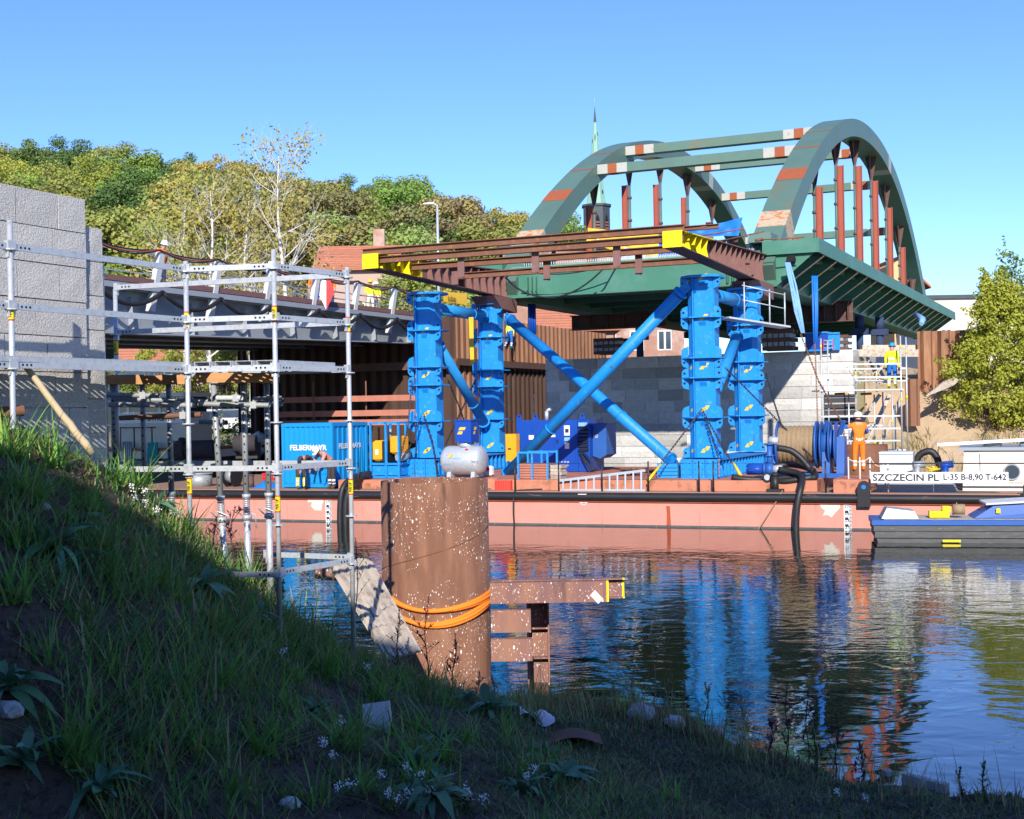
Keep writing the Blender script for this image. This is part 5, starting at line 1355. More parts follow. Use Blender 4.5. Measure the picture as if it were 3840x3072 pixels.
# ------------------------------------------------------------------ yellow engine in a blue frame
e0 = BP(1392, 1792, 1.6); e0.z = PLT - .02
en = empty('engine_unit', e0, RZ, 'yellow diesel engine inside an open blue tube frame next to the container', 'engine')
def EN(x, y, z): return e0 + VR * x + VA * y + ZV * z
for x in (0, .62, 1.12):
    for y in (0, 1.4):
        m = MB(); m.bar(EN(x, y, 0), EN(x, y, 1.95), .07, .07, up=VA); m.build('frame_post', M['blue'], en)
for z in (.04, .5, 1.92):
    for y in (0, 1.4): m = MB(); m.bar(EN(0, y, z), EN(1.12, y, z), .07, .07); m.build('frame_rail', M['blue'], en)
    for x in (0, 1.12): m = MB(); m.bar(EN(x, .03, z), EN(x, 1.37, z), .07, .07); m.build('frame_rail', M['blue'], en)
m = MB(); m.hexa([EN(.04, .04, .1), EN(1.08, .04, .1), EN(1.08, 1.36, .1), EN(.04, 1.36, .1), EN(.04, .04, .45), EN(1.08, .04, .45), EN(1.08, 1.36, .45), EN(.04, 1.36, .45)]); m.build('fuel_tray', M['blue'], en)
def bevbox(m, c, s, b, mi=0):
    x, y, z = s[0] / 2, s[1] / 2, s[2] / 2
    rings = [(-z, b), (-z + b, 0), (z - b, 0), (z, b)]; vs = []
    for (zz, i) in rings:
        for (sx, sy, e) in ((-1, -1, 0), (1, -1, 0), (1, 1, 0), (-1, 1, 0)):
            xi, yi = x - i, y - i; q = b * .8
            pts = [(sx * (xi - q), sy * yi), (sx * xi, sy * (yi - q))]
            if sx * sy > 0: pts = pts[::-1] if sx > 0 else pts[::-1]
            for p in pts: vs.append(Vector(c) + VR * p[0] + VA * p[1] + ZV * zz)
    n = 8
    # sort every ring by angle so that the loops match
    out = []
    for k in range(4):
        ring = vs[k * n:(k + 1) * n]; cc = sum(ring, Vector()) / n
        ring.sort(key=lambda p: atan2((p - cc).dot(VA), (p - cc).dot(VR))); out += ring
    fs = [(k * n + i, k * n + (i + 1) % n, (k + 1) * n + (i + 1) % n, (k + 1) * n + i) for k in range(3) for i in range(n)]
    fs += [tuple(range(n))[::-1], tuple(3 * n + i for i in range(n))]
    m.add(out, fs, mi); return m
m = MB(); bevbox(m, EN(.22, .45, .95), (.42, .8, .72), .07); m.build('cover', M['amber'], en)
m = MB(); bevbox(m, EN(.5, .35, .92), (.18, .6, .75), .03); m.build('radiator', M['black'], en)
m = MB(); bevbox(m, EN(.8, .6, 1.15), (.34, .8, .62), .06); m.build('cover', M['amber'], en)
m = MB(); m.cyl(EN(.95, .3, .72), EN(.95, 1.0, .72), .16, n=12); m.build('manifold', M['galv_dark'], en)
m = MB(); m.cyl(EN(.4, .7, 1.3), EN(.4, .7, 1.7), .05, n=8); m.build('exhaust_pipe', M['galv_dark'], en)
m = MB(); m.prism([EN(.16, .04, .82), EN(.28, .04, .82), EN(.28, .04, 1.0), EN(.16, .04, 1.0)], VA * -.003); m.build('sticker', M['white'], en)

# ------------------------------------------------------------------ galvanised tank with a blue box
t0 = W(1742, 1788, 44.2); 
tk = empty('fuel_tank', t0, RZ, 'galvanised cylindrical fuel tank with a dark blue box on its neck', 'tank')
tc = t0 + ZV * .56; rT = .49
m = MB(); Mx = Matrix(((0, 0, VR.x), (0, 1, VR.y), (1, 0, 0))).to_3x3()
def TK(x, y, z): return tc + VR * x + VA * y + ZV * z
prof = [(.0, -.78), (.2, -.77), (.36, -.73), (.45, -.66), (rT, -.55), (rT, .55), (.45, .66), (.36, .73), (.2, .77), (.0, .78)]
vs = []; n = 28
for (r, x) in prof:
    for i in range(n):
        th = 2 * pi * i / n; vs.append(TK(x, r * cos(th), r * sin(th)))
m.add(vs, [(k * n + i, k * n + (i + 1) % n, (k + 1) * n + (i + 1) % n, (k + 1) * n + i) for k in range(len(prof) - 1) for i in range(n)], 0, True); m.build('shell', M['galv'], tk)
m = MB(); m.cyl(TK(.1, 0, .44), TK(.1, 0, .6), .26, n=20); m.build('neck', M['galv'], tk)
m = MB(); m.hexa([TK(-.18, -.3, .6), TK(.42, -.3, .6), TK(.42, .3, .6), TK(-.18, .3, .6), TK(-.18, -.3, 1.33), TK(.42, -.3, 1.33), TK(.42, .3, 1.33), TK(-.18, .3, 1.33)]); bxo = m.build('control_box', M['blue_dark'], tk)
m = MB(); m.hexa([TK(-.21, -.33, 1.332), TK(.45, -.33, 1.332), TK(.45, .33, 1.332), TK(-.21, .33, 1.332), TK(-.21, -.33, 1.37), TK(.45, -.33, 1.37), TK(.45, .33, 1.37), TK(-.21, .33, 1.37)]); m.build('lid', M['blue_dark'], bxo)
for k in range(2):
    m = MB(); x = -.06 + .11 * 0; z = .88 + .14 * k
    m.prism([TK(-.1 + .05 * k, -.302, z), TK(.08 + .1 * k, -.302, z), TK(.12 + .12 * k, -.302, z + .1), TK(-.04 + .05 * k, -.302, z + .1)], VA * -.003); m.build('yellow_mark', M['yellow_mark'], bxo)
    m = MB(); m.prism([TK(.422, -.12 + .05 * k, z), TK(.422, .0 + .08 * k, z), TK(.422, .03 + .1 * k, z + .1), TK(.422, -.08 + .05 * k, z + .1)], VR * .003); m.build('yellow_mark', M['yellow_mark'], bxo)
for x in (-.5, .4):
    m = MB(); m.hexa([TK(x, -.35, -.56), TK(x + .14, -.35, -.56), TK(x + .14, .35, -.56), TK(x, .35, -.56), TK(x, -.3, -.36), TK(x + .14, -.3, -.36), TK(x + .14, .3, -.36), TK(x, .3, -.36)]); m.build('saddle', M['galv'], tk)
def ontank(s, x, w_, th, h, mt):
    p = TK(x, -rT * cos(th), rT * sin(th)); n_ = (-VA * cos(th) + ZV * sin(th)); upv = VA * sin(th) + ZV * cos(th)
    text(s, w_, h, p + n_ * .004, VR, upv, M[mt], tk)
ontank('FELBERMAYR', -.3, .45, .1, .06, 'bluesling'); ontank('FELBERMAYR', -.68, .42, -.33, .06, 'bluesling'); ontank('TANK 10', .5, .26, -.12, .07, 'ink')
m = MB(); m.prism([TK(-.36, -.49, .1), TK(-.26, -.49, .1), TK(-.2, -.475, .22), TK(-.3, -.475, .22)], VA * -.02); m.build('yellow_mark', M['yellow_mark'], tk)
m = MB(); m.prism([TK(.22, -.36, .36), TK(.32, -.36, .36), TK(.32, -.32, .4), TK(.22, -.32, .4)], VA * -.02); m.build('red_label', M['red'], tk)

# ------------------------------------------------------------------ generator
g0 = BP(1940, 1788, 5.6); g0.z = PLT + .02
gn = empty('generator', g0, RZ, 'large dark blue generator housing with lifting lugs behind the crossing tubes', 'generator')
GL = (BP(2170, 1788, 5.0) - g0).x / VR.x * 1.0; GH = 1.86
def GN(x, y, z): return g0 + VR * x + VA * y + ZV * z
m = MB(); m.hexa([GN(0, 0, 0), GN(GL, 0, 0), GN(GL, 1.5, 0), GN(0, 1.5, 0), GN(0, 0, GH), GN(GL, 0, GH), GN(GL, 1.5, GH), GN(0, 1.5, GH)]); m.build('housing', M['blue_dark'], gn)
for (xa, xb) in ((.06, .62), (.68, 1.5), (1.56, GL - .08)):
    m = MB(); m.hexa([GN(xa, -.02, .3), GN(xb, -.02, .3), GN(xb, -.001, .3), GN(xa, -.001, .3), GN(xa, -.02, GH - .18), GN(xb, -.02, GH - .18), GN(xb, -.001, GH - .18), GN(xa, -.001, GH - .18)]); d = m.build('access_door', M['blue_dark'], gn)
    m = MB(); m.box(GN(xa + .06, -.035, 1.1), (.05, .03, .12), RZ); m.build('latch', M['black'], d)
for x in (.1, .75, GL - .5, GL + .2):
    m = MB(); pts = [GN(x - .12, .02, GH), GN(x + .12, .02, GH)] + [GN(x + .09 * cos(t), .02, GH + .14 + .09 * sin(t)) for t in [pi * i / 8 for i in range(9)]]
    m.prism(pts, VA * .03); m.cyl(GN(x, .015, GH + .15), GN(x, .055, GH + .15), .04, n=8, mi=1); m.build('lifting_lug', [M['blue_dark'], M['hole']], gn)
m = MB(); m.hexa([GN(GL + .001, 0.05, .0), GN(GL + .46, .05, 0), GN(GL + .46, 1.45, 0), GN(GL + .001, 1.45, 0), GN(GL + .001, .05, GH), GN(GL + .46, .05, GH), GN(GL + .46, 1.45, GH), GN(GL + .001, 1.45, GH)]); m.build('radiator_housing', M['blue_dark'], gn)
for k in range(7):
    m = MB(); z = .75 + .14 * k; m.hexa([GN(GL + .04, -.04, z), GN(GL + .42, -.04, z), GN(GL + .42, .05, z + .05), GN(GL + .04, .05, z + .05), GN(GL + .04, -.04, z + .03), GN(GL + .42, -.04, z + .03), GN(GL + .42, .05, z + .08), GN(GL + .04, .05, z + .08)]); m.build('louvre', M['black'], gn)
m = MB(); m.prism([GN(GL + .47, .3, .55), GN(GL + .75, .3, .45), GN(GL + 1.0, .3, .6), GN(GL + 1.0, .3, 1.72), GN(GL + .47, .3, 1.72)], VA * 1.0); m.build('exhaust_hood', M['blue_winch'], gn)
text('MO', .16, .12, GN(GL + .52, .295, 1.2), VR, ZV, M['white'], gn); text('34 41 55 66', .42, .06, GN(GL - .75, -.024, .32), VR, ZV, M['white'], gn); text('arsbv.com', .38, .06, GN(GL - .73, -.024, .2), VR, ZV, M['white'], gn)
for (x, z, w_, h, mt) in ((GL - .5, 1.3, .22, .36, 'white'), (GL - .46, 1.4, .14, .14, 'ink'), (GL - .5, 1.1, .22, .13, 'bluesling'), (GL - .48, .82, .17, .22, 'white'), (.5, 1.16, .2, .16, 'white'), (1.35, 1.25, .2, .08, 'white'), (GL + .06, 1.62, .34, .14, 'bluesling')):
    m = MB(); y = -.026 if mt != 'ink' else -.03; m.prism([GN(x, y, z), GN(x + w_, y, z), GN(x + w_, y, z + h), GN(x, y, z + h)], VA * -.002); m.build('sticker', M[mt], gn)
m = MB(); m.cyl(GN(1.0, .5, GH), GN(1.0, .5, GH + .32), .07, n=12); m.tube([GN(1.0, .5, GH + .3), GN(1.05, .5, GH + .36), GN(1.16, .5, GH + .4)], .06, 8); m.build('exhaust_pipe', M['galv'], gn)
m = MB(); m.tube(sag(GN(GL + .1, -.1, .7), GN(GL + .75, -.3, .05), .0, 6), .03, 6); m.tube(sag(GN(GL + .2, -.1, .72), GN(GL + .85, -.3, .05), -.1, 6), .03, 6); m.tube(sag(GN(GL + .15, -.1, .6), GN(GL + .65, -.35, .05), .05, 6), .03, 6); m.build('cable_bundle', M['black'], gn)
y0 = BP(1897, 1730, 4.6)
yb = empty('yellow_cabinet', y0, RZ, 'amber yellow cabinet standing beside the blue generator', 'cabinet')
m = MB(); a = y0; h = .98; L = .42
m.hexa([a, a + VR * L, a + VR * L + VA * .3, a + VA * .3] + [q + ZV * h for q in (a, a + VR * L, a + VR * L + VA * .3, a + VA * .3)]); m.build('body', M['amber'], yb)
m = MB(); m.bar(a + VR * .1 - VA * .02 + ZV * .45, a + VR * .22 - VA * .02 + ZV * .45, .03, .04); m.build('handle', M['black'], yb)
m = MB(); m.bar(a + VR * .05 + VA * .1 - ZV * (a.z - PLT), a + VR * .05 + VA * .1, .05, .05, up=VA); m.bar(a + VR * .37 + VA * .1 - ZV * (a.z - PLT), a + VR * .37 + VA * .1, .05, .05, up=VA); m.build('stand', M['blue_dark'], yb)

# blue rack with timber
r0 = BP(1945, 1826, 1.0); r0.z = DK + .01
rk = empty('timber_rack', r0, RZ, 'light blue steel rack holding stacked planks in front of the generator', 'rack')
def RK(x, y, z): return r0 + VR * x + VA * y + ZV * z
for x in (0, .5, 1.05):
    for y in (0, .8): m = MB(); m.bar(RK(x, y, 0), RK(x, y, 1.25 if x else 1.2), .06, .06, up=VA); m.build('rack_post', M['blue_worn'], rk)
for z in (.1, 1.2):
    for y in (0, .8): m = MB(); m.bar(RK(0, y, z), RK(1.05, y, z), .05, .06); m.build('rack_rail', M['blue_worn'], rk)
for k in range(8):
    m = MB(); m.bar(RK(-.1 + .03 * (k % 3), .4, .2 + .085 * k), RK(1.0 + .04 * (k % 2), .4, .2 + .085 * k), .6, .07); m.build('plank', M['timber_red'], rk)
for k in range(6):
    m = MB(); m.bar(RK(1.1, .35, .18 + .11 * k), RK(1.45 + .04 * (k % 2), .35, .18 + .11 * k), .5, .1); m.build('offcut', M['timber_grey'], rk)
# red plastic crate and white canister
q0 = BP(1855, 1840, .35); q0.z = DK + .005
rc = empty('red_crate', q0, BYAW, 'red ribbed plastic crate at the barge edge by the foot of the diagonal tube', 'crate')
m = MB(); m.hexa([q0, q0 + E1 * .55, q0 + E1 * .55 + E2 * .4, q0 + E2 * .4] + [p + ZV * .32 for p in (q0, q0 + E1 * .55, q0 + E1 * .55 + E2 * .4, q0 + E2 * .4)]); m.build('body', M['red_crate'], rc)
for k in range(6):
    m = MB(); m.bar(q0 + E1 * (.04 + .09 * k) - E2 * .02 + ZV * .02, q0 + E1 * (.04 + .09 * k) - E2 * .02 + ZV * .3, .02, .03, up=E2); m.build('rib', M['red_crate'], rc)
w0 = BP(1833, 1776, 2.6); m = MB(); w0.z = PLT + .02; bevbox(m, w0 + ZV * .17, (.32, .22, .34), .04); cn = m.build('white_canister', M['white'], label='white plastic canister beside the fuel tank', cat='canister')
m = MB(); m.prism([w0 + VR * .02 - VA * .113 + ZV * .16, w0 + VR * .1 - VA * .113 + ZV * .24, w0 + VR * .02 - VA * .113 + ZV * .32, w0 - VR * .06 - VA * .113 + ZV * .24], VA * -.002); m.build('hazard_label', M['red'], cn)

# ladder lying along the deck edge
la, lb = BP(2098, 1842, .3), BP(2420, 1843, .3); ha, hb2 = BP(2098, 1806, .42), BP(2420, 1768, .42)
ld = empty('aluminium_ladder', la, BYAW, 'long aluminium ladder lying on its side along the barge edge', 'ladder')
for (p, q) in ((la, lb), (ha, hb2)):
    m = MB(); m.bar(p + ZV * .03, q + ZV * .03, .03, .08); m.build('stile', M['aluminium'], ld)
for k in range(11):
    t = (k + .5) / 11; m = MB(); m.bar(la.lerp(lb, t) + ZV * .05, ha.lerp(hb2, t) + ZV * .02, .04, .05, up=E1); m.build('rung', M['aluminium'], ld)
# heap of chain
rd = random.Random(4); m = MB(); hp = BP(2390, 1765, 3.2); hp.z = PLT
for k in range(34):
    c = hp + VR * rd.uniform(-.55, .55) + VA * rd.uniform(-.3, .3) + ZV * rd.uniform(.03, .22); a = rd.uniform(0, 6.28); d = Vector((cos(a), sin(a), rd.uniform(-.3, .3))) * .1
    m.tube([c + d * cos(t) + ZV.cross(d) * sin(t) * .6 for t in [2 * pi * i / 8 for i in range(9)]], .025, 5, caps=False)
m.build('chain_heap', M['rust_dark'], label='heap of rusty shackles and chain near the foot of the diagonal tube', cat='chain')
m = MB(); m.tube([W(2478, 1742, 41.1), W(2440, 1790, 40.9), W(2425, 1815, 40.8)], [.03, .05, .03], 6); m.build('yellow_strap', M['yellow_mark'], label='yellow strap below the chain beside the ladder', cat='strap')
m = MB(); m.tube([W(2750, 1735, 40.5), W(2775, 1780, 40.3), W(2790, 1805, 40.2)], [.03, .06, .03], 6); m.build('yellow_strap', M['yellow_mark'], label='yellow strap hanging by the blue pump', cat='strap')
m = MB(); p0, p1 = W(1762, 1190, 49), W(1768, 1366, 49); m.bar(p0, p1, .09, .02, up=VA); m.bar(p0 + VR * .1, p1 + VR * .06, .09, .02, up=VA); m.build('yellow_strap', M['yellow_mark'], label='yellow sling hanging from the worn tube between two towers', cat='strap')
c0 = BP(2465, 1786, 1.8); m = MB(); c0.z = PLT + .005; m.hexa([c0, c0 + VR * .68, c0 + VR * .68 + VA * .5, c0 + VA * .5] + [p + ZV * .46 for p in (c0, c0 + VR * .68, c0 + VR * .68 + VA * .5, c0 + VA * .5)]); fb = m.build('foot_block', M['blue_worn'], label='pale blue steel foot block joined to the base of the nearest tower', cat='base block')
for z in (.1, .22, .34):
    m = MB(); m.bar(c0 + ZV * z - VA * .02, c0 + VR * .68 + ZV * z - VA * .02, .03, .03); m.build('groove', M['blue'], fb)

# ------------------------------------------------------------------ pump and hoses
p0 = BP(2805, 1775, .9); pc = p0 + ZV * .12
pu = empty('pump', Vector((p0.x, p0.y, PLT)), BYAW, 'small blue electric pump with hose couplings on the barge edge', 'pump')
m = MB(); m.cyl(pc, pc + E1 * .5, .17, n=14); m.cyl(pc - E1 * .04, pc, .15, .17, n=14)
for k in range(8): m.bar(pc + E1 * .05 + Vector((0, 0, .17)) * cos(k * .5 - 1.7) - E2 * .17 * sin(k * .5 - 1.7) * -1, pc + E1 * .45 + Vector((0, 0, .17)) * cos(k * .5 - 1.7) - E2 * .17 * sin(k * .5 - 1.7) * -1, .015, .03)
m.build('motor', M['blue_dark'], pu)
m = MB(); m.cyl(pc + E1 * .5, pc + E1 * .56, .24, n=16); m.cyl(pc + E1 * .56, pc + E1 * .78, .2, n=16); m.cyl(pc + E1 * .67, pc + E1 * .67 + ZV * .75, .09, n=12); m.cyl(pc + E1 * .67 + ZV * .4, pc + E1 * .67 + ZV * .44, .15, n=12); m.cyl(pc + E1 * .67 + ZV * .75, pc + E1 * .67 + ZV * .8, .15, n=12); m.build('casing', M['blue_winch'], pu)
m = MB(); m.cyl(pc + E1 * .78, pc + E1 * 1.05, .13, n=14); m.cyl(pc + E1 * .67 + ZV * .9, pc + E1 * .95 + ZV * .86, .12, n=14); m.build('coupling', M['galv'], pu)
wh = BP(2878, 1790, .55); m = MB(); m.cyl(wh - E2 * .06, wh + E2 * .06, .14, n=18); m.cyl(wh - E2 * .07, wh - E2 * .06, .09, n=14, mi=1); m.build('wheel', [M['black'], M['galv']], pu)
hz = [([(2915, 1680, .9), (2965, 1690, .9), (3005, 1720, .9), (3035, 1755, .9), (3052, 1768, .8)], 'black hose arching from the pump outlet past the rope drum'),
      ([(2920, 1762, .7), (2980, 1772, .6), (3008, 1790, .3), (3003, 1830, -.12), (2992, 1880, -.25), (2986, 1940, -.28), (2985, 2000, -.3), (2985, 2040, -.35)], 'black hose hanging over the barge side into the water'),
      ([(2900, 1752, 1.5), (2960, 1742, 1.6), (3030, 1755, 1.4), (3058, 1785, .9), (3030, 1795, .75), (2960, 1790, .8), (2890, 1802, .8)], 'black hose lying in a wide loop on the deck'),
      ([(2745, 1790, .7), (2800, 1798, .7), (2860, 1800, .8), (2930, 1806, .6), (3000, 1798, .6), (3045, 1790, .7)], 'black hose lying flat along the deck under the pump')]
def smooth(pts, n=4):
    out = []
    for i in range(len(pts) - 1):
        p0_, p1_, p2_, p3_ = pts[max(i - 1, 0)], pts[i], pts[i + 1], pts[min(i + 2, len(pts) - 1)]
        for k in range(n):
            t = k / n; out.append(.5 * ((2 * p1_) + (p2_ - p0_) * t + (2 * p0_ - 5 * p1_ + 4 * p2_ - p3_) * t * t + (3 * p1_ - p0_ - 3 * p2_ + p3_) * t ** 3))
    return out + [pts[-1]]
for (pts, lab) in hz:
    m = MB(); m.tube(smooth([BP(*q) for q in pts]), .1, 10); m.build('hose', M['black'], label=lab, cat='hose', group='hoses')
for (dx, lab) in ((0, 'thick black hose hanging over the side near the container'), (26, 'second black hose over the side, nearer the rusty pile')):
    m = MB(); m.tube(smooth([BP(1385, 1775 + dx * .4, 1.3), BP(1330 + dx * .5, 1790, .4), BP(1290 + dx, 1822, -.1), BP(1277 + dx * .8, 1880, -.22), BP(1275 + dx * .8, 1960, -.22), BP(1280 + dx * .8, 2040, -.25)]), .105, 10)
    m.build('hose', M['black'], label=lab, cat='hose', group='hoses')
m = MB(); m.tube(smooth([BP(2040, 1835, .6), BP(1975, 1838, .3), BP(1930, 1845, .0), BP(1926, 1880, -.12), BP(1926, 1930, -.12), BP(1930, 1980, -.1)]), .03, 7); m.build('hose', M['black'], label='thin dark cable hanging over the barge side beside the rusty pile', cat='cable')
for (a, b, lab) in (((2935, 1840), (2832, 2003), 'thin frayed rope slanting from the bollard to the water'), ((3593, 1860), (3575, 1935), 'thin brown rope hanging above the blue work boat')):
    m = MB(); m.tube(sag(BP(*a, -.05), BP(*b, -.25), .03, 6), .018, 5); m.build('rope', M['rope'], label=lab, cat='rope', group='ropes')

# ------------------------------------------------------------------ rope winch
w0 = BP(2918, 1690, 2.6); wc = Vector((w0.x, w0.y, PLT + 1.02))
wi = empty('rope_winch', Vector((w0.x, w0.y, PLT)), BYAW, 'blue winch with a drum full of brown steel rope', 'winch')
def WI(x, y, z): return wc + E1 * x + E2 * y + ZV * z
m = MB()
nn = 30; rr = .6
prof = []
for k in range(nn):
    x = .06 + 1.12 * k / nn; dx = 1.12 / nn; wob = .015 * sin(k * 1.7)
    prof += [(rr - .02 + wob, x), (rr + wob, x + dx * .3), (rr + wob, x + dx * .6), (rr - .02 + wob, x + dx)]
Mw = Matrix(((0, E2.x, E1.x), (0, E2.y, E1.y), (1, 0, 0)))
m.lathe(prof, wc, 28, M=Mw); m.build('rope_coil', M['rope'], wi)
for (x0, x1, r) in ((0, .06, .72), (1.2, 1.26, .74), (1.36, 1.4, .72), (1.62, 1.66, .72), (1.8, 1.84, .72)):
    m = MB(); m.cyl(WI(x0, 0, 0), WI(x1, 0, 0), r, n=32); fl = m.build('drum_flange', M['blue_winch'], wi)
m = MB(); m.cyl(WI(1.26, 0, 0), WI(1.85, 0, 0), .45, n=24); m.build('drum_core', M['blue_winch'], wi)
for (x, lbl) in ((-.12, 0), (1.42, 1), (1.86, 2)):
    m = MB(); wd = .12 if x < 0 else .24
    m.hexa([WI(x, -.55, -1.02), WI(x + wd, -.55, -1.02), WI(x + wd, .55, -1.02), WI(x, .55, -1.02), WI(x, -.3, .1 if x < 0 else .25), WI(x + wd, -.3, .1 if x < 0 else .25), WI(x + wd, .3, .1 if x < 0 else .25), WI(x, .3, .1 if x < 0 else .25)]); m.build('side_frame', M['blue_winch'], wi)
m = MB(); m.bar(WI(-.1, -.5, -.95), WI(2.1, -.5, -.95), .18, .14); m.bar(WI(-.1, .5, -.95), WI(2.1, .5, -.95), .18, .14); m.build('bed_frame', M['blue_winch'], wi)
m = MB(); m.bar(WI(1.95, -.3, .3), WI(2.1, -.5, .75), .16, .05); m.build('brake_lever', M['blue_winch'], wi)
m = MB(); m.bar(WI(1.5, -.3, .3), WI(1.6, -.5, .75), .12, .05); m.build('brake_lever', M['blue_winch'], wi)
# other deck items behind the worker
c0 = BP(3240, 1740, 8.3); m = MB(); m.cyl((c0.x, c0.y, DK), (c0.x, c0.y, bz(1668, 3240, 8.3)), .82, n=28, caps=False); m.cyl((c0.x, c0.y, DK), (c0.x, c0.y, bz(1668, 3240, 8.3)), .8, n=28, caps=False)
m.build('pipe_section', M['rust'], label='short rusty pipe section standing behind the orange worker', cat='pipe')
g1 = BP(3298, 1785, 2.2); gt = empty('grey_bin', Vector((g1.x, g1.y, DK)), BYAW, 'grey ribbed plastic bin behind the barge rail', 'bin')
h = bz(1695, 3298, 2.2) - DK; base_ = Vector((g1.x, g1.y, DK)); L = 1.0
m = MB(); m.hexa([base_ + E1 * .05, base_ + E1 * (L - .05), base_ + E1 * (L - .05) + E2 * .8, base_ + E1 * .05 + E2 * .8, base_ + ZV * h - E2 * .05, base_ + E1 * L + ZV * h - E2 * .05, base_ + E1 * L + E2 * .85 + ZV * h, base_ + E2 * .85 + ZV * h]); m.build('body', M['grey_light'], gt)
for z in (.35, .7, .97):
    m = MB(); m.bar(base_ + ZV * h * z - E2 * .06, base_ + E1 * L + ZV * h * z - E2 * .06, .04, .06); m.build('rib', M['grey_light'], gt)
m = MB(); m.tube(smooth([BP(3430, 1745, 3.0), BP(3450, 1705, 3.0), BP(3490, 1693, 3.0), BP(3515, 1720, 3.0), BP(3525, 1770, 3.0)]), .11, 10); m.build('hose', M['black'], label='black hose arching beside the cream deckhouse', cat='hose', group='hoses')
g2 = BP(3285, 1848, .7); m = MB(); bb = Vector((g2.x, g2.y, DK)); L = (BP(3590, 1848, .7) - g2).length
m.hexa([bb, bb + E1 * L, bb + E1 * L + E2 * .9, bb + E2 * .9, bb + E1 * .05 + ZV * .32, bb + E1 * (L - .15) + ZV * .32, bb + E1 * (L - .15) + E2 * .85 + ZV * .32, bb + E1 * .05 + E2 * .85 + ZV * .32]); m.build('deck_locker', M['grey_girder'], label='low dark grey deck locker under the name board', cat='locker')
for (px, mt, lab) in ((3440, 'galv_dark', 'grey pipe elbow on deck behind the name board'), (3545, 'blue_dark', 'small blue valve beside the cream deckhouse')):
    p = BP(px, 1790, 1.6); m = MB(); m.cyl((p.x, p.y, DK), (p.x, p.y, DK + .75), .1, n=10); m.cyl((p.x - .12, p.y, DK + .75), (p.x + .22, p.y, DK + .78), .11, n=10); m.cyl((p.x, p.y, DK + .3), (p.x, p.y, DK + .35), .16, n=10)
    m.build('pipe_fitting', M[mt], label=lab, cat='pipe fitting')
m = MB(); p = BP(3500, 1762, 1.2); rd = random.Random(3)
for k in range(5): m.tube([p + Vector((rd.uniform(-.2, .2), 0, rd.uniform(-.05, .1))) for _ in range(4)], .03, 5)
m.build('yellow_rope', M['yellow_mark'], label='tangle of yellow rope behind the name board', cat='rope')
# cream deckhouse
d0 = BP(3610, 1840, 1.4); dh = empty('deckhouse', Vector((d0.x, d0.y, DK)), BYAW, 'low cream deckhouse with porthole and grey hatches at the picture edge', 'deckhouse')
o_ = Vector((d0.x, d0.y, DK)); H = bz(1690, 3640, 1.4) - DK
def DH(x, y, z): return o_ + E1 * x + E2 * y + ZV * z
m = MB(); m.hexa([DH(0, 0, 0), DH(5, 0, 0), DH(5, 3, 0), DH(0, 3, 0), DH(.05, .05, H), DH(5, .05, H), DH(5, 2.95, H), DH(.05, 2.95, H)]); m.build('wall', M['offwhite'], dh)
m = MB(); m.hexa([DH(-.1, -.05, H), DH(5, -.05, H), DH(5, 3.05, H), DH(-.1, 3.05, H), DH(-.1, -.05, H + .09), DH(5, -.05, H + .09), DH(5, 3.05, H + .09), DH(-.1, 3.05, H + .09)]); m.build('roof', M['grey_girder'], dh)
m = MB(); m.hexa([DH(.5, -.03, .25), DH(1.75, -.03, .25), DH(1.75, 0, .25), DH(.5, 0, .25), DH(.5, -.03, H - .08), DH(1.75, -.03, H - .08), DH(1.75, .04, H - .08), DH(.5, .04, H - .08)]); m.build('door', M['offwhite'], dh)
pcn = BP(3795, 1770, 1.35); m = MB(); m.cyl(pcn - E2 * .03, pcn + E2 * .1, .24, n=24); ph = m.build('porthole', M['galv_dark'], dh)
m = MB(); m.cyl(pcn - E2 * .035, pcn - E2 * .03, .2, n=24); m.build('pane', M['glass'], ph)
for (x, w_, hh) in ((.6, .5, .2), (1.6, .7, .14), (2.6, .35, .35), (3.1, .3, .3)):
    m = MB(); bevbox(m, DH(x + w_ / 2, 1.0, H + .09 + hh / 2), (w_, .6, hh), .04); m.build('hatch', M['galv_dark'], dh)
m = MB(); m.bar(BP(3515, 1668, 2.0), BP(3860, 1648, 2.0), .12, .09); m.build('white_boom', M['white'], dh)
# left deck items
rd = random.Random(9)
r0 = BP(855, 1835, 1.5); r0.z = DK
cr_ = empty('cable_reel', r0, BYAW, 'black cable reel on the barge deck behind the props', 'cable reel')
for x in (0, .35):
    m = MB(); m.cyl(r0 + E1 * x + ZV * .4, r0 + E1 * (x + .03) + ZV * .4, .4, n=20); m.build('flange', M['black'], cr_)
m = MB(); m.cyl(r0 + E1 * .03 + ZV * .4, r0 + E1 * .35 + ZV * .4, .26, n=16); m.build('coil', M['galv_dark'], cr_)
m = MB(); p = BP(1000, 1835, 1.0); p.z = DK
vs = []; 
for j in range(7):
    for i in range(11):
        a, b = i / 10 - .5, j / 6 - .5; q = max(0, 1 - 4 * a * a) * max(0, 1 - 4 * b * b)
        vs.append(p + E1 * a * .95 + E2 * b * .6 + ZV * (q * .3 * (.7 + .6 * noise.noise((a * 5, b * 5, 2)))))
m.add(vs, [(j * 11 + i, j * 11 + i + 1, (j + 1) * 11 + i + 1, (j + 1) * 11 + i) for j in range(6) for i in range(10)], 0, True); m.build('blue_tarp_heap', M['bluetarp'], label='crumpled blue tarpaulin on the deck beside the container', cat='tarpaulin')
m = MB(); p = BP(750, 1835, 1.6); p.z = DK; m.cyl(p, p + ZV * .45, .45, n=22); m.cyl(p + ZV * .45, p + ZV * .5, .48, n=22); m.build('round_tub', M['galv_dark'], label='round grey tub on the deck behind the leaning prop', cat='tub')
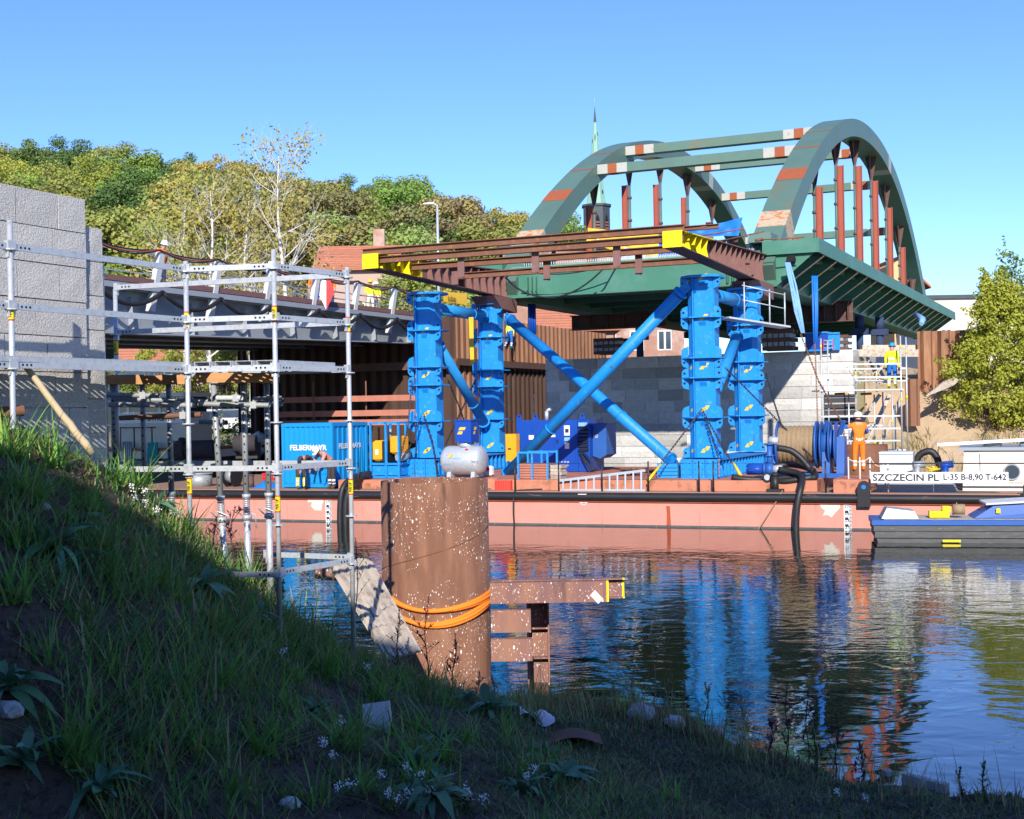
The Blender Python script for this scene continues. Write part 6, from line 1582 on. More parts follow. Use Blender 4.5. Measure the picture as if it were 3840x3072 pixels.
m = MB(); p = BP(985, 1795, 1.8); m.bar(p, p + E1 * .5, .1, .1); m.bar(p + ZV * .14, p + E1 * .4 + ZV * .16, .1, .12); m.build('red_toolbox', M['red'], label='red tool case lying above the blue tarpaulin', cat='toolbox')

# ------------------------------------------------------------------ blue work boat alongside
wb0 = W(3272, 2035, 34.6); wb0.z = 0
wbt = empty('work_boat', wb0, radians(-12), 'flat blue and black work boat moored against the barge side', 'boat')
ex = Vector((cos(radians(-12)), sin(radians(-12)), 0)); ey = Vector((-ex.y, ex.x, 0))
def WBt(x, y, z): return wb0 + ex * x + ey * y + ZV * z
for (z0, z1, e, mt, nm) in ((-.4, .12, .12, 'strake', 'lower_strake'), (.13, .3, .07, 'strake', 'middle_strake'), (.31, .46, .04, 'strake', 'upper_strake'), (.47, .6, .0, 'blue_winch', 'gunwale')):
    m = MB(); m.hexa([WBt(e + .1 * (z0 < 0), e, z0), WBt(9, e, z0), WBt(9, 1.7, z0), WBt(e + .1 * (z0 < 0), 1.7, z0), WBt(e, e, z1), WBt(9, e, z1), WBt(9, 1.7, z1), WBt(e, 1.7, z1)]); m.build(nm, M[mt], wbt)
m = MB(); m.hexa([WBt(.3, .15, .605), WBt(9, .15, .605), WBt(9, 1.6, .605), WBt(.3, 1.6, .605), WBt(.35, .2, .62), WBt(9, .2, .62), WBt(9, 1.55, .62), WBt(.35, 1.55, .62)]); m.build('deck', M['timber_grey'], wbt)
m = MB(); m.hexa([WBt(.25, .2, .625), WBt(1.2, .2, .625), WBt(1.2, 1.2, .625), WBt(.25, 1.2, .625), WBt(.4, .3, .9), WBt(1.1, .25, .82), WBt(1.1, 1.1, .82), WBt(.4, 1.1, .9)]); m.build('grating', M['galv_dark'], wbt)
m = MB(); m.hexa([WBt(2.6, .25, .63), WBt(9, .25, .63), WBt(9, 1.5, .63), WBt(2.6, 1.5, .63), WBt(3.1, .3, .95), WBt(9, .3, 1.3), WBt(9, 1.4, 1.3), WBt(3.1, 1.4, .95)]); m.build('cabin_side', M['blue_winch'], wbt)
m = MB(); m.hexa([WBt(2.9, .22, .98), WBt(9, .22, 1.32), WBt(9, 1.5, 1.32), WBt(2.9, 1.5, .98), WBt(2.9, .22, 1.03), WBt(9, .22, 1.4), WBt(9, 1.5, 1.4), WBt(2.9, 1.5, 1.03)]); m.build('cabin_roof', M['grey_light'], wbt)
m = MB(); m.box(WBt(1.75, .6, .72), (.5, .4, .16), radians(-12)); m.box(WBt(1.95, .7, .85), (.2, .3, .14), radians(-12)); m.build('yellow_winch', M['yellow'], wbt)
m = MB(); m.cyl(WBt(2.1, .5, .85), WBt(2.4, .5, .85), .14, n=12); m.build('rope_drum', M['rope'], wbt)
m = MB(); m.box(WBt(2.0, -.005, .06), (.45, .02, .06), radians(-12)); m.build('yellow_plate', M['yellow'], wbt)
m = MB(); m.box(WBt(3.2, .22, .83), (.1, .05, .12), radians(-12)); m.build('yellow_lamp', M['yellow'], wbt)
# ------------------------------------------------------------------ scaffold on the far bank
s2 = empty('scaffold', W(3240, 1690, 50.2), 0, 'galvanised scaffold with a worker on its deck beside the stone abutment', 'scaffold')
def fs_post(px, y0, y1, D, yel=()):
    a = W(px, y0, D); b = W(px + 6, y1, D); b.x = a.x
    m = MB(); m.cyl(b, a, .03, n=8); o = m.build('standard', M['galv'], s2)
    for y in yel:
        c = W(px, y, D); m = MB(); m.cyl((a.x, a.y, c.z - .07), (a.x, a.y, c.z + .07), .034, n=8); m.build('label_band', M['yellow'], o)
for (px, y0, y1, D, ye) in ((3078, 1270, 1700, 49.3, (1300,)), (3103, 1280, 1700, 50.4, ()), (3376, 1260, 1720, 49.3, (1300, 1500)), (3397, 1265, 1720, 50.6, (1320, 1490)), (3208, 1370, 1480, 50.6, (1400,)),
                          (3286, 1370, 1470, 50.6, (1410,)), (3182, 1475, 1700, 50.0, ()), (3278, 1475, 1700, 50.0, (1660,)), (3310, 1470, 1690, 50.9, ()), (3345, 1470, 1690, 50.9, (1580,)), (3356, 1520, 1700, 50.2, ())):
    fs_post(px, y0, y1, D, ye)
def fs_led(xa, ya, xb, yb, D, h=.06, mt='galv', nm='ledger'):
    m = MB(); m.bar(W(xa, ya, D), W(xb, yb, D), .05, h); m.build(nm, M[mt], s2)
for (xa, xb, y, D) in ((3078, 3376, 1368, 49.3), (3078, 3376, 1417, 49.3), (3103, 3397, 1385, 50.5), (3208, 3397, 1430, 50.6), (3078, 3376, 1563, 49.3), (3078, 3376, 1610, 49.3), (3078, 3376, 1656, 49.3), (3182, 3397, 1690, 50), (3103, 3310, 1598, 50.6)):
    fs_led(xa, y, xb, y - .012 * (xb - xa), D)
a, b = W(3070, 1466, 49.3), W(3385, 1461, 49.3)
for k in range(4):
    m = MB(); m.bar(a + Vector((0, .33 * k, 0)), b + Vector((0, .33 * k, 0)), .3, .05); m.build('deck_plank', M['galv'], s2)
for px in (3175, 3275):
    m = MB(); p = W(px, 1476, 49.2); m.bar(p, p + Vector((0, 1.6, 0)), .12, .09); m.build('timber_bearer', M['timber'], s2)
# dark formwork below it
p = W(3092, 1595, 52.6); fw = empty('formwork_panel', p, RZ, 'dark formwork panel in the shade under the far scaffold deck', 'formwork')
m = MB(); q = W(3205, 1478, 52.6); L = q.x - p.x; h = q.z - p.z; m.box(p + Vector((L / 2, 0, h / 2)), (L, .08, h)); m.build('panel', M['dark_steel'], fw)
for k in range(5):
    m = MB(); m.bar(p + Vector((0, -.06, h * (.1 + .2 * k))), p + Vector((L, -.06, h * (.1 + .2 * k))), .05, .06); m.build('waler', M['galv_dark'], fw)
for i, (xa, ya, xb, yb) in enumerate(((3245, 1680, 3335, 1480), (3290, 1690, 3380, 1490), (3215, 1600, 3300, 1480))):
    m = MB(); m.bar(W(xa, ya, 52.2), W(xb, yb, 52.0), .15, .15); m.build('timber_strut', M['timber_grey'], label='slanting timber strut under the far scaffold, ' + ORD[i] + ' from the stone wall', cat='timber strut', group='timber struts')
m = MB(); rd = random.Random(5)
for k in range(14):
    a = W(3210 + rd.uniform(0, 110), 1440 - rd.uniform(0, 30), 53.5); m.bar(a, a + Vector((rd.uniform(-.8, .8), 0, rd.uniform(-.2, .7))), .06, .04)
m.build('timber_debris', M['timber_grey'], label='loose timber offcuts behind the far scaffold guard rail', cat='timber offcuts')
m = MB(); a = W(3525, 1475, 54.5)
for k in range(12): m.bar(a + Vector((k * .09 - .6, k * .06, k * .055 - .1)), a + Vector((k * .09 + .6, k * .06 + .1, k * .055 + .35)), .14, .05)
m.build('plank_pile', M['timber_grey'], label='pile of grey planks on the sandy slope by the bush', cat='planks')

# ------------------------------------------------------------------ people
def person(label, loc, face, cols, height=1.78, lean=0.0, arms=None, legs=None, helmet='helmet_w', stripes=True, twist=0.0, sit=False, hood=False):
    """one continuous skinned body; face = direction looked at (radians), local front is -y"""
    s = height / 1.78
    J = {'pel': (0, 0, .96), 'spi': (0, .01, 1.13), 'che': (0, .015, 1.33), 'nek': (0, 0, 1.5), 'hed': (0, -.02, 1.6), 'top': (0, -.015, 1.72)}
    for sd, sg_ in (('l', -1), ('r', 1)):
        J['sh' + sd] = (.19 * sg_, .01, 1.43); J['el' + sd] = (.25 * sg_, .03, 1.14); J['wr' + sd] = (.25 * sg_, -.08, .9); J['ha' + sd] = (.25 * sg_, -.11, .8)
        J['hi' + sd] = (.1 * sg_, 0, .9); J['kn' + sd] = (.12 * sg_, -.02, .5); J['an' + sd] = (.13 * sg_, .02, .1); J['to' + sd] = (.15 * sg_, -.13, .05)
    J = {k: Vector(v) for k, v in J.items()}
    if legs:
        for k, v in legs.items(): J[k] = Vector(v)
    if lean:
        R = Matrix.Rotation(lean, 3, 'X'); o = J['pel']
        for k in J:
            if k[:2] in ('sh', 'el', 'wr', 'ha') or k in ('spi', 'che', 'nek', 'hed', 'top'):
                J[k] = o + R @ (J[k] - o)
    if arms:
        for k, v in arms.items(): J[k] = Vector(v)
    order = list(J); ed = [('pel', 'spi'), ('spi', 'che'), ('che', 'nek'), ('nek', 'hed'), ('hed', 'top')]
    for sd in 'lr': ed += [('che', 'sh' + sd), ('sh' + sd, 'el' + sd), ('el' + sd, 'wr' + sd), ('wr' + sd, 'ha' + sd), ('pel', 'hi' + sd), ('hi' + sd, 'kn' + sd), ('kn' + sd, 'an' + sd), ('an' + sd, 'to' + sd)]
    rad = {'pel': (.165, .13), 'spi': (.15, .115), 'che': (.175, .13), 'nek': (.062, .065), 'hed': (.085, .1), 'top': (.07, .085), 'sh': (.085, .085), 'el': (.058, .058), 'wr': (.04, .04), 'ha': (.03, .045),
           'hi': (.11, .115), 'kn': (.08, .08), 'an': (.062, .062), 'to': (.05, .04)}
    me = bpy.data.meshes.new('person_skeleton'); me.from_pydata([J[k] for k in order], [(order.index(a), order.index(b)) for a, b in ed], [])
    o = bpy.data.objects.new('person_skeleton', me); COL.objects.link(o)
    sk = o.modifiers.new('skin', 'SKIN'); 
    for i, k in enumerate(order):
        r = rad.get(k) or rad[k[:2]]; d = me.skin_vertices[0].data[i]; d.radius = r; d.use_root = (k == 'pel')
    sb = o.modifiers.new('sub', 'SUBSURF'); sb.levels = 2; sb.render_levels = 2
    dg = bpy.context.evaluated_depsgraph_get(); ev = bpy.data.meshes.new_from_object(o.evaluated_get(dg))
    bpy.data.objects.remove(o)
    P = [v.co.copy() for v in ev.vertices]; FS = [tuple(p.vertices) for p in ev.polygons]; bpy.data.meshes.remove(ev)
    names = ['torso', 'sleeve', 'forearm', 'skin', 'thigh', 'shin', 'boot', 'band']
    mats = [M[cols[n]] for n in names[:3]] + [M['skin'] if not cols.get('glove') else M[cols['glove']]] + [M[cols['thigh']], M[cols['shin']], M['boot'], M['reflective'], M['skin'], M[cols.get('hood', 'boot')]]
    def regn(c):
        best = 9e9; bk_ = None
        for a, b in ed:
            A_, B_ = J[a], J[b]; t = max(0, min(1, (c - A_).dot(B_ - A_) / max(1e-9, (B_ - A_).length_squared))); d = (c - A_.lerp(B_, t)).length
            r = rad.get(a) or rad[a[:2]]; d = d - r[0] * .8
            if d < best: best, bk_ = d, (a[:2], b[:2], t)
        a, b, t = bk_
        if b in ('he', 'to') and a in ('ne', 'he'): return 8 if not hood else 9
        if b == 'ne': return 0 if t < .75 else 8
        if b == 'el' or b == 'sh': return 1 if b == 'el' and t > .08 else 0
        if b == 'wr': return 7 if stripes and .55 < t < .75 and cols['forearm'].startswith('hivis') else 2
        if b == 'ha': return 3
        if b == 'kn': return 4
        if b == 'an': return 7 if stripes and (.38 < t < .5 or .66 < t < .78) else 5
        if a == 'an': return 6
        if a == 'sp': return 7 if stripes and .1 < t < .32 else 0
        if a == 'pe' and b == 'sp': return 7 if stripes and .15 < t < .4 else 0
        if b == 'hi': return 4
        return 0
    mi = [regn(sum((P[i] for i in f), Vector()) / len(f)) for f in FS]
    m = MB(); m.v = P; m.f = FS; m.mi = mi; m.sm = [True] * len(FS)
    # fingers: four and a thumb on each hand, merged into the same mesh
    for sd in 'lr':
        w_, h_ = J['wr' + sd], J['ha' + sd]; d, sv, uv_ = frame(h_ - w_)
        for k in range(4):
            a = h_ + sv * ((k - 1.5) * .02); L = (.075, .085, .08, .06)[k]
            m.tube([a - d * .01, a + d * L * .5 + uv_ * .006, a + d * L + uv_ * -.018], [.012, .011, .009], 5, mi=3)
        a = w_.lerp(h_, .45) + sv * .03; m.tube([a, a + sv * .025 + d * .03, a + sv * .03 + d * .06], [.014, .012, .01], 5, mi=3)
    # nose and ears
    f_ = (J['hed'] + J['top']) / 2; hd = (J['top'] - J['nek']).normalized(); fr = hd.cross(Vector((1, 0, 0))).normalized()
    if fr.y > 0: fr = -fr
    if not hood:
        m.tube([f_ + fr * .08, f_ + fr * .115 - hd * .01, f_ + fr * .09 - hd * .03], [.012, .016, .012], 5, mi=8)
        for sg_ in (-1, 1): m.tube([f_ + Vector((sg_ * .075, 0, 0)) - hd * .01, f_ + Vector((sg_ * .092, .01, 0)) + hd * .02, f_ + Vector((sg_ * .08, .01, 0)) - hd * .03], .012, 5, mi=8)
    Rz = Matrix.Rotation(face, 4, 'Z'); T = Matrix.Translation(Vector(loc)) @ Rz @ Matrix.Scale(s, 4)
    m.v = [T @ p for p in m.v]
    mb_ = m.build('person', mats, label=label, cat='person')
    if helmet and not hood:
        h = MB(); u = hd; x_ = Vector((1, 0, 0)); y_ = u.cross(x_); Mh = Matrix((x_, y_, u)).transposed()
        c = f_ + u * .02
        h.lathe([(.155, 0), (.152, .012), (.128, .018), (.128, .05), (.118, .1), (.09, .14), (.05, .16), (.001, .168)], c, 18, M=Mh)
        h.lathe([(.155, -.002), (.1, -.004), (.001, -.004)], c, 18, M=Mh)
        pts = [c + Mh @ Vector((.13 * cos(t), -.1 + -.1 * sin(t), .002)) for t in [pi * i / 8 for i in range(9)]]
        h.prism(pts, u * .012)
        h.v = [T @ p for p in h.v]; h.build('hard_hat', M[helmet], mb_)
    return mb_
CO = dict(torso='hivis_o', sleeve='royal', forearm='skin', thigh='hivis_o', shin='hivis_o', glove='charcoal')
wz = 1.47; wp = W(3222, 1767, 42.6)
person('worker seen from behind in orange vest and trousers holding a chain', (wp.x, wp.y, wz), pi, CO, 1.9,
       arms={'ell': (.36, -.06, 1.36), 'wrl': (.58, -.12, 1.38), 'hal': (.66, -.14, 1.4), 'shl': (.19, .0, 1.44), 'elr': (-.3, -.08, 1.2), 'wrr': (-.2, -.28, 1.18), 'har': (-.14, -.34, 1.2), 'shr': (-.19, 0, 1.43)})
m = MB(); q = BG(bx(3205, 1.2), 1.2, 0); m.box((q.x, q.y, (DK + wz) / 2), (1.0, 2.2, wz - DK - .004), BYAW); m.build('red_hatch', M['deck_orange'], label='faded red deck hatch under the worker in orange', cat='hatch')
CY = dict(torso='hivis_y', sleeve='hivis_y', forearm='hivis_y', thigh='royal', shin='hivis_y', glove='charcoal')
p = W(3346, 1456, 50.0)
person('worker in yellow jacket and blue helmet standing on the far scaffold', (p.x, p.y, W(3346, 1461, 49.8).z + .03), radians(150), CY, 1.72, helmet='helmet_b', lean=.08)
p = W(1128, 1842, 44.9)
person('worker bent right over in a dark hooded top beside the container', (p.x, p.y + .1, DK + .01), radians(30), dict(torso='charcoal', sleeve='charcoal', forearm='charcoal', thigh='charcoal', shin='hivis_y', hood='charcoal'), 1.74, lean=-1.25 * -1, hood=True,
       arms={'ell': (-.28, -.42, .98), 'wrl': (-.2, -.36, .72), 'hal': (-.18, -.35, .64), 'elr': (.28, -.42, .98), 'wrr': (.2, -.4, .72), 'har': (.18, -.4, .64)})
p = W(1243, 1842, 44.6)
person('bent worker in white helmet, pale red shirt and dark trousers by the container corner', (p.x, p.y + .1, DK + .01), radians(-50), dict(torso='pink', sleeve='pink', forearm='charcoal', thigh='charcoal', shin='charcoal'), 1.76, lean=.95,
       arms={'ell': (-.26, -.5, 1.05), 'wrl': (-.2, -.52, .8), 'hal': (-.18, -.52, .72), 'elr': (.26, -.5, 1.05), 'wrr': (.2, -.56, .82), 'har': (.16, -.58, .74)})
p = W(603, 1000, 49.6)
person('worker in orange vest and white helmet with ear defenders on the grey bridge', (p.x, p.y, 8.46), radians(60), dict(torso='hivis_o', sleeve='hivis_o', forearm='skin', thigh='navy', shin='navy'), 1.86, lean=.25)
p = W(1178, 1000, 60.8)
person('worker in orange top and blue jeans on the grey bridge behind the navigation board', (p.x, p.y, 8.46), radians(20), dict(torso='hivis_o', sleeve='hivis_o', forearm='skin', thigh='royal', shin='royal'), 1.86, lean=.15)
p = W(1236, 1000, 61.6)
person('worker whose white helmet shows just above the navigation board', (p.x, p.y, 8.46), radians(-20), dict(torso='hivis_o', sleeve='hivis_o', forearm='skin', thigh='navy', shin='navy'), 1.82, lean=.1)
p = W(1388, 1050, 64.0)
person('worker in yellow helmet and yellow vest on the grey bridge', (p.x, p.y, 8.46), radians(10), dict(torso='hivis_y', sleeve='hivis_y', forearm='skin', thigh='offwhite', shin='hivis_y'), 1.7, helmet='helmet_y')
p = W(1409, 1055, 65.0)
person('worker in white helmet just behind the one in the yellow helmet', (p.x, p.y, 8.46), radians(-20), dict(torso='hivis_y', sleeve='hivis_y', forearm='skin', thigh='offwhite', shin='hivis_y'), 1.68)
p = W(1912, 1310, 71.0)
person('worker in yellow-green jacket climbing the cofferdam behind the blue tube', (p.x, p.y, p.z), radians(140), dict(torso='hivis_y', sleeve='hivis_y', forearm='hivis_y', thigh='royal', shin='royal'), 1.75, lean=.4,
       legs={'knr': (.25, -.1, .52), 'anr': (.36, .05, .12), 'tor': (.4, -.1, .06)})

# ------------------------------------------------------------------ tug boat behind the barge
b0 = W(380, 1720, 60.0); tg = empty('tug_boat', Vector((b0.x, b0.y, 0)), radians(-14), 'white and cream tug boat with wheelhouse seen through the scaffold', 'boat')
tx = Vector((cos(radians(-14)), sin(radians(-14)), 0)); ty = Vector((-tx.y, tx.x, 0)); o_ = Vector((b0.x, b0.y, 0))
def TG(x, y, z): return o_ + tx * x + ty * y + ZV * z
def tgb(x0, x1, y0, y1, z0, z1, mt, nm, par=None, tp=0.0):
    m = MB(); m.hexa([TG(x0, y0, z0), TG(x1, y0, z0), TG(x1, y1, z0), TG(x0, y1, z0), TG(x0 + tp, y0 + tp, z1), TG(x1 - tp, y0 + tp, z1), TG(x1 - tp, y1 - tp, z1), TG(x0 + tp, y1 - tp, z1)]); return m.build(nm, M[mt], par or tg)
tgb(-2, 5.2, 0, 3.6, -.5, 1.75, 'black', 'hull'); tgb(-2, 5.25, -.05, 3.65, 1.76, 2.1, 'offwhite', 'bulwark'); tgb(-2, 5.28, -.08, 3.68, 2.11, 2.22, 'red_oxide', 'sheer_line')
hs_ = tgb(.2, 4.0, .5, 3.1, 2.1, 3.35, 'offwhite', 'deckhouse'); wh_ = tgb(.3, 3.9, .55, 3.05, 3.36, 3.85, 'white', 'wheelhouse_base'); tgb(.35, 3.8, .6, 3.0, 3.86, 4.55, 'glass', 'window_band', wh_); tgb(.2, 4.0, .4, 3.2, 4.56, 4.75, 'white', 'wheelhouse_roof', wh_)
for x in (.3, 1.0, 1.8, 2.6, 3.3, 3.75): tgb(x, x + .14, .56, .66, 3.86, 4.55, 'white', 'window_post', wh_)
text('NAVIGAR-1', 1.5, .26, TG(1.95, .545, 3.46), tx, ZV, M['ink'], wh_, bold=.02)
for k, x in enumerate((.9, 1.6, 2.5)): tgb(x, x + .05, .1, .15, 2.1, 3.2, 'black', 'rail_post')
tgb(.6, 2.7, .1, .14, 3.15, 3.2, 'black', 'hand_rail')
m = MB()
for k in range(6): m.tube([TG(2.5 + .08 * k, -.12, 2.5), TG(2.45 + .1 * k, -.16, 1.9), TG(2.5 + .08 * k, -.14, 1.5)], .05, 6)
m.build('teal_rope', mat('teal_rope_fibre', (.03, .35, .33), .8, var=.3), tg)
m = MB()
for k in range(5): m.tube([TG(1.2 + .1 * k, -.12, 2.55), TG(1.2 + .1 * k, -.16, 1.9), TG(1.25 + .08 * k, -.14, 1.5)], .05, 6)
m.build('grey_rope', M['galv_dark'], tg)
for (xa, xb, y, lab) in ((650, 800, 1720, 'dark deck machinery with a drum behind the leaning steel prop'), (880, 960, 1700, 'dark deck machinery beside the cofferdam corner')):
    p = W(xa, y, 57); q = W(xb, y - 90, 57); m = MB(); m.cyl(p + ZV * .4, Vector((q.x, p.y, p.z + .4)), .38, n=16); m.box(Vector(((p.x + q.x) / 2, p.y + .6, p.z + .1)), (q.x - p.x, .8, .7)); m.cyl(Vector((p.x + .3, p.y - .02, p.z + .4)), Vector((p.x + .5, p.y - .02, p.z + .4)), .52, n=16)
    m.build('deck_winch', M['charcoal'], label=lab, cat='winch')

# ------------------------------------------------------------------ parked cars
def car(label, loc, rz, paint):
    t = empty('parked_car', loc, rz, label, 'car', 'parked cars'); R = Matrix.Rotation(rz, 3, 'Z'); o = Vector(loc)
    def L(x, y, z): return o + R @ Vector((x, y, z))
    side = [(-2.1, .35), (-2.15, .75), (-2.05, 1.0), (-1.2, 1.08), (1.25, 1.05), (2.05, .88), (2.15, .6), (2.1, .35)]
    m = MB(); m.prism([L(x, -.9, z) for x, z in side], R @ Vector((0, 1.8, 0))); m.build('body', M[paint], t)
    cab = [(-1.95, 1.02), (-1.7, 1.5), (-1.3, 1.62), (.2, 1.6), (1.1, 1.06)]
    m = MB(); V = [L(x, -.86, z) if z < 1.2 else L(x, -.72, z) for x, z in cab] + [L(x, .86, z) if z < 1.2 else L(x, .72, z) for x, z in cab]
    m.add(V, [(0, 1, 2, 3, 4), (9, 8, 7, 6, 5)] + [(i, i + 5, (i + 1) % 5 + 5, (i + 1) % 5) for i in range(5)]); m.build('cabin', M['glass'], t)
    m = MB(); m.hexa([L(-1.72, -.73, 1.5), L(.25, -.73, 1.585), L(.25, .73, 1.585), L(-1.72, .73, 1.5), L(-1.35, -.7, 1.64), L(.15, -.7, 1.63), L(.15, .7, 1.63), L(-1.35, .7, 1.64)]); m.build('roof', M[paint], t)
    for x in (-1.3, 1.3):
        for y in (-.85, .85):
            m = MB(); m.cyl(L(x, y - .1, .33), L(x, y + .1, .33), .33, n=18); w_ = m.build('wheel', M['black'], t)
            m = MB(); s = 1 if y > 0 else -1; m.cyl(L(x, y + .1 * s, .33), L(x, y + .108 * s, .33), .2, n=12); m.build('rim', M['aluminium'], w_)
    for y in (-.7, .7):
        m = MB(); m.box(L(-2.13, y, .88), (.08, .3, .18), rz); m.build('tail_light', M['red'], t)
for i, (px, rz, pt, lab) in enumerate(((705, 150, 'white', 'white parked car half hidden by the scaffold tube'), (800, 35, 'white', 'white parked car showing its red tail light'), (880, 28, 'galv', 'silver parked car furthest along the far bank'))):
    p = W(px, 1600, 84 + 2 * i); car(lab, (p.x, p.y, 2.42), radians(rz), pt)

# ------------------------------------------------------------------ buildings
def house(name, label, px0, px1, D, z0, eave_py, ridge_py, depth, wall, roof, yaw=0.0, wins=None, flat=False, cols=5):
    a = W(px0, eave_py, D); b = W(px1, eave_py, D); e = a.z; L = b.x - a.x; t = empty(name, (a.x, a.y, z0), yaw, label, 'building')
    R = Matrix.Rotation(yaw, 3, 'Z'); o = Vector((a.x, a.y, 0))
    def H(x, y, z): return o + R @ Vector((x, y, 0)) + ZV * z
    m = MB(); m.hexa([H(0, 0, z0), H(L, 0, z0), H(L, depth, z0), H(0, depth, z0), H(0, 0, e), H(L, 0, e), H(L, depth, e), H(0, depth, e)]); wl_ = m.build('wall', M[wall], t)
    if flat:
        m = MB(); m.hexa([H(-.3, -.3, e), H(L + .3, -.3, e), H(L + .3, depth, e), H(-.3, depth, e), H(-.3, -.3, e + .35), H(L + .3, -.3, e + .35), H(L + .3, depth, e + .35), H(-.3, depth, e + .35)]); m.build('roof', M[roof], t)
    else:
        r = W(px0, ridge_py, D).z
        m = MB(); m.add([H(-.5, -.5, e - .1), H(L + .5, -.5, e - .1), H(L + .5, depth + .5, e - .1), H(-.5, depth + .5, e - .1), H(-.5, depth / 2, r + 1.5), H(L + .5, depth / 2, r + 1.5)], [(0, 1, 5, 4), (2, 3, 4, 5), (3, 0, 4), (1, 2, 5), (0, 3, 2, 1)]); rf = m.build('roof', M[roof], t)
        n = 14
        for k in range(n):
            f0 = (k + .0) / n; y = -.5 + (depth / 2 + .5) * f0; z = e - .1 + (r + 1.6 - e) * f0
            mm = MB(); mm.bar(H(-.5, y, z + .04), H(L + .5, y, z + .04), .12, .1); mm.build('tile_course', M[roof], rf)
        mm = MB(); mm.box(H(L * .75, depth / 2, r + 2), (1, .8, 1.8), yaw); mm.build('chimney', M['brick'], rf)
    for (x, z, w_, h_) in (wins or []):
        m = MB(); m.hexa([H(x, -.06, z), H(x + w_, -.06, z), H(x + w_, .02, z), H(x, .02, z), H(x, -.06, z + h_), H(x + w_, -.06, z + h_), H(x + w_, .02, z + h_), H(x, .02, z + h_)]); f_ = m.build('window', M['white'], t)
        for kx in range(2):
            m = MB(); xx = x + .1 + kx * (w_ / 2); m.hexa([H(xx, -.08, z + .1), H(xx + w_ / 2 - .15, -.08, z + .1), H(xx + w_ / 2 - .15, -.065, z + .1), H(xx, -.065, z + .1), H(xx, -.08, z + h_ - .1), H(xx + w_ / 2 - .15, -.08, z + h_ - .1), H(xx + w_ / 2 - .15, -.065, z + h_ - .1), H(xx, -.065, z + h_ - .1)]); m.build('pane', M['glass'], f_)
    return t
house('brick_house', 'pinkish house with a red tiled roof behind the grey bridge', 1195, 1475, 112, 2, 1013, 965, 9, 'plaster', 'rooftile', 0, [(1.0 + 1.9 * k, 11.4, 1.0, 1.7) for k in range(3)] + [(1.0 + 1.9 * k, 7.5, 1.0, 1.7) for k in range(3)])
house('brick_building', 'weathered brick building seen under and behind the arch bridge deck', 1885, 2560, 104, 2, 940, 930, 10, 'brick', 'slate', 0, [(1.2 + 2.0 * k, 12.6, 1.6, 1.5) for k in range(6)] + [(1.2 + 2.2 * k, 8.2, 1.1, 1.6) for k in range(6)], flat=True)
house('low_brick_building', 'low building with a tiled roof between the cofferdam and the deck', 2010, 2300, 90, 3, 1240, 1180, 5, 'brick', 'rooftile', 0, [(.6 + 1.4 * k, 5.6, .7, 1.0) for k in range(3)])
house('white_building', 'long white flat-roofed building beyond the far end of the arch bridge', 3478, 3900, 125, 1, 1122, 1110, 10, 'cream_wall', 'slate', 0, [(1.2 + 2.2 * k, 9.3, 1.0, 1.4) for k in range(4)], flat=True)
house('distant_house', 'small pale house glimpsed between the boat and the granite wall', 430, 760, 120, 2, 1420, 1330, 8, 'plaster', 'rooftile', 0, [(1 + 1.6 * k, 4, .8, 1.2) for k in range(4)])
# ochre gable behind the far arch foot
p = W(3352, 1110, 135); q = W(3468, 1110, 135); r = W(3370, 975, 135)
t = empty('gabled_house', (p.x, p.y, 2), 0, 'ochre gable of a house behind the last hangers', 'building')
m = MB(); m.prism([(p.x, p.y, 2), (q.x, p.y, 2), (q.x, p.y, W(3468, 1075, 135).z), (r.x, p.y, r.z), (p.x, p.y, W(3352, 990, 135).z)], (0, 9, 0)); m.build('wall', M['orange_wall'], t)
m = MB(); a_, b_ = Vector((r.x - .1, p.y - .3, r.z + .1)), Vector((q.x + .6, p.y - .3, W(3475, 1082, 135).z)); m.prism([a_, b_, b_ + ZV * .25, a_ + ZV * .25], (0, 9.5, 0)); m.build('roof', M['rooftile'], t)
m = MB(); m.box(((p.x + q.x) / 2 + .3, p.y - .03, 12.2), (.7, .06, 1.2)); m.build('window', M['glass'], t)
# street lamp
p = W(1645, 1080, 69); z1 = W(1645, 768, 69).z
t = empty('street_lamp', (p.x, p.y, 8.0), 0, 'tall grey street lamp rising in front of the wooded hill', 'street lamp')
m = MB(); m.cyl((p.x, p.y, 7.5), (p.x, p.y, z1), .11, .06, 10); m.build('pole', M['galv'], t)
m = MB(); m.tube([(p.x, p.y, z1 - .05), (p.x - .2, p.y, z1 + .05)], .045, 8); m.build('arm', M['galv'], t)
m = MB(); m.hexa([(p.x - .75, p.y - .12, z1 + .02), (p.x - .15, p.y - .14, z1 + .02), (p.x - .15, p.y + .14, z1 + .02), (p.x - .75, p.y + .12, z1 + .02), (p.x - .72, p.y - .1, z1 + .09), (p.x - .15, p.y - .12, z1 + .14), (p.x - .15, p.y + .12, z1 + .14), (p.x - .72, p.y + .1, z1 + .09)]); m.build('lamp_head', M['grey_light'], t)
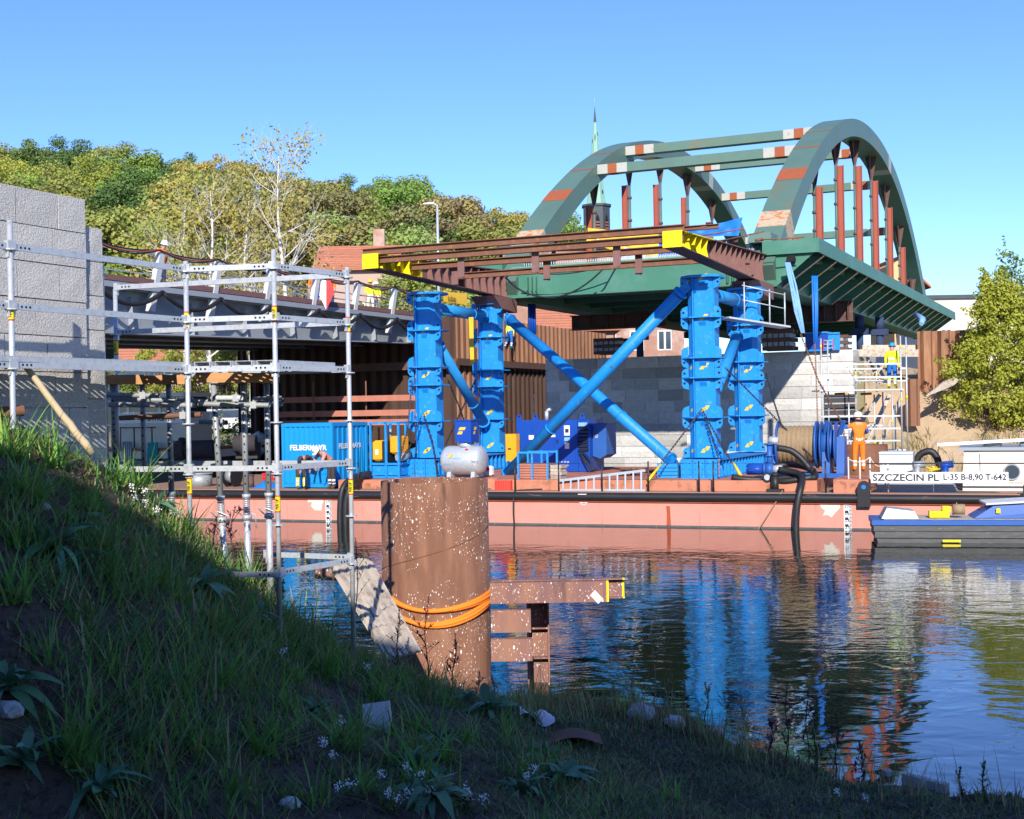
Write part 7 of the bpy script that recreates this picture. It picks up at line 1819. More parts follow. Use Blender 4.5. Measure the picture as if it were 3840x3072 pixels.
# church
D = 300.0; cxp = W(2237, 800, D); zt = W(2237, 778, D).z; zs = W(2234, 405, D).z; zb = 8
ch = empty('church_spire', (cxp.x, cxp.y, zb), 0, 'slender green copper church spire rising behind the left arch', 'church')
def octo(r, z, ph=pi / 8): return [Vector((cxp.x + r * cos(ph + i * pi / 4), cxp.y + r * sin(ph + i * pi / 4), z)) for i in range(8)]
m = MB(); m.prism(octo(3.2, zb), ZV * (zt - zb)); m.build('tower', M['slate'], ch)
m = MB(); m.prism(octo(3.55, zt), ZV * .5); m.build('cornice', M['slate'], ch)
levels = [(0, 2.6), (.02, 2.35), (.12, 1.98), (.35, 1.5), (.6, .95), (.85, .38), (.97, .12), (1.0, .06)]
rings = [octo(r, zt + .5 + (zs - zt - .5) * t_) for t_, r in levels]
m = MB(); V = [p for r in rings for p in r]
m.add(V, [(k * 8 + i, k * 8 + (i + 1) % 8, (k + 1) * 8 + (i + 1) % 8, (k + 1) * 8 + i) for k in range(len(rings) - 1) for i in range(8)])
m.mi = [1 if (k >= 5) else 0 for k in range(len(rings) - 1) for i in range(8)]
sp_ = m.build('spire', [M['copper'], M['slate']], ch)
rd = random.Random(11)
for k in range(20):
    t_ = rd.choice((.1, .2, .28, .36, .44, .5, .66, .7, .74)) + rd.uniform(-.03, .03); f = rd.choice((4, 5, 5, 6)); dt = .018 if rd.random() < .6 else .04
    def rad_(tt):
        for (a, b) in zip(levels, levels[1:]):
            if a[0] <= tt <= b[0]: return a[1] + (b[1] - a[1]) * (tt - a[0]) / (b[0] - a[0])
        return .1
    o0 = octo(rad_(t_) + .03, zt + .5 + (zs - zt - .5) * t_); o1 = octo(rad_(t_ + dt) + .03, zt + .5 + (zs - zt - .5) * (t_ + dt)); s0 = rd.uniform(0, .6); s1 = s0 + .35
    m = MB(); m.quad(o0[f].lerp(o0[(f + 1) % 8], s0), o0[f].lerp(o0[(f + 1) % 8], s1), o1[f].lerp(o1[(f + 1) % 8], s1), o1[f].lerp(o1[(f + 1) % 8], s0)); m.build('dark_panel', M['slate'], sp_)
m = MB(); m.cyl((cxp.x, cxp.y, zs), (cxp.x, cxp.y, zs + 2.4), .06, n=6); m.lathe([(.0, -.2), (.25, 0), (0, .2)], (cxp.x, cxp.y, zs + .6), 8); m.build('finial', M['copper'], ch)
for f in (4, 5, 6):
    o0 = octo(3.21, zt - 7.5); a, b = o0[f], o0[(f + 1) % 8]; nrm = ((a + b) / 2 - Vector((cxp.x, cxp.y, zt - 7.5))); nrm.z = 0; nrm.normalize()
    d = (b - a).normalized(); c = (a + b) / 2 + nrm * .03; w_ = .55
    pts = [c - d * w_, c + d * w_, c + d * w_ + ZV * 4.0, c + d * w_ * .6 + ZV * 4.9, c + ZV * 5.6, c - d * w_ * .6 + ZV * 4.9, c - d * w_ + ZV * 4.0]
    m = MB(); m.prism(pts, nrm * .05); wd = m.build('belfry_window', M['hole'], ch)
    for k in range(6):
        m = MB(); q = c + nrm * .08 + ZV * (.3 + .68 * k); m.bar(q - d * w_ * .9, q + d * w_ * .9, .15, .35); m.build('louvre', M['louvre'], wd)
# ------------------------------------------------------------------ trees
def leaf_cloud(m, rd, centres, per, size, spread, flat=.0, droop=0.0):
    for (c, r) in centres:
        n = max(4, int(per * r * r))
        for _ in range(n):
            d = Vector((rd.gauss(0, 1), rd.gauss(0, 1), rd.gauss(0, 1))).normalized() * (r * (rd.random() ** .45)); d.z *= .8
            p = c + d
            if droop: p.z -= abs(rd.gauss(0, droop))
            nrm = (d.normalized() + Vector((rd.uniform(-1, 1), rd.uniform(-1, 1), rd.uniform(-.4, 1.2)))).normalized()
            _, s, u = frame(nrm, Vector((rd.uniform(-1, 1), rd.uniform(-1, 1), rd.uniform(-1, 1))))
            a = size * rd.uniform(.6, 1.3); b = a * rd.uniform(.5, .8)
            o = len(m.v); m.v += [p - s * a, p + u * b - s * a * .1, p + s * a, p - u * b + s * a * .1]
            m.f.append((o, o + 1, o + 2, o + 3)); m.mi.append(0); m.sm.append(False)
def limb(m, rd, p, d, L, r, depth, ends, bend=.25, n=4, up=.1, mi=0):
    pts = [p]; rs = [r]
    for i in range(n):
        d = (d + Vector((rd.uniform(-bend, bend), rd.uniform(-bend, bend), rd.uniform(-bend, bend) + up))).normalized()
        pts.append(pts[-1] + d * L / n); rs.append(r * (1 - .62 * (i + 1) / n))
    m.tube(pts, rs, 5 if r < .08 else 7, mi=mi, caps=False)
    if depth == 0: ends.append((pts[-1], d)); return
    k = rd.choice((3, 4)) if depth > 1 else rd.choice((2, 3))
    for j in range(k):
        i = rd.randint(max(1, n - 3), n); q = pts[i]
        a = rd.uniform(0, 6.28); sp = rd.uniform(.45, .95)
        _, s, u = frame(d); nd_ = (d + (s * cos(a) + u * sin(a)) * sp).normalized()
        limb(m, rd, q, nd_, L * rd.uniform(.55, .78), rs[i] * .75, depth - 1, ends, bend, n, up, mi)
def make_tree(seed, H, R, per, size, name='tree', trunk='bark', cz=.62, sq=.85, nc=44):
    rd = random.Random(seed); t = empty(name, (0, 0, 0))
    m = MB(); ends = []; limb(m, rd, Vector((0, 0, -1.0)), Vector((0, 0, 1)), H * .55, H * .022, 2, ends, .2, 4, .15); m.build('trunk', M[trunk], t)
    cs = []
    for k in range(nc):
        d = Vector((rd.gauss(0, 1), rd.gauss(0, 1), rd.gauss(0, .9))).normalized()
        rr = R * rd.uniform(.4, 1.15); c = Vector((d.x * rr, d.y * rr, H * cz + d.z * rr * sq * 1.25 * H / (2.2 * R) * .62)); cs.append((c, R * rd.uniform(.13, .36)))
    cs.append((Vector((0, 0, H * .6)), R * .5))
    m = MB(); leaf_cloud(m, rd, cs, per, size, 1); m.build('crown', M['leaf'], t)
    return t
protos = [make_tree(101, 12, 4.3, 250, .15), make_tree(102, 13.5, 4.0, 260, .14), make_tree(103, 11, 4.6, 240, .155), make_tree(104, 14, 4.4, 250, .15)]
PAL = {'bright green': (.56, .8, .17), 'yellow-green': (.78, .86, .16), 'dark green': (.32, .5, .14), 'olive': (.62, .7, .18), 'russet': (.72, .5, .26), 'golden': (.95, .82, .22), 'light green': (.75, .98, .28), 'brownish': (.72, .64, .26)}
used = set(); rd = random.Random(33)
def put_tree(px, D, top_py, colour, label, group, proto=None, wide=1.0):
    p = W(px, 1000, D); zt = W(px, top_py, D).z; z0 = max(2.0, hill(p.x, D) if D > 112 else 2.6)
    pr = protos[proto if proto is not None else rd.randint(0, 3)]
    H0 = {0: 12, 1: 13.5, 2: 11, 3: 14}[protos.index(pr)] * 1.02
    s = max(.5, (zt - z0) / H0)
    if s > 1.35: z0 = zt - H0 * 1.35; s = 1.35
    sx = s * wide
    if pr.name not in used:
        used.add(pr.name); o = pr; o.location = (p.x, D, z0); o.rotation_euler = (0, 0, rd.uniform(0, 6)); o.scale = (sx, sx, s)
    else: o = copy_tree(pr, (p.x, D, z0), rd.uniform(0, 6), None, (sx, sx, s))
    tag(o, label, 'tree', group)
    c = PAL[colour]; v = rd.uniform(.85, 1.15)
    for k in COL.objects:
        if k.parent == o and k.name.startswith('crown'): k.color = (c[0] * v * rd.uniform(.9, 1.1), c[1] * v, c[2] * v, 1)
    return o
for pr in protos: copy_tree  # (children map is cached on first copy)
rows = [('front', 128, 11, [(20, 800, 'dark green'), (180, 770, 'dark green'), (330, 760, 'olive'), (470, 780, 'bright green'), (560, 760, 'olive'), (700, 750, 'golden'), (800, 740, 'golden'), (900, 760, 'olive'), (1010, 740, 'golden'), (1130, 790, 'brownish'), (1250, 800, 'olive'), (1370, 860, 'yellow-green'), (1480, 835, 'light green'), (1570, 880, 'light green')]),
        ('second', 150, 0, [(60, 640, 'bright green'), (190, 650, 'olive'), (310, 640, 'olive'), (420, 660, 'yellow-green'), (540, 650, 'dark green'), (650, 640, 'olive'), (760, 640, 'golden'), (880, 660, 'golden'), (1000, 650, 'olive'), (1120, 700, 'brownish'), (1230, 690, 'brownish'), (1340, 720, 'olive'), (1450, 750, 'olive'), (1560, 750, 'brownish'), (1650, 760, 'russet'), (1740, 800, 'dark green'), (1830, 800, 'olive'), (1900, 820, 'olive')]),
        ('third', 175, 0, [(-20, 590, 'dark green'), (110, 560, 'yellow-green'), (230, 570, 'olive'), (350, 580, 'yellow-green'), (470, 600, 'bright green'), (590, 600, 'dark green'), (700, 600, 'golden'), (820, 600, 'olive'), (950, 600, 'golden'), (1090, 640, 'brownish'), (1230, 660, 'olive'), (1350, 670, 'olive'), (1470, 680, 'bright green'), (1580, 690, 'brownish'), (1690, 730, 'russet'), (1780, 770, 'olive'), (1880, 775, 'golden'), (2010, 800, 'bright green'), (2110, 805, 'bright green'), (2190, 815, 'dark green')]),
        ('crest', 203, 0, [(40, 515, 'yellow-green'), (150, 525, 'dark green'), (260, 520, 'dark green'), (350, 520, 'yellow-green'), (450, 535, 'olive'), (560, 560, 'bright green'), (660, 565, 'dark green'), (780, 570, 'golden'), (900, 590, 'golden'), (1020, 600, 'olive'), (1180, 640, 'bright green'), (1290, 645, 'dark green'), (1420, 665, 'light green'), (1520, 660, 'bright green'), (1620, 720, 'brownish'), (1730, 740, 'dark green'), (1880, 760, 'golden'), (2060, 830, 'olive')])]
for (rn, D, _, lst) in rows:
    for i, (px, py, c) in enumerate(lst):
        put_tree(px, D + rd.uniform(-4, 4), py + rd.uniform(-12, 12), c, f'{c} tree on the wooded hill, {ORD[i]} along the {rn} row', 'trees on the wooded hill', wide=1.12)
# nearer trees behind the road
near = [(1560, 95, 1060, 'olive', 'leafy tree with olive leaves behind the budding yellow banner'.replace('budding ', '')), (1710, 98, 1040, 'golden', 'pale autumn tree behind the street lamp foot'), (1480, 100, 1020, 'olive', 'rounded olive tree beside the pinkish house'),
        (460, 100, 1330, 'olive', 'low tree seen under the grey bridge by the granite wall'), (620, 98, 1300, 'yellow-green', 'yellow-green tree seen under the grey bridge'), (860, 96, 1290, 'olive', 'tree under the grey bridge near the cofferdam'), (760, 104, 1180, 'golden', 'golden tree trunk and crown filling the gap under the grey bridge')]
for (px, D, py, c, lab) in near: put_tree(px, D, py, c, lab, 'trees along the far road', wide=1.0)
# birches with white branches
def birch(seed, px, D, top, base, H, label, leaves, col):
    rd_ = random.Random(seed); p = W(px, 1200, D); z0 = base; t = empty('birch_tree', (p.x, D, z0), 0, label, 'tree', 'birch trees')
    o = Vector((p.x, D, z0)); m = MB(); ends = []
    pts = [o + Vector((.25 * sin(i * .8 + seed), 0, H * i / 9 * 1.0)) for i in range(10)]; rs = [.24 * (1 - .88 * i / 9) for i in range(10)]
    m.tube(pts, rs, 8, caps=False)
    for k in range(26):
        i = rd_.uniform(2.4, 8.8); q = pts[int(i)].lerp(pts[int(i) + 1 if int(i) < 9 else 9], i % 1); a = rd_.uniform(0, 6.28)
        d = Vector((cos(a) * 1.0, sin(a) * .7, .95)).normalized(); limb(m, rd_, q, d, H * .25 * (1.15 - i / 14), .085 * (1.15 - i / 10), 2, ends, .2, 4, .04)
    m.build('trunk', M['birch'], t)
    m = MB(); cs = [(e[0] + Vector((0, 0, -.4)), rd_.uniform(.35, .75)) for e in ends if rd_.random() < leaves]
    leaf_cloud(m, rd_, cs, 34, .13, 1, droop=.6); c = m.build('crown', M['leaf'], t); c.color = (*PAL[col], 1)
birch(5, 1062, 88, 470, 2.6, 18.5, 'tall nearly bare white birch standing above the skyline', .5, 'golden')
birch(8, 790, 90, 560, 2.6, 16.5, 'white-stemmed birch with golden foliage behind the grey bridge', .95, 'golden')
birch(13, 690, 92, 620, 2.6, 16.0, 'slimmer white-stemmed birch between two golden crowns', .95, 'yellow-green')
birch(19, 930, 94, 600, 2.6, 16.5, 'birch with olive-gold foliage beside the bare birch', 1.0, 'golden')
# bushes behind the boat and on the right bank
def bush(name, label, c, R, H, n, per, size, col, seed, cat='bush'):
    rd_ = random.Random(seed); t = empty(name, c, 0, label, cat); o = Vector(c); m = MB(); ends = []
    for k in range(7):
        a = rd_.uniform(0, 6.28); limb(m, rd_, o + Vector((cos(a) * .2, sin(a) * .2, -.3)), Vector((cos(a) * .5, sin(a) * .5, 1)).normalized(), H * .32, .05 * H / 4, 2, ends, .25, 4, .1)
    m.build('stems', M['bark'], t); m = MB(); cs = []
    for k in range(n):
        z = rd_.random(); rr = R * (1.0 - .75 * max(0, z - .3) / .7) * (.75 + .25 * min(1, z / .2)); a = rd_.uniform(0, 6.28); q = rr * rd_.uniform(.45, 1)
        cs.append((o + Vector((cos(a) * q, sin(a) * q, H * (.04 + .9 * z))), R * rd_.uniform(.09, .27)))
        if k % 3 == 0:
            for e in range(3): cs.append((o + Vector((cos(a) * (q * (.9 + .14 * e) + .1), sin(a) * (q * (.9 + .14 * e) + .1), H * (.06 + .95 * z) + .16 * e)), R * .07))
    leaf_cloud(m, rd_, cs, per, size, 1); cr2 = m.build('crown', M['leaf'], t); cr2.color = (*col, 1)
pb = W(3760, 1560, 55.0); bush('leafy_bush', 'tall sunlit yellow-green bush on the sandy bank at the picture edge', (pb.x, pb.y, 2.6), 2.3, 6.4, 210, 620, .066, (.95, 1.0, .14), 41)
pb = W(3800, 1300, 57.5); bush('dark_bush', 'darker green sapling rising behind the yellow-green bush', (pb.x, pb.y, 4.0), 1.5, 6.6, 80, 420, .075, (.4, .56, .16), 43)
pb = W(800, 1660, 78); bush('roadside_bush', 'bright green roadside bush in front of the parked cars', (pb.x, pb.y, 1.2), 1.7, 2.3, 45, 200, .08, (.36, .52, .1), 45)
pb = W(910, 1640, 76); bush('roadside_bush', 'bright green bush beside the cofferdam corner', (pb.x, pb.y, 1.2), 1.5, 2.6, 45, 200, .08, (.33, .5, .1), 46)
# quay stones by the cofferdam corner
rd = random.Random(50)
def rock(name, label, c, r, mt, seed, cat='stone', group=None, flat=.7):
    me = MB(); rd_ = random.Random(seed); bm = bmesh.new(); bmesh.ops.create_icosphere(bm, subdivisions=2, radius=1)
    vs = [v.co.copy() for v in bm.verts]; fs = [tuple(v.index for v in f.verts) for f in bm.faces]; bm.free()
    out = []
    for v in vs:
        k = 1 + .35 * noise.noise(v * 1.3 + Vector((seed, 0, 0))); q = v * k; out.append(Vector(c) + Vector((q.x * r, q.y * r * .8, q.z * r * flat)))
    me.add(out, fs, 0, False); return me.build(name, M[mt], label=label, cat=cat, group=group)
for i, (px, py, r) in enumerate(((945, 1665, .55), (970, 1650, .6), (955, 1690, .5), (925, 1680, .4))):
    p = W(px, py, 70); rock('quay_stone', f'pale quay stone by the cofferdam corner, {ORD[i]} of four', p, r, 'stone', i, group='quay stones')

# dry grass on the sandy slope (uncountable)
def blades(name, pts, label, cols, hgt, wid, seed, lean=.5, seg=3, bend=.6):
    rd_ = random.Random(seed); V = []; Fc = []; C = []
    for (x, y, z, s, ci) in pts:
        a = rd_.uniform(0, 6.28); L = hgt * s * rd_.uniform(.5, 1.25); w_ = wid * rd_.uniform(.6, 1.2) * (.5 + .5 * s); d = Vector((cos(a), sin(a), 0)); sd = Vector((-sin(a), cos(a), 0))
        t = rd_.uniform(.1, lean); b = rd_.uniform(.0, bend); c = cols[ci]; v = rd_.uniform(.7, 1.25); c = (c[0] * v, c[1] * v, c[2] * v, 1)
        o = len(V)
        for k in range(seg + 1):
            f = k / seg; out = L * (t * f + b * f * f); up = L * f * (1 - .35 * b * f) * sqrt(max(.05, 1 - min(.9, t * t)))
            p = Vector((x, y, z)) + d * out + ZV * up; ww = w_ * (1 - f) ** .7 if k < seg else 0
            if k < seg: V += [p - sd * ww, p + sd * ww]; C += [c, c]
            else: V += [p]; C += [c]
        for k in range(seg - 1): Fc.append((o + 2 * k, o + 2 * k + 1, o + 2 * k + 3, o + 2 * k + 2))
        Fc.append((o + 2 * seg - 2, o + 2 * seg - 1, o + 2 * seg))
    me = bpy.data.meshes.new(name); me.from_pydata(V, [], Fc); at = me.color_attributes.new('tint', 'FLOAT_COLOR', 'POINT'); at.data.foreach_set('color', [q for c in C for q in c])
    me.materials.append(M['blade']); me.polygons.foreach_set('use_smooth', [True] * len(Fc)); o = bpy.data.objects.new(name, me); COL.objects.link(o); MW[name] = Matrix.Identity(4)
    return tag(o, label, name.replace('_', ' '), None, 'stuff')
rd = random.Random(60); pts = []
while len(pts) < 15000:
    r = rd.uniform(2.0, 17); a = rd.uniform(-4.5, 5.5); p = RA(r, a); dn = noise.noise((p.x * .4, p.y * .4, 9)) + .25 * (r - 6) / 6
    if dn < rd.uniform(-.4, .5): continue
    pts.append((p.x, p.y, far_h(r, a) - .03, rd.uniform(.5, 1.1), 0 if rd.random() < .75 else 1))
blades('dry_grass', pts, 'dry straw-coloured grass on the sandy far bank', [(.36, .27, .12), (.2, .22, .07)], .75, .018, 61, .7)

# ------------------------------------------------------------------ plants on the near bank
GRN = [(.17, .36, .06), (.13, .3, .08), (.28, .4, .09), (.46, .36, .18), (.24, .15, .085), (.19, .28, .13)]
rd = random.Random(70)
def in_view(x, y, z, mrg=150):
    if y < 3: return False
    u = x / y * F; v = (EYE - z) / y * F; dx, dy = u * cr + v * sr, -u * sr + v * cr
    return -mrg < 1920 + dx < 3840 + mrg and 1536 + dy < 3072 + mrg + 250
def dens(x, y): return 1.25 * noise.noise((x * .55, y * .55, 20)) + .6 * noise.noise((x * 2.1, y * 2.1, 21))
tx_, pts = 0, []
while len(pts) < 44000:
    x, y = rd.uniform(-6.5, 6.5), rd.uniform(6, 17.5)
    z = bank_z(x, y)
    if z < .02 or not in_view(x, y, z): continue
    right = sst(x, -.5, 1.5)
    d = dens(x, y)
    if right < .5 and d < rd.uniform(-.3, .4): continue
    k = rd.randint(3, 7)
    for _ in range(k):
        xx, yy = x + rd.gauss(0, .04), y + rd.gauss(0, .04); ci = rd.choice((0, 0, 1, 1, 2, 5, 3)) if rd.random() > .3 * right + .08 else rd.choice((3, 4, 3))
        s = rd.uniform(.4, 1.0) * (1 - .72 * right) * (1.0 if d > .2 else .6)
        pts.append((xx, yy, z - .02, s, ci))
blades('grass', pts, 'mixed green and dry grass covering the shaded bank', GRN, .4, .0095, 71, .75)
pts = []
while len(pts) < 75000:                       # low mossy ground cover
    x, y = rd.uniform(-6.5, 6.8), rd.uniform(6.5, 17)
    z = bank_z(x, y)
    if z < .02 or not in_view(x, y, z): continue
    right = sst(x, -1.5, 1.0)
    if rd.random() > .22 + .78 * right and dens(x * 1.7, y * 1.7) < .1: continue
    pts.append((x, y, z - .01, rd.uniform(.4, 1.2), rd.choice((0, 1, 2, 3, 3, 4, 5, 5))))
blades('ground_cover', pts, 'low mossy ground cover of tiny leaves on the bank', [(.15, .2, .07), (.12, .18, .075), (.2, .23, .08), (.27, .22, .11), (.18, .11, .075), (.11, .16, .08)], .09, .011, 72, 1.0, 2, .8)
# thick tufts of tall blades
tufts = [(250, 2900, 1.2), (60, 2260, 1.1), (330, 1950, 1.0), (120, 1900, 1.0), (500, 1840, 1.1), (690, 1900, .9), (930, 2170, 1.0), (1090, 2550, .9), (880, 2990, .6), (1420, 2640, 1.0), (1330, 2800, 1.0), (2350, 2660, .8), (30, 1720, 1.2), (200, 1760, 1.0), (420, 1830, 1.0), (620, 1990, .7), (1900, 2800, .9), (2500, 3000, .7), (1210, 2540, .9), (1750, 2790, .8), (60, 2050, .9), (380, 2200, .6), (1020, 2800, .8), (700, 2560, .5)]
def ground_at(px, py):
    """where the ray of a pixel meets the bank"""
    lo = 4.0; step = .12; D = lo
    while D < 18.0:
        p = W(px, py, D)
        if p.z <= bank_z(p.x, p.y): break
        D += step
    if D >= 18.0 and py < 3300: return ground_at(px, py + 12)
    p = W(px, py, D); p.z = bank_z(p.x, p.y); return p
rt = random.Random(91)
for _ in range(34):
    q = rt.random(); tufts.append((rt.uniform(0, 1750), 0, rt.uniform(.5, 1.0)))
tufts = [(px, py or rt.uniform(1750 + px * .48, 3040), s) for (px, py, s) in tufts]
tufts.sort(key=lambda q: q[0] + q[1] * .8)
for i, (px, py, s) in enumerate(tufts):
    p = ground_at(px, py); pp = []
    for _ in range(int(52 * s)):
        pp.append((p.x + rd.gauss(0, .06), p.y + rd.gauss(0, .06), p.z - .03, s * rd.uniform(.6, 1.1), rd.choice((0, 0, 0, 1, 2))))
    o = blades('grass_tuft', pp, None, GRN, .5, .0125, 80 + i, .95, 4, .5)
    del o['kind']; tag(o, f'clump of long green grass, {ordinal(i + 1)} going down the bank from the granite wall', 'grass clump', 'grass clumps')
# rosettes of broad grey-green leaves
def leaf_mesh(L, w_, curl, seed):
    rd_ = random.Random(seed); m = MB(); n = 7; V = []
    for k in range(n + 1):
        f = k / n; ww = w_ * (sin(pi * min(1, f * .92 + .08)) ** .75) * (1 if k < n else 0.05) * rd_.uniform(.88, 1.1)
        x = L * f * (1 - .12 * f); z = L * (.55 * f - curl * f * f)
        for (s, dz) in ((-1, .16), (-.45, .05), (0, 0), (.45, .05), (1, .16)): V.append((x, s * ww, z + dz * ww + .012 * noise.noise((f * 6, s * 3, seed))))
    Fs = [(k * 5 + i, k * 5 + i + 1, (k + 1) * 5 + i + 1, (k + 1) * 5 + i) for k in range(n) for i in range(4)]
    me = bpy.data.meshes.new('leaf'); me.from_pydata(V, [], Fs); me.materials.append(M['leaf_rosette']); me.polygons.foreach_set('use_smooth', [True] * len(Fs)); return me
LM = [leaf_mesh(.34, .034, .7, 1), leaf_mesh(.3, .042, .5, 2), leaf_mesh(.37, .03, .95, 3), leaf_mesh(.25, .046, .3, 4), leaf_mesh(.33, .036, 1.15, 5), leaf_mesh(.2, .03, .1, 6)]
ros = [(200, 2110, 1.1, 'beside the bare earth'), (760, 2230, 1.25, 'in the middle of the bank'), (300, 1990, .6, 'just under the granite wall'), (330, 2120, .5, 'next to the largest rosette'), (90, 2960, 1.1, 'in the lower corner'), (370, 3010, .9, 'at the bottom edge beside the long grass'), (30, 2600, .9, 'at the picture edge'),
       (1560, 2900, 1.0, 'below the white stone slab'), (1650, 2790, .9, 'between slab and water'), (1830, 2680, 1.1, 'by the white sheet'), (1760, 2640, .8, 'at the foot of the pile'), (2120, 2950, 1.2, 'on the mossy slope'), (1620, 3020, 1.1, 'at the bottom edge under the white flowers'), (590, 1870, .8, 'beneath the scaffold'), (960, 2330, .7, 'left of the board ramp'.replace('left of', 'above')), (2040, 2850, .7, 'beside the rusty plate'), (1180, 2700, .6, 'under the leaning stems'), (1950, 2990, .8, 'low on the mossy slope')]
for i, (px, py, s, where) in enumerate(ros):
    p = ground_at(px, py); t = empty('rosette_weed', p, rd.uniform(0, 6), f'grey-green broad-leaved weed rosette {where}', 'weed', 'rosette weeds')
    for k in range(rd.randint(20, 30)):
        o = bpy.data.objects.new('leaf', LM[rd.randint(0, 5)]); COL.objects.link(o); o.parent = t; q = s * rd.uniform(.65, 1.2)
        o.scale = (q, q * rd.uniform(.8, 1.2), q); o.rotation_euler = (rd.uniform(-.6, .6), rd.uniform(-.75, .35), k * 2.4 + rd.uniform(-.3, .3)); o.location = (0, 0, rd.uniform(0, .06)); v = rd.uniform(.7, 1.3); o.color = (v * rd.uniform(.85, 1.1), v, v * rd.uniform(.9, 1.25), 1)
# white flowering plants
fl = [(1540, 2870), (1280, 2690), (1200, 2770), (1235, 2820), (1420, 2890), (1590, 2890), (1330, 2930), (1280, 2940), (1600, 3000), (1545, 3020), (1750, 2990), (1755, 2950), (1735, 3010), (1825, 3060), (2000, 2870), (1985, 2900), (1380, 2490), (1060, 2430), (480, 1810), (545, 1830), (560, 1870), (600, 1900), (500, 1850), (1440, 2960), (1490, 3000), (3240, 2985), (3130, 2960)]
fl.sort()
for i, (px, py) in enumerate(fl):
    if py < 2000: g = ground_at(px, py + 140)
    else: g = ground_at(px, min(3060, py + 130))
    top = W(px, py, g.y); t = empty('flowering_weed', g, 0, f'white-flowered weed, {ordinal(i + 1)} counted across the bank from the granite wall', 'flower', 'white flowering weeds')
    h = max(.15, top.z - g.z); m = MB(); n = 6; pts = [g + Vector((.03 * sin(k * 1.3 + i), .02 * cos(k), h * k / n - .03)) for k in range(n + 1)]; m.tube(pts, .005, 5)
    for k in range(16):
        q = pts[rd.randint(0, n - 1)].lerp(pts[n], rd.random() * .2); a = rd.uniform(0, 6.28); d = Vector((cos(a), sin(a), rd.uniform(.2, 1))).normalized(); _, s_, u_ = frame(d); L = rd.uniform(.03, .07)
        m.quad(q, q + d * L * .5 + s_ * .009, q + d * L, q + d * L * .5 - s_ * .009)
    m.build('stem', M['stem'], t); m = MB(); c = pts[-1]
    for k in range(rd.randint(26, 46)):
        q = c + Vector((rd.gauss(0, .018), rd.gauss(0, .018), rd.gauss(0, .018))); d = Vector((rd.uniform(-1, 1), rd.uniform(-1, .2), rd.uniform(0, 1))).normalized(); _, s_, u_ = frame(d); r = rd.uniform(.005, .009)
        m.quad(q - s_ * r, q + u_ * r, q + s_ * r, q - u_ * r)
    m.build('bloom', M['petal'], t)
pts = []
for k in range(1500):                        # taller mixed stalks along the water's edge
    j = rd.randint(0, len(EDGE) - 2); f = rd.random(); px = EDGE[j][0] * (1 - f) + EDGE[j + 1][0] * f; py = EDGE[j][1] * (1 - f) + EDGE[j + 1][1] * f + abs(rd.gauss(0, 28)) + 4
    if px > 2850 and rd.random() < .75: continue
    p = ground_at(px, py); pts.append((p.x, p.y, p.z - .02, rd.uniform(.3, 1.1), rd.choice((2, 3, 3, 3, 0, 4))))
blades('edge_stalks', pts, 'thin mixed dry and green stalks along the water edge', GRN, .55, .006, 77, .35, 3, .4)
# tall dry and purple stems along the water's edge
def tall(px, py0, py1, mt, label, br=10, seed=0, L=.07, D=None, seedhead=True):
    rd_ = random.Random(seed); g = ground_at(px, py1); top = W(px + rd_.uniform(-10, 10), py0, g.y); t = empty('tall_weed', g, 0, label, 'weed', 'tall weeds'); h = top.z - g.z; m = MB(); n = 8
    pts = [g.lerp(top, k / n) + Vector((.02 * sin(k * .9 + seed), .02 * cos(k * .7), 0)) for k in range(n + 1)]; m.tube(pts, [.008 * (1 - .6 * k / n) for k in range(n + 1)], 5)
    for k in range(br):
        i = rd_.uniform(1, n - 1); q = pts[int(i)]; a = rd_.uniform(0, 6.28); d = Vector((cos(a), sin(a), rd_.uniform(.6, 1.5))).normalized(); ll = h * rd_.uniform(.1, .28); e = q + d * ll; m.tube([q, q.lerp(e, .5) + ZV * .01, e], .003, 4)
        for _ in range(7):
            w_ = q.lerp(e, rd_.uniform(.3, 1)); dd = Vector((rd_.uniform(-1, 1), rd_.uniform(-1, 1), rd_.uniform(-.2, 1))).normalized(); _, s_, u_ = frame(dd); l2 = L * rd_.uniform(.4, 1); m.quad(w_, w_ + dd * l2 * .5 + s_ * l2 * .16, w_ + dd * l2, w_ + dd * l2 * .5 - s_ * l2 * .16)
    if seedhead:
        for k in range(60):
            f = rd_.random(); q = pts[n].lerp(pts[n - 3], f); dd = Vector((rd_.uniform(-1, 1), rd_.uniform(-1, 1), rd_.uniform(.2, 1.4))).normalized(); _, s_, u_ = frame(dd); l2 = .03 * rd_.uniform(.5, 1.2); m.quad(q, q + dd * l2 * .5 + s_ * .006, q + dd * l2, q + dd * l2 * .5 - s_ * .006)
    m.build('stem', M[mt], t)
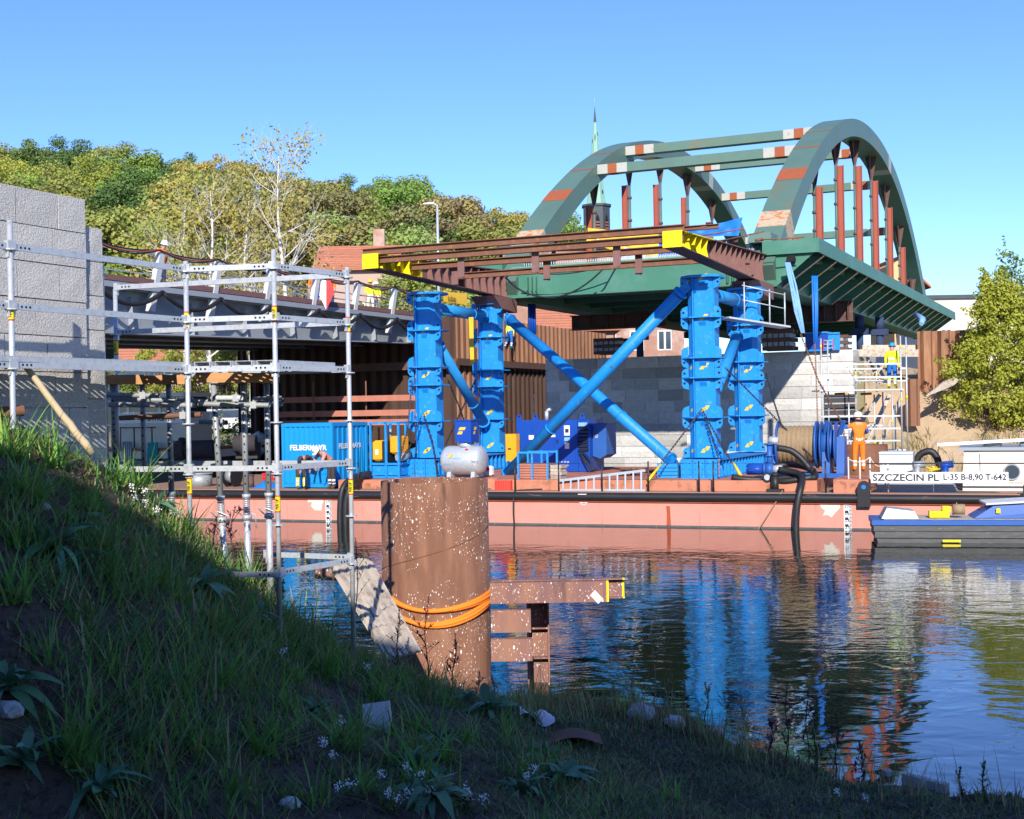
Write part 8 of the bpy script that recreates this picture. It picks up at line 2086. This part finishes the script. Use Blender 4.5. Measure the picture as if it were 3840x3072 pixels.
for i, (px, y0, y1, mt, lab) in enumerate(((2455, 2330, 2690, 'dry', 'tallest straw-coloured seed stem standing before the dark water'), (2380, 2520, 2690, 'dry', 'dry grass stem just beside the tallest one'), (2510, 2530, 2700, 'dry', 'bleached bushy stem behind the grey rock'), (2570, 2540, 2720, 'dry', 'dry weed stem past the grey rock'), (2650, 2560, 2740, 'stem', 'pale green weed at the rock pile'), (2720, 2590, 2790, 'stem', 'green weed stem leaning over the blue reflection'), (2790, 2600, 2800, 'dry', 'yellowish stem leaning towards the tall purple weeds'),
                                                  (2950, 2560, 2850, 'purple', 'first dark purple weed at the water edge'), (3030, 2590, 2870, 'purple', 'tallest branching purple weed at the water edge'), (3060, 2630, 2870, 'stem', 'light green weed among the purple stems'), (3140, 2680, 2900, 'purple', 'purple weed with reddish leaves past the tallest one'), (2890, 2700, 2850, 'purple', 'short purple weed nearest the rocks'), (3230, 2780, 2920, 'purple', 'low reddish weed by the pale kerb stones'), (3060, 2700, 2860, 'stem', 'leafy green clump below the purple stems'),
                                                  (1600, 2240, 2560, 'purple', 'dark branching weed in front of the rusty pile'), (1500, 2290, 2520, 'purple', 'bristly dark stem crossing the pile'), (1700, 2380, 2600, 'purple', 'dark dock stem at the foot of the pile'), (1330, 2020, 2300, 'stem', 'grey thistle-like stem by the scaffold ledger'), (1250, 2040, 2280, 'stem', 'tall grey-headed weed beside the board ramp'), (1180, 2060, 2270, 'stem', 'grey-headed weed under the scaffold corner'), (870, 1900, 2120, 'purple', 'dark seed stem among the props'), (810, 1940, 2080, 'purple', 'reddish dock beside the leaning prop'),
                                                  (1790, 2520, 2660, 'dry', 'pale dry stem against the pile base'), (1850, 2530, 2660, 'dry', 'pale dry stem right of the pile base'.replace('right of', 'beside')), (2200, 2580, 2690, 'dry', 'thin dry stem before the steel bracket'), (2300, 2560, 2690, 'dry', 'thin dry stem between bracket and tallest stem'), (3600, 2880, 3010, 'stem', 'white-budded weed at the lower corner'), (3690, 2860, 3020, 'stem', 'branching weed nearest the lower corner'))):
    tall(px, y0, y1, mt, lab, 10 if i != 0 else 3, 200 + i, .09 if mt == 'purple' else .06)

# stones and litter
for i, (px, py, r, lab) in enumerate(((2400, 2690, .15, 'large grey rock at the water edge behind the green tuft'), (2530, 2730, .13, 'grey rock beside the dry stems'), (2690, 2750, .1, 'pale small rock at the water edge'), (2770, 2790, .09, 'reddish rock at the water edge'), (2740, 2800, .07, 'small pale rock in front of the reddish one'), (460, 2020, .035, 'white chip of stone on the bare earth'), (340, 1935, .03, 'bluish chip of stone on the bank'), (575, 2090, .04, 'brown stone on the bare earth'), (1090, 3040, .07, 'smooth grey stone at the bottom edge'), (40, 2760, .09, 'rough dark stone at the picture edge'), (165, 1920, .05, 'tan stone lying among weeds'))):
    p = ground_at(px, py); rock('rock', lab, p + ZV * r * .3, r, 'stone' if r > .06 else 'concrete', 300 + i, 'rock', 'loose rocks')
for i, px in enumerate((3330, 3368, 3408, 3450, 3492, 3535)):
    py = 2925 + i * 12; p = ground_at(px, py); m = MB(); m.box(p + ZV * .04, (.085, .1, .14), .3 + .1 * i); m.build('kerb_stone', M['concrete'], label=f'{ORD[i]} pale kerb stone in the row at the water edge', cat='kerb stone', group='kerb stones at the water edge')
g = ground_at(1410, 2740); m = MB(); 
m.hexa([g + Vector(q) for q in ((-.12, 0, -.02), (.14, .03, -.05), (.15, .05, -.05), (-.11, .03, -.02), (-.13, .1, .2), (.1, .14, .22), (.11, .16, .22), (-.12, .12, .2))]); m.build('stone_slab', M['granite'], label='upright white speckled slab half hidden by grass', cat='slab')
g0_, g1_ = ground_at(1950, 2690), ground_at(2080, 2725); m = MB(); nn = 8; vs = []
for j in range(5):
    for i in range(nn + 1):
        a, b = i / nn, j / 4; q = g0_.lerp(g1_, a) + Vector((0, (b - .5) * .35, .05 + .05 * sin(a * 7 + b * 3))); vs.append(q)
m.add(vs, [(j * (nn + 1) + i, j * (nn + 1) + i + 1, (j + 1) * (nn + 1) + i + 1, (j + 1) * (nn + 1) + i) for j in range(4) for i in range(nn)], 0, True); m.build('white_sheet', M['white'], label='torn white plastic sheet lying near the pile foot', cat='plastic sheet')
g = ground_at(2150, 2790); m = MB(); vs = []
for j in range(9):
    for i in range(13):
        a = i / 12 - .5; b = j / 8 - .5; vs.append(g + Vector((a * .55, b * .5, .03 + .05 * cos(a * 4) - .03 * b + .012 * (j % 2))))
m.add(vs, [(j * 13 + i, j * 13 + i + 1, (j + 1) * 13 + i + 1, (j + 1) * 13 + i) for j in range(8) for i in range(12)]); m.build('rusty_mesh', M['rust'], label='piece of rusty ribbed sheet lying on the bank by the white sheet', cat='scrap metal')
m = MB(); a, b = W(1960, 2655, 16.4), W(2480, 2640, 15.9); a.z = b.z = .04; m.bar(a, b, .08, .04); m.build('bank_beam', M['galv_dark'], label='long grey edging beam along the waterline behind the rocks', cat='edging')

# ------------------------------------------------------------------ unseen building added behind the viewpoint to shade the bank
bb = empty('added_shade_building', (0, -14, 2), 0, 'plain cream building added behind the viewpoint to shade the bank', 'building')
m = MB(); m.hexa([(-13, -16, 0), (12, -16, 0), (12, -7, 0), (-13, -7, 0), (-13, -16, 12.0), (12, -16, 12.0), (12, -7, 12.0), (-13, -7, 12.0)]); m.build('wall', M['cream_wall'], bb)  # pale wall, to bounce light onto the shaded bank
m = MB(); m.hexa([(-13.4, -16.4, 12.0), (12.4, -16.4, 12.0), (12.4, -6.6, 12.0), (-13.4, -6.6, 12.0), (-13.4, -16.4, 12.3), (12.4, -16.4, 12.3), (12.4, -6.6, 12.3), (-13.4, -6.6, 12.3)]); m.build('roof', M['slate'], bb)
for k in range(6):
    for z in (4.5, 8.0):
        m = MB(); m.box((-10 + 4 * k, -6.98, z), (1.4, .1, 2.0)); m.build('window', M['glass'], bb)
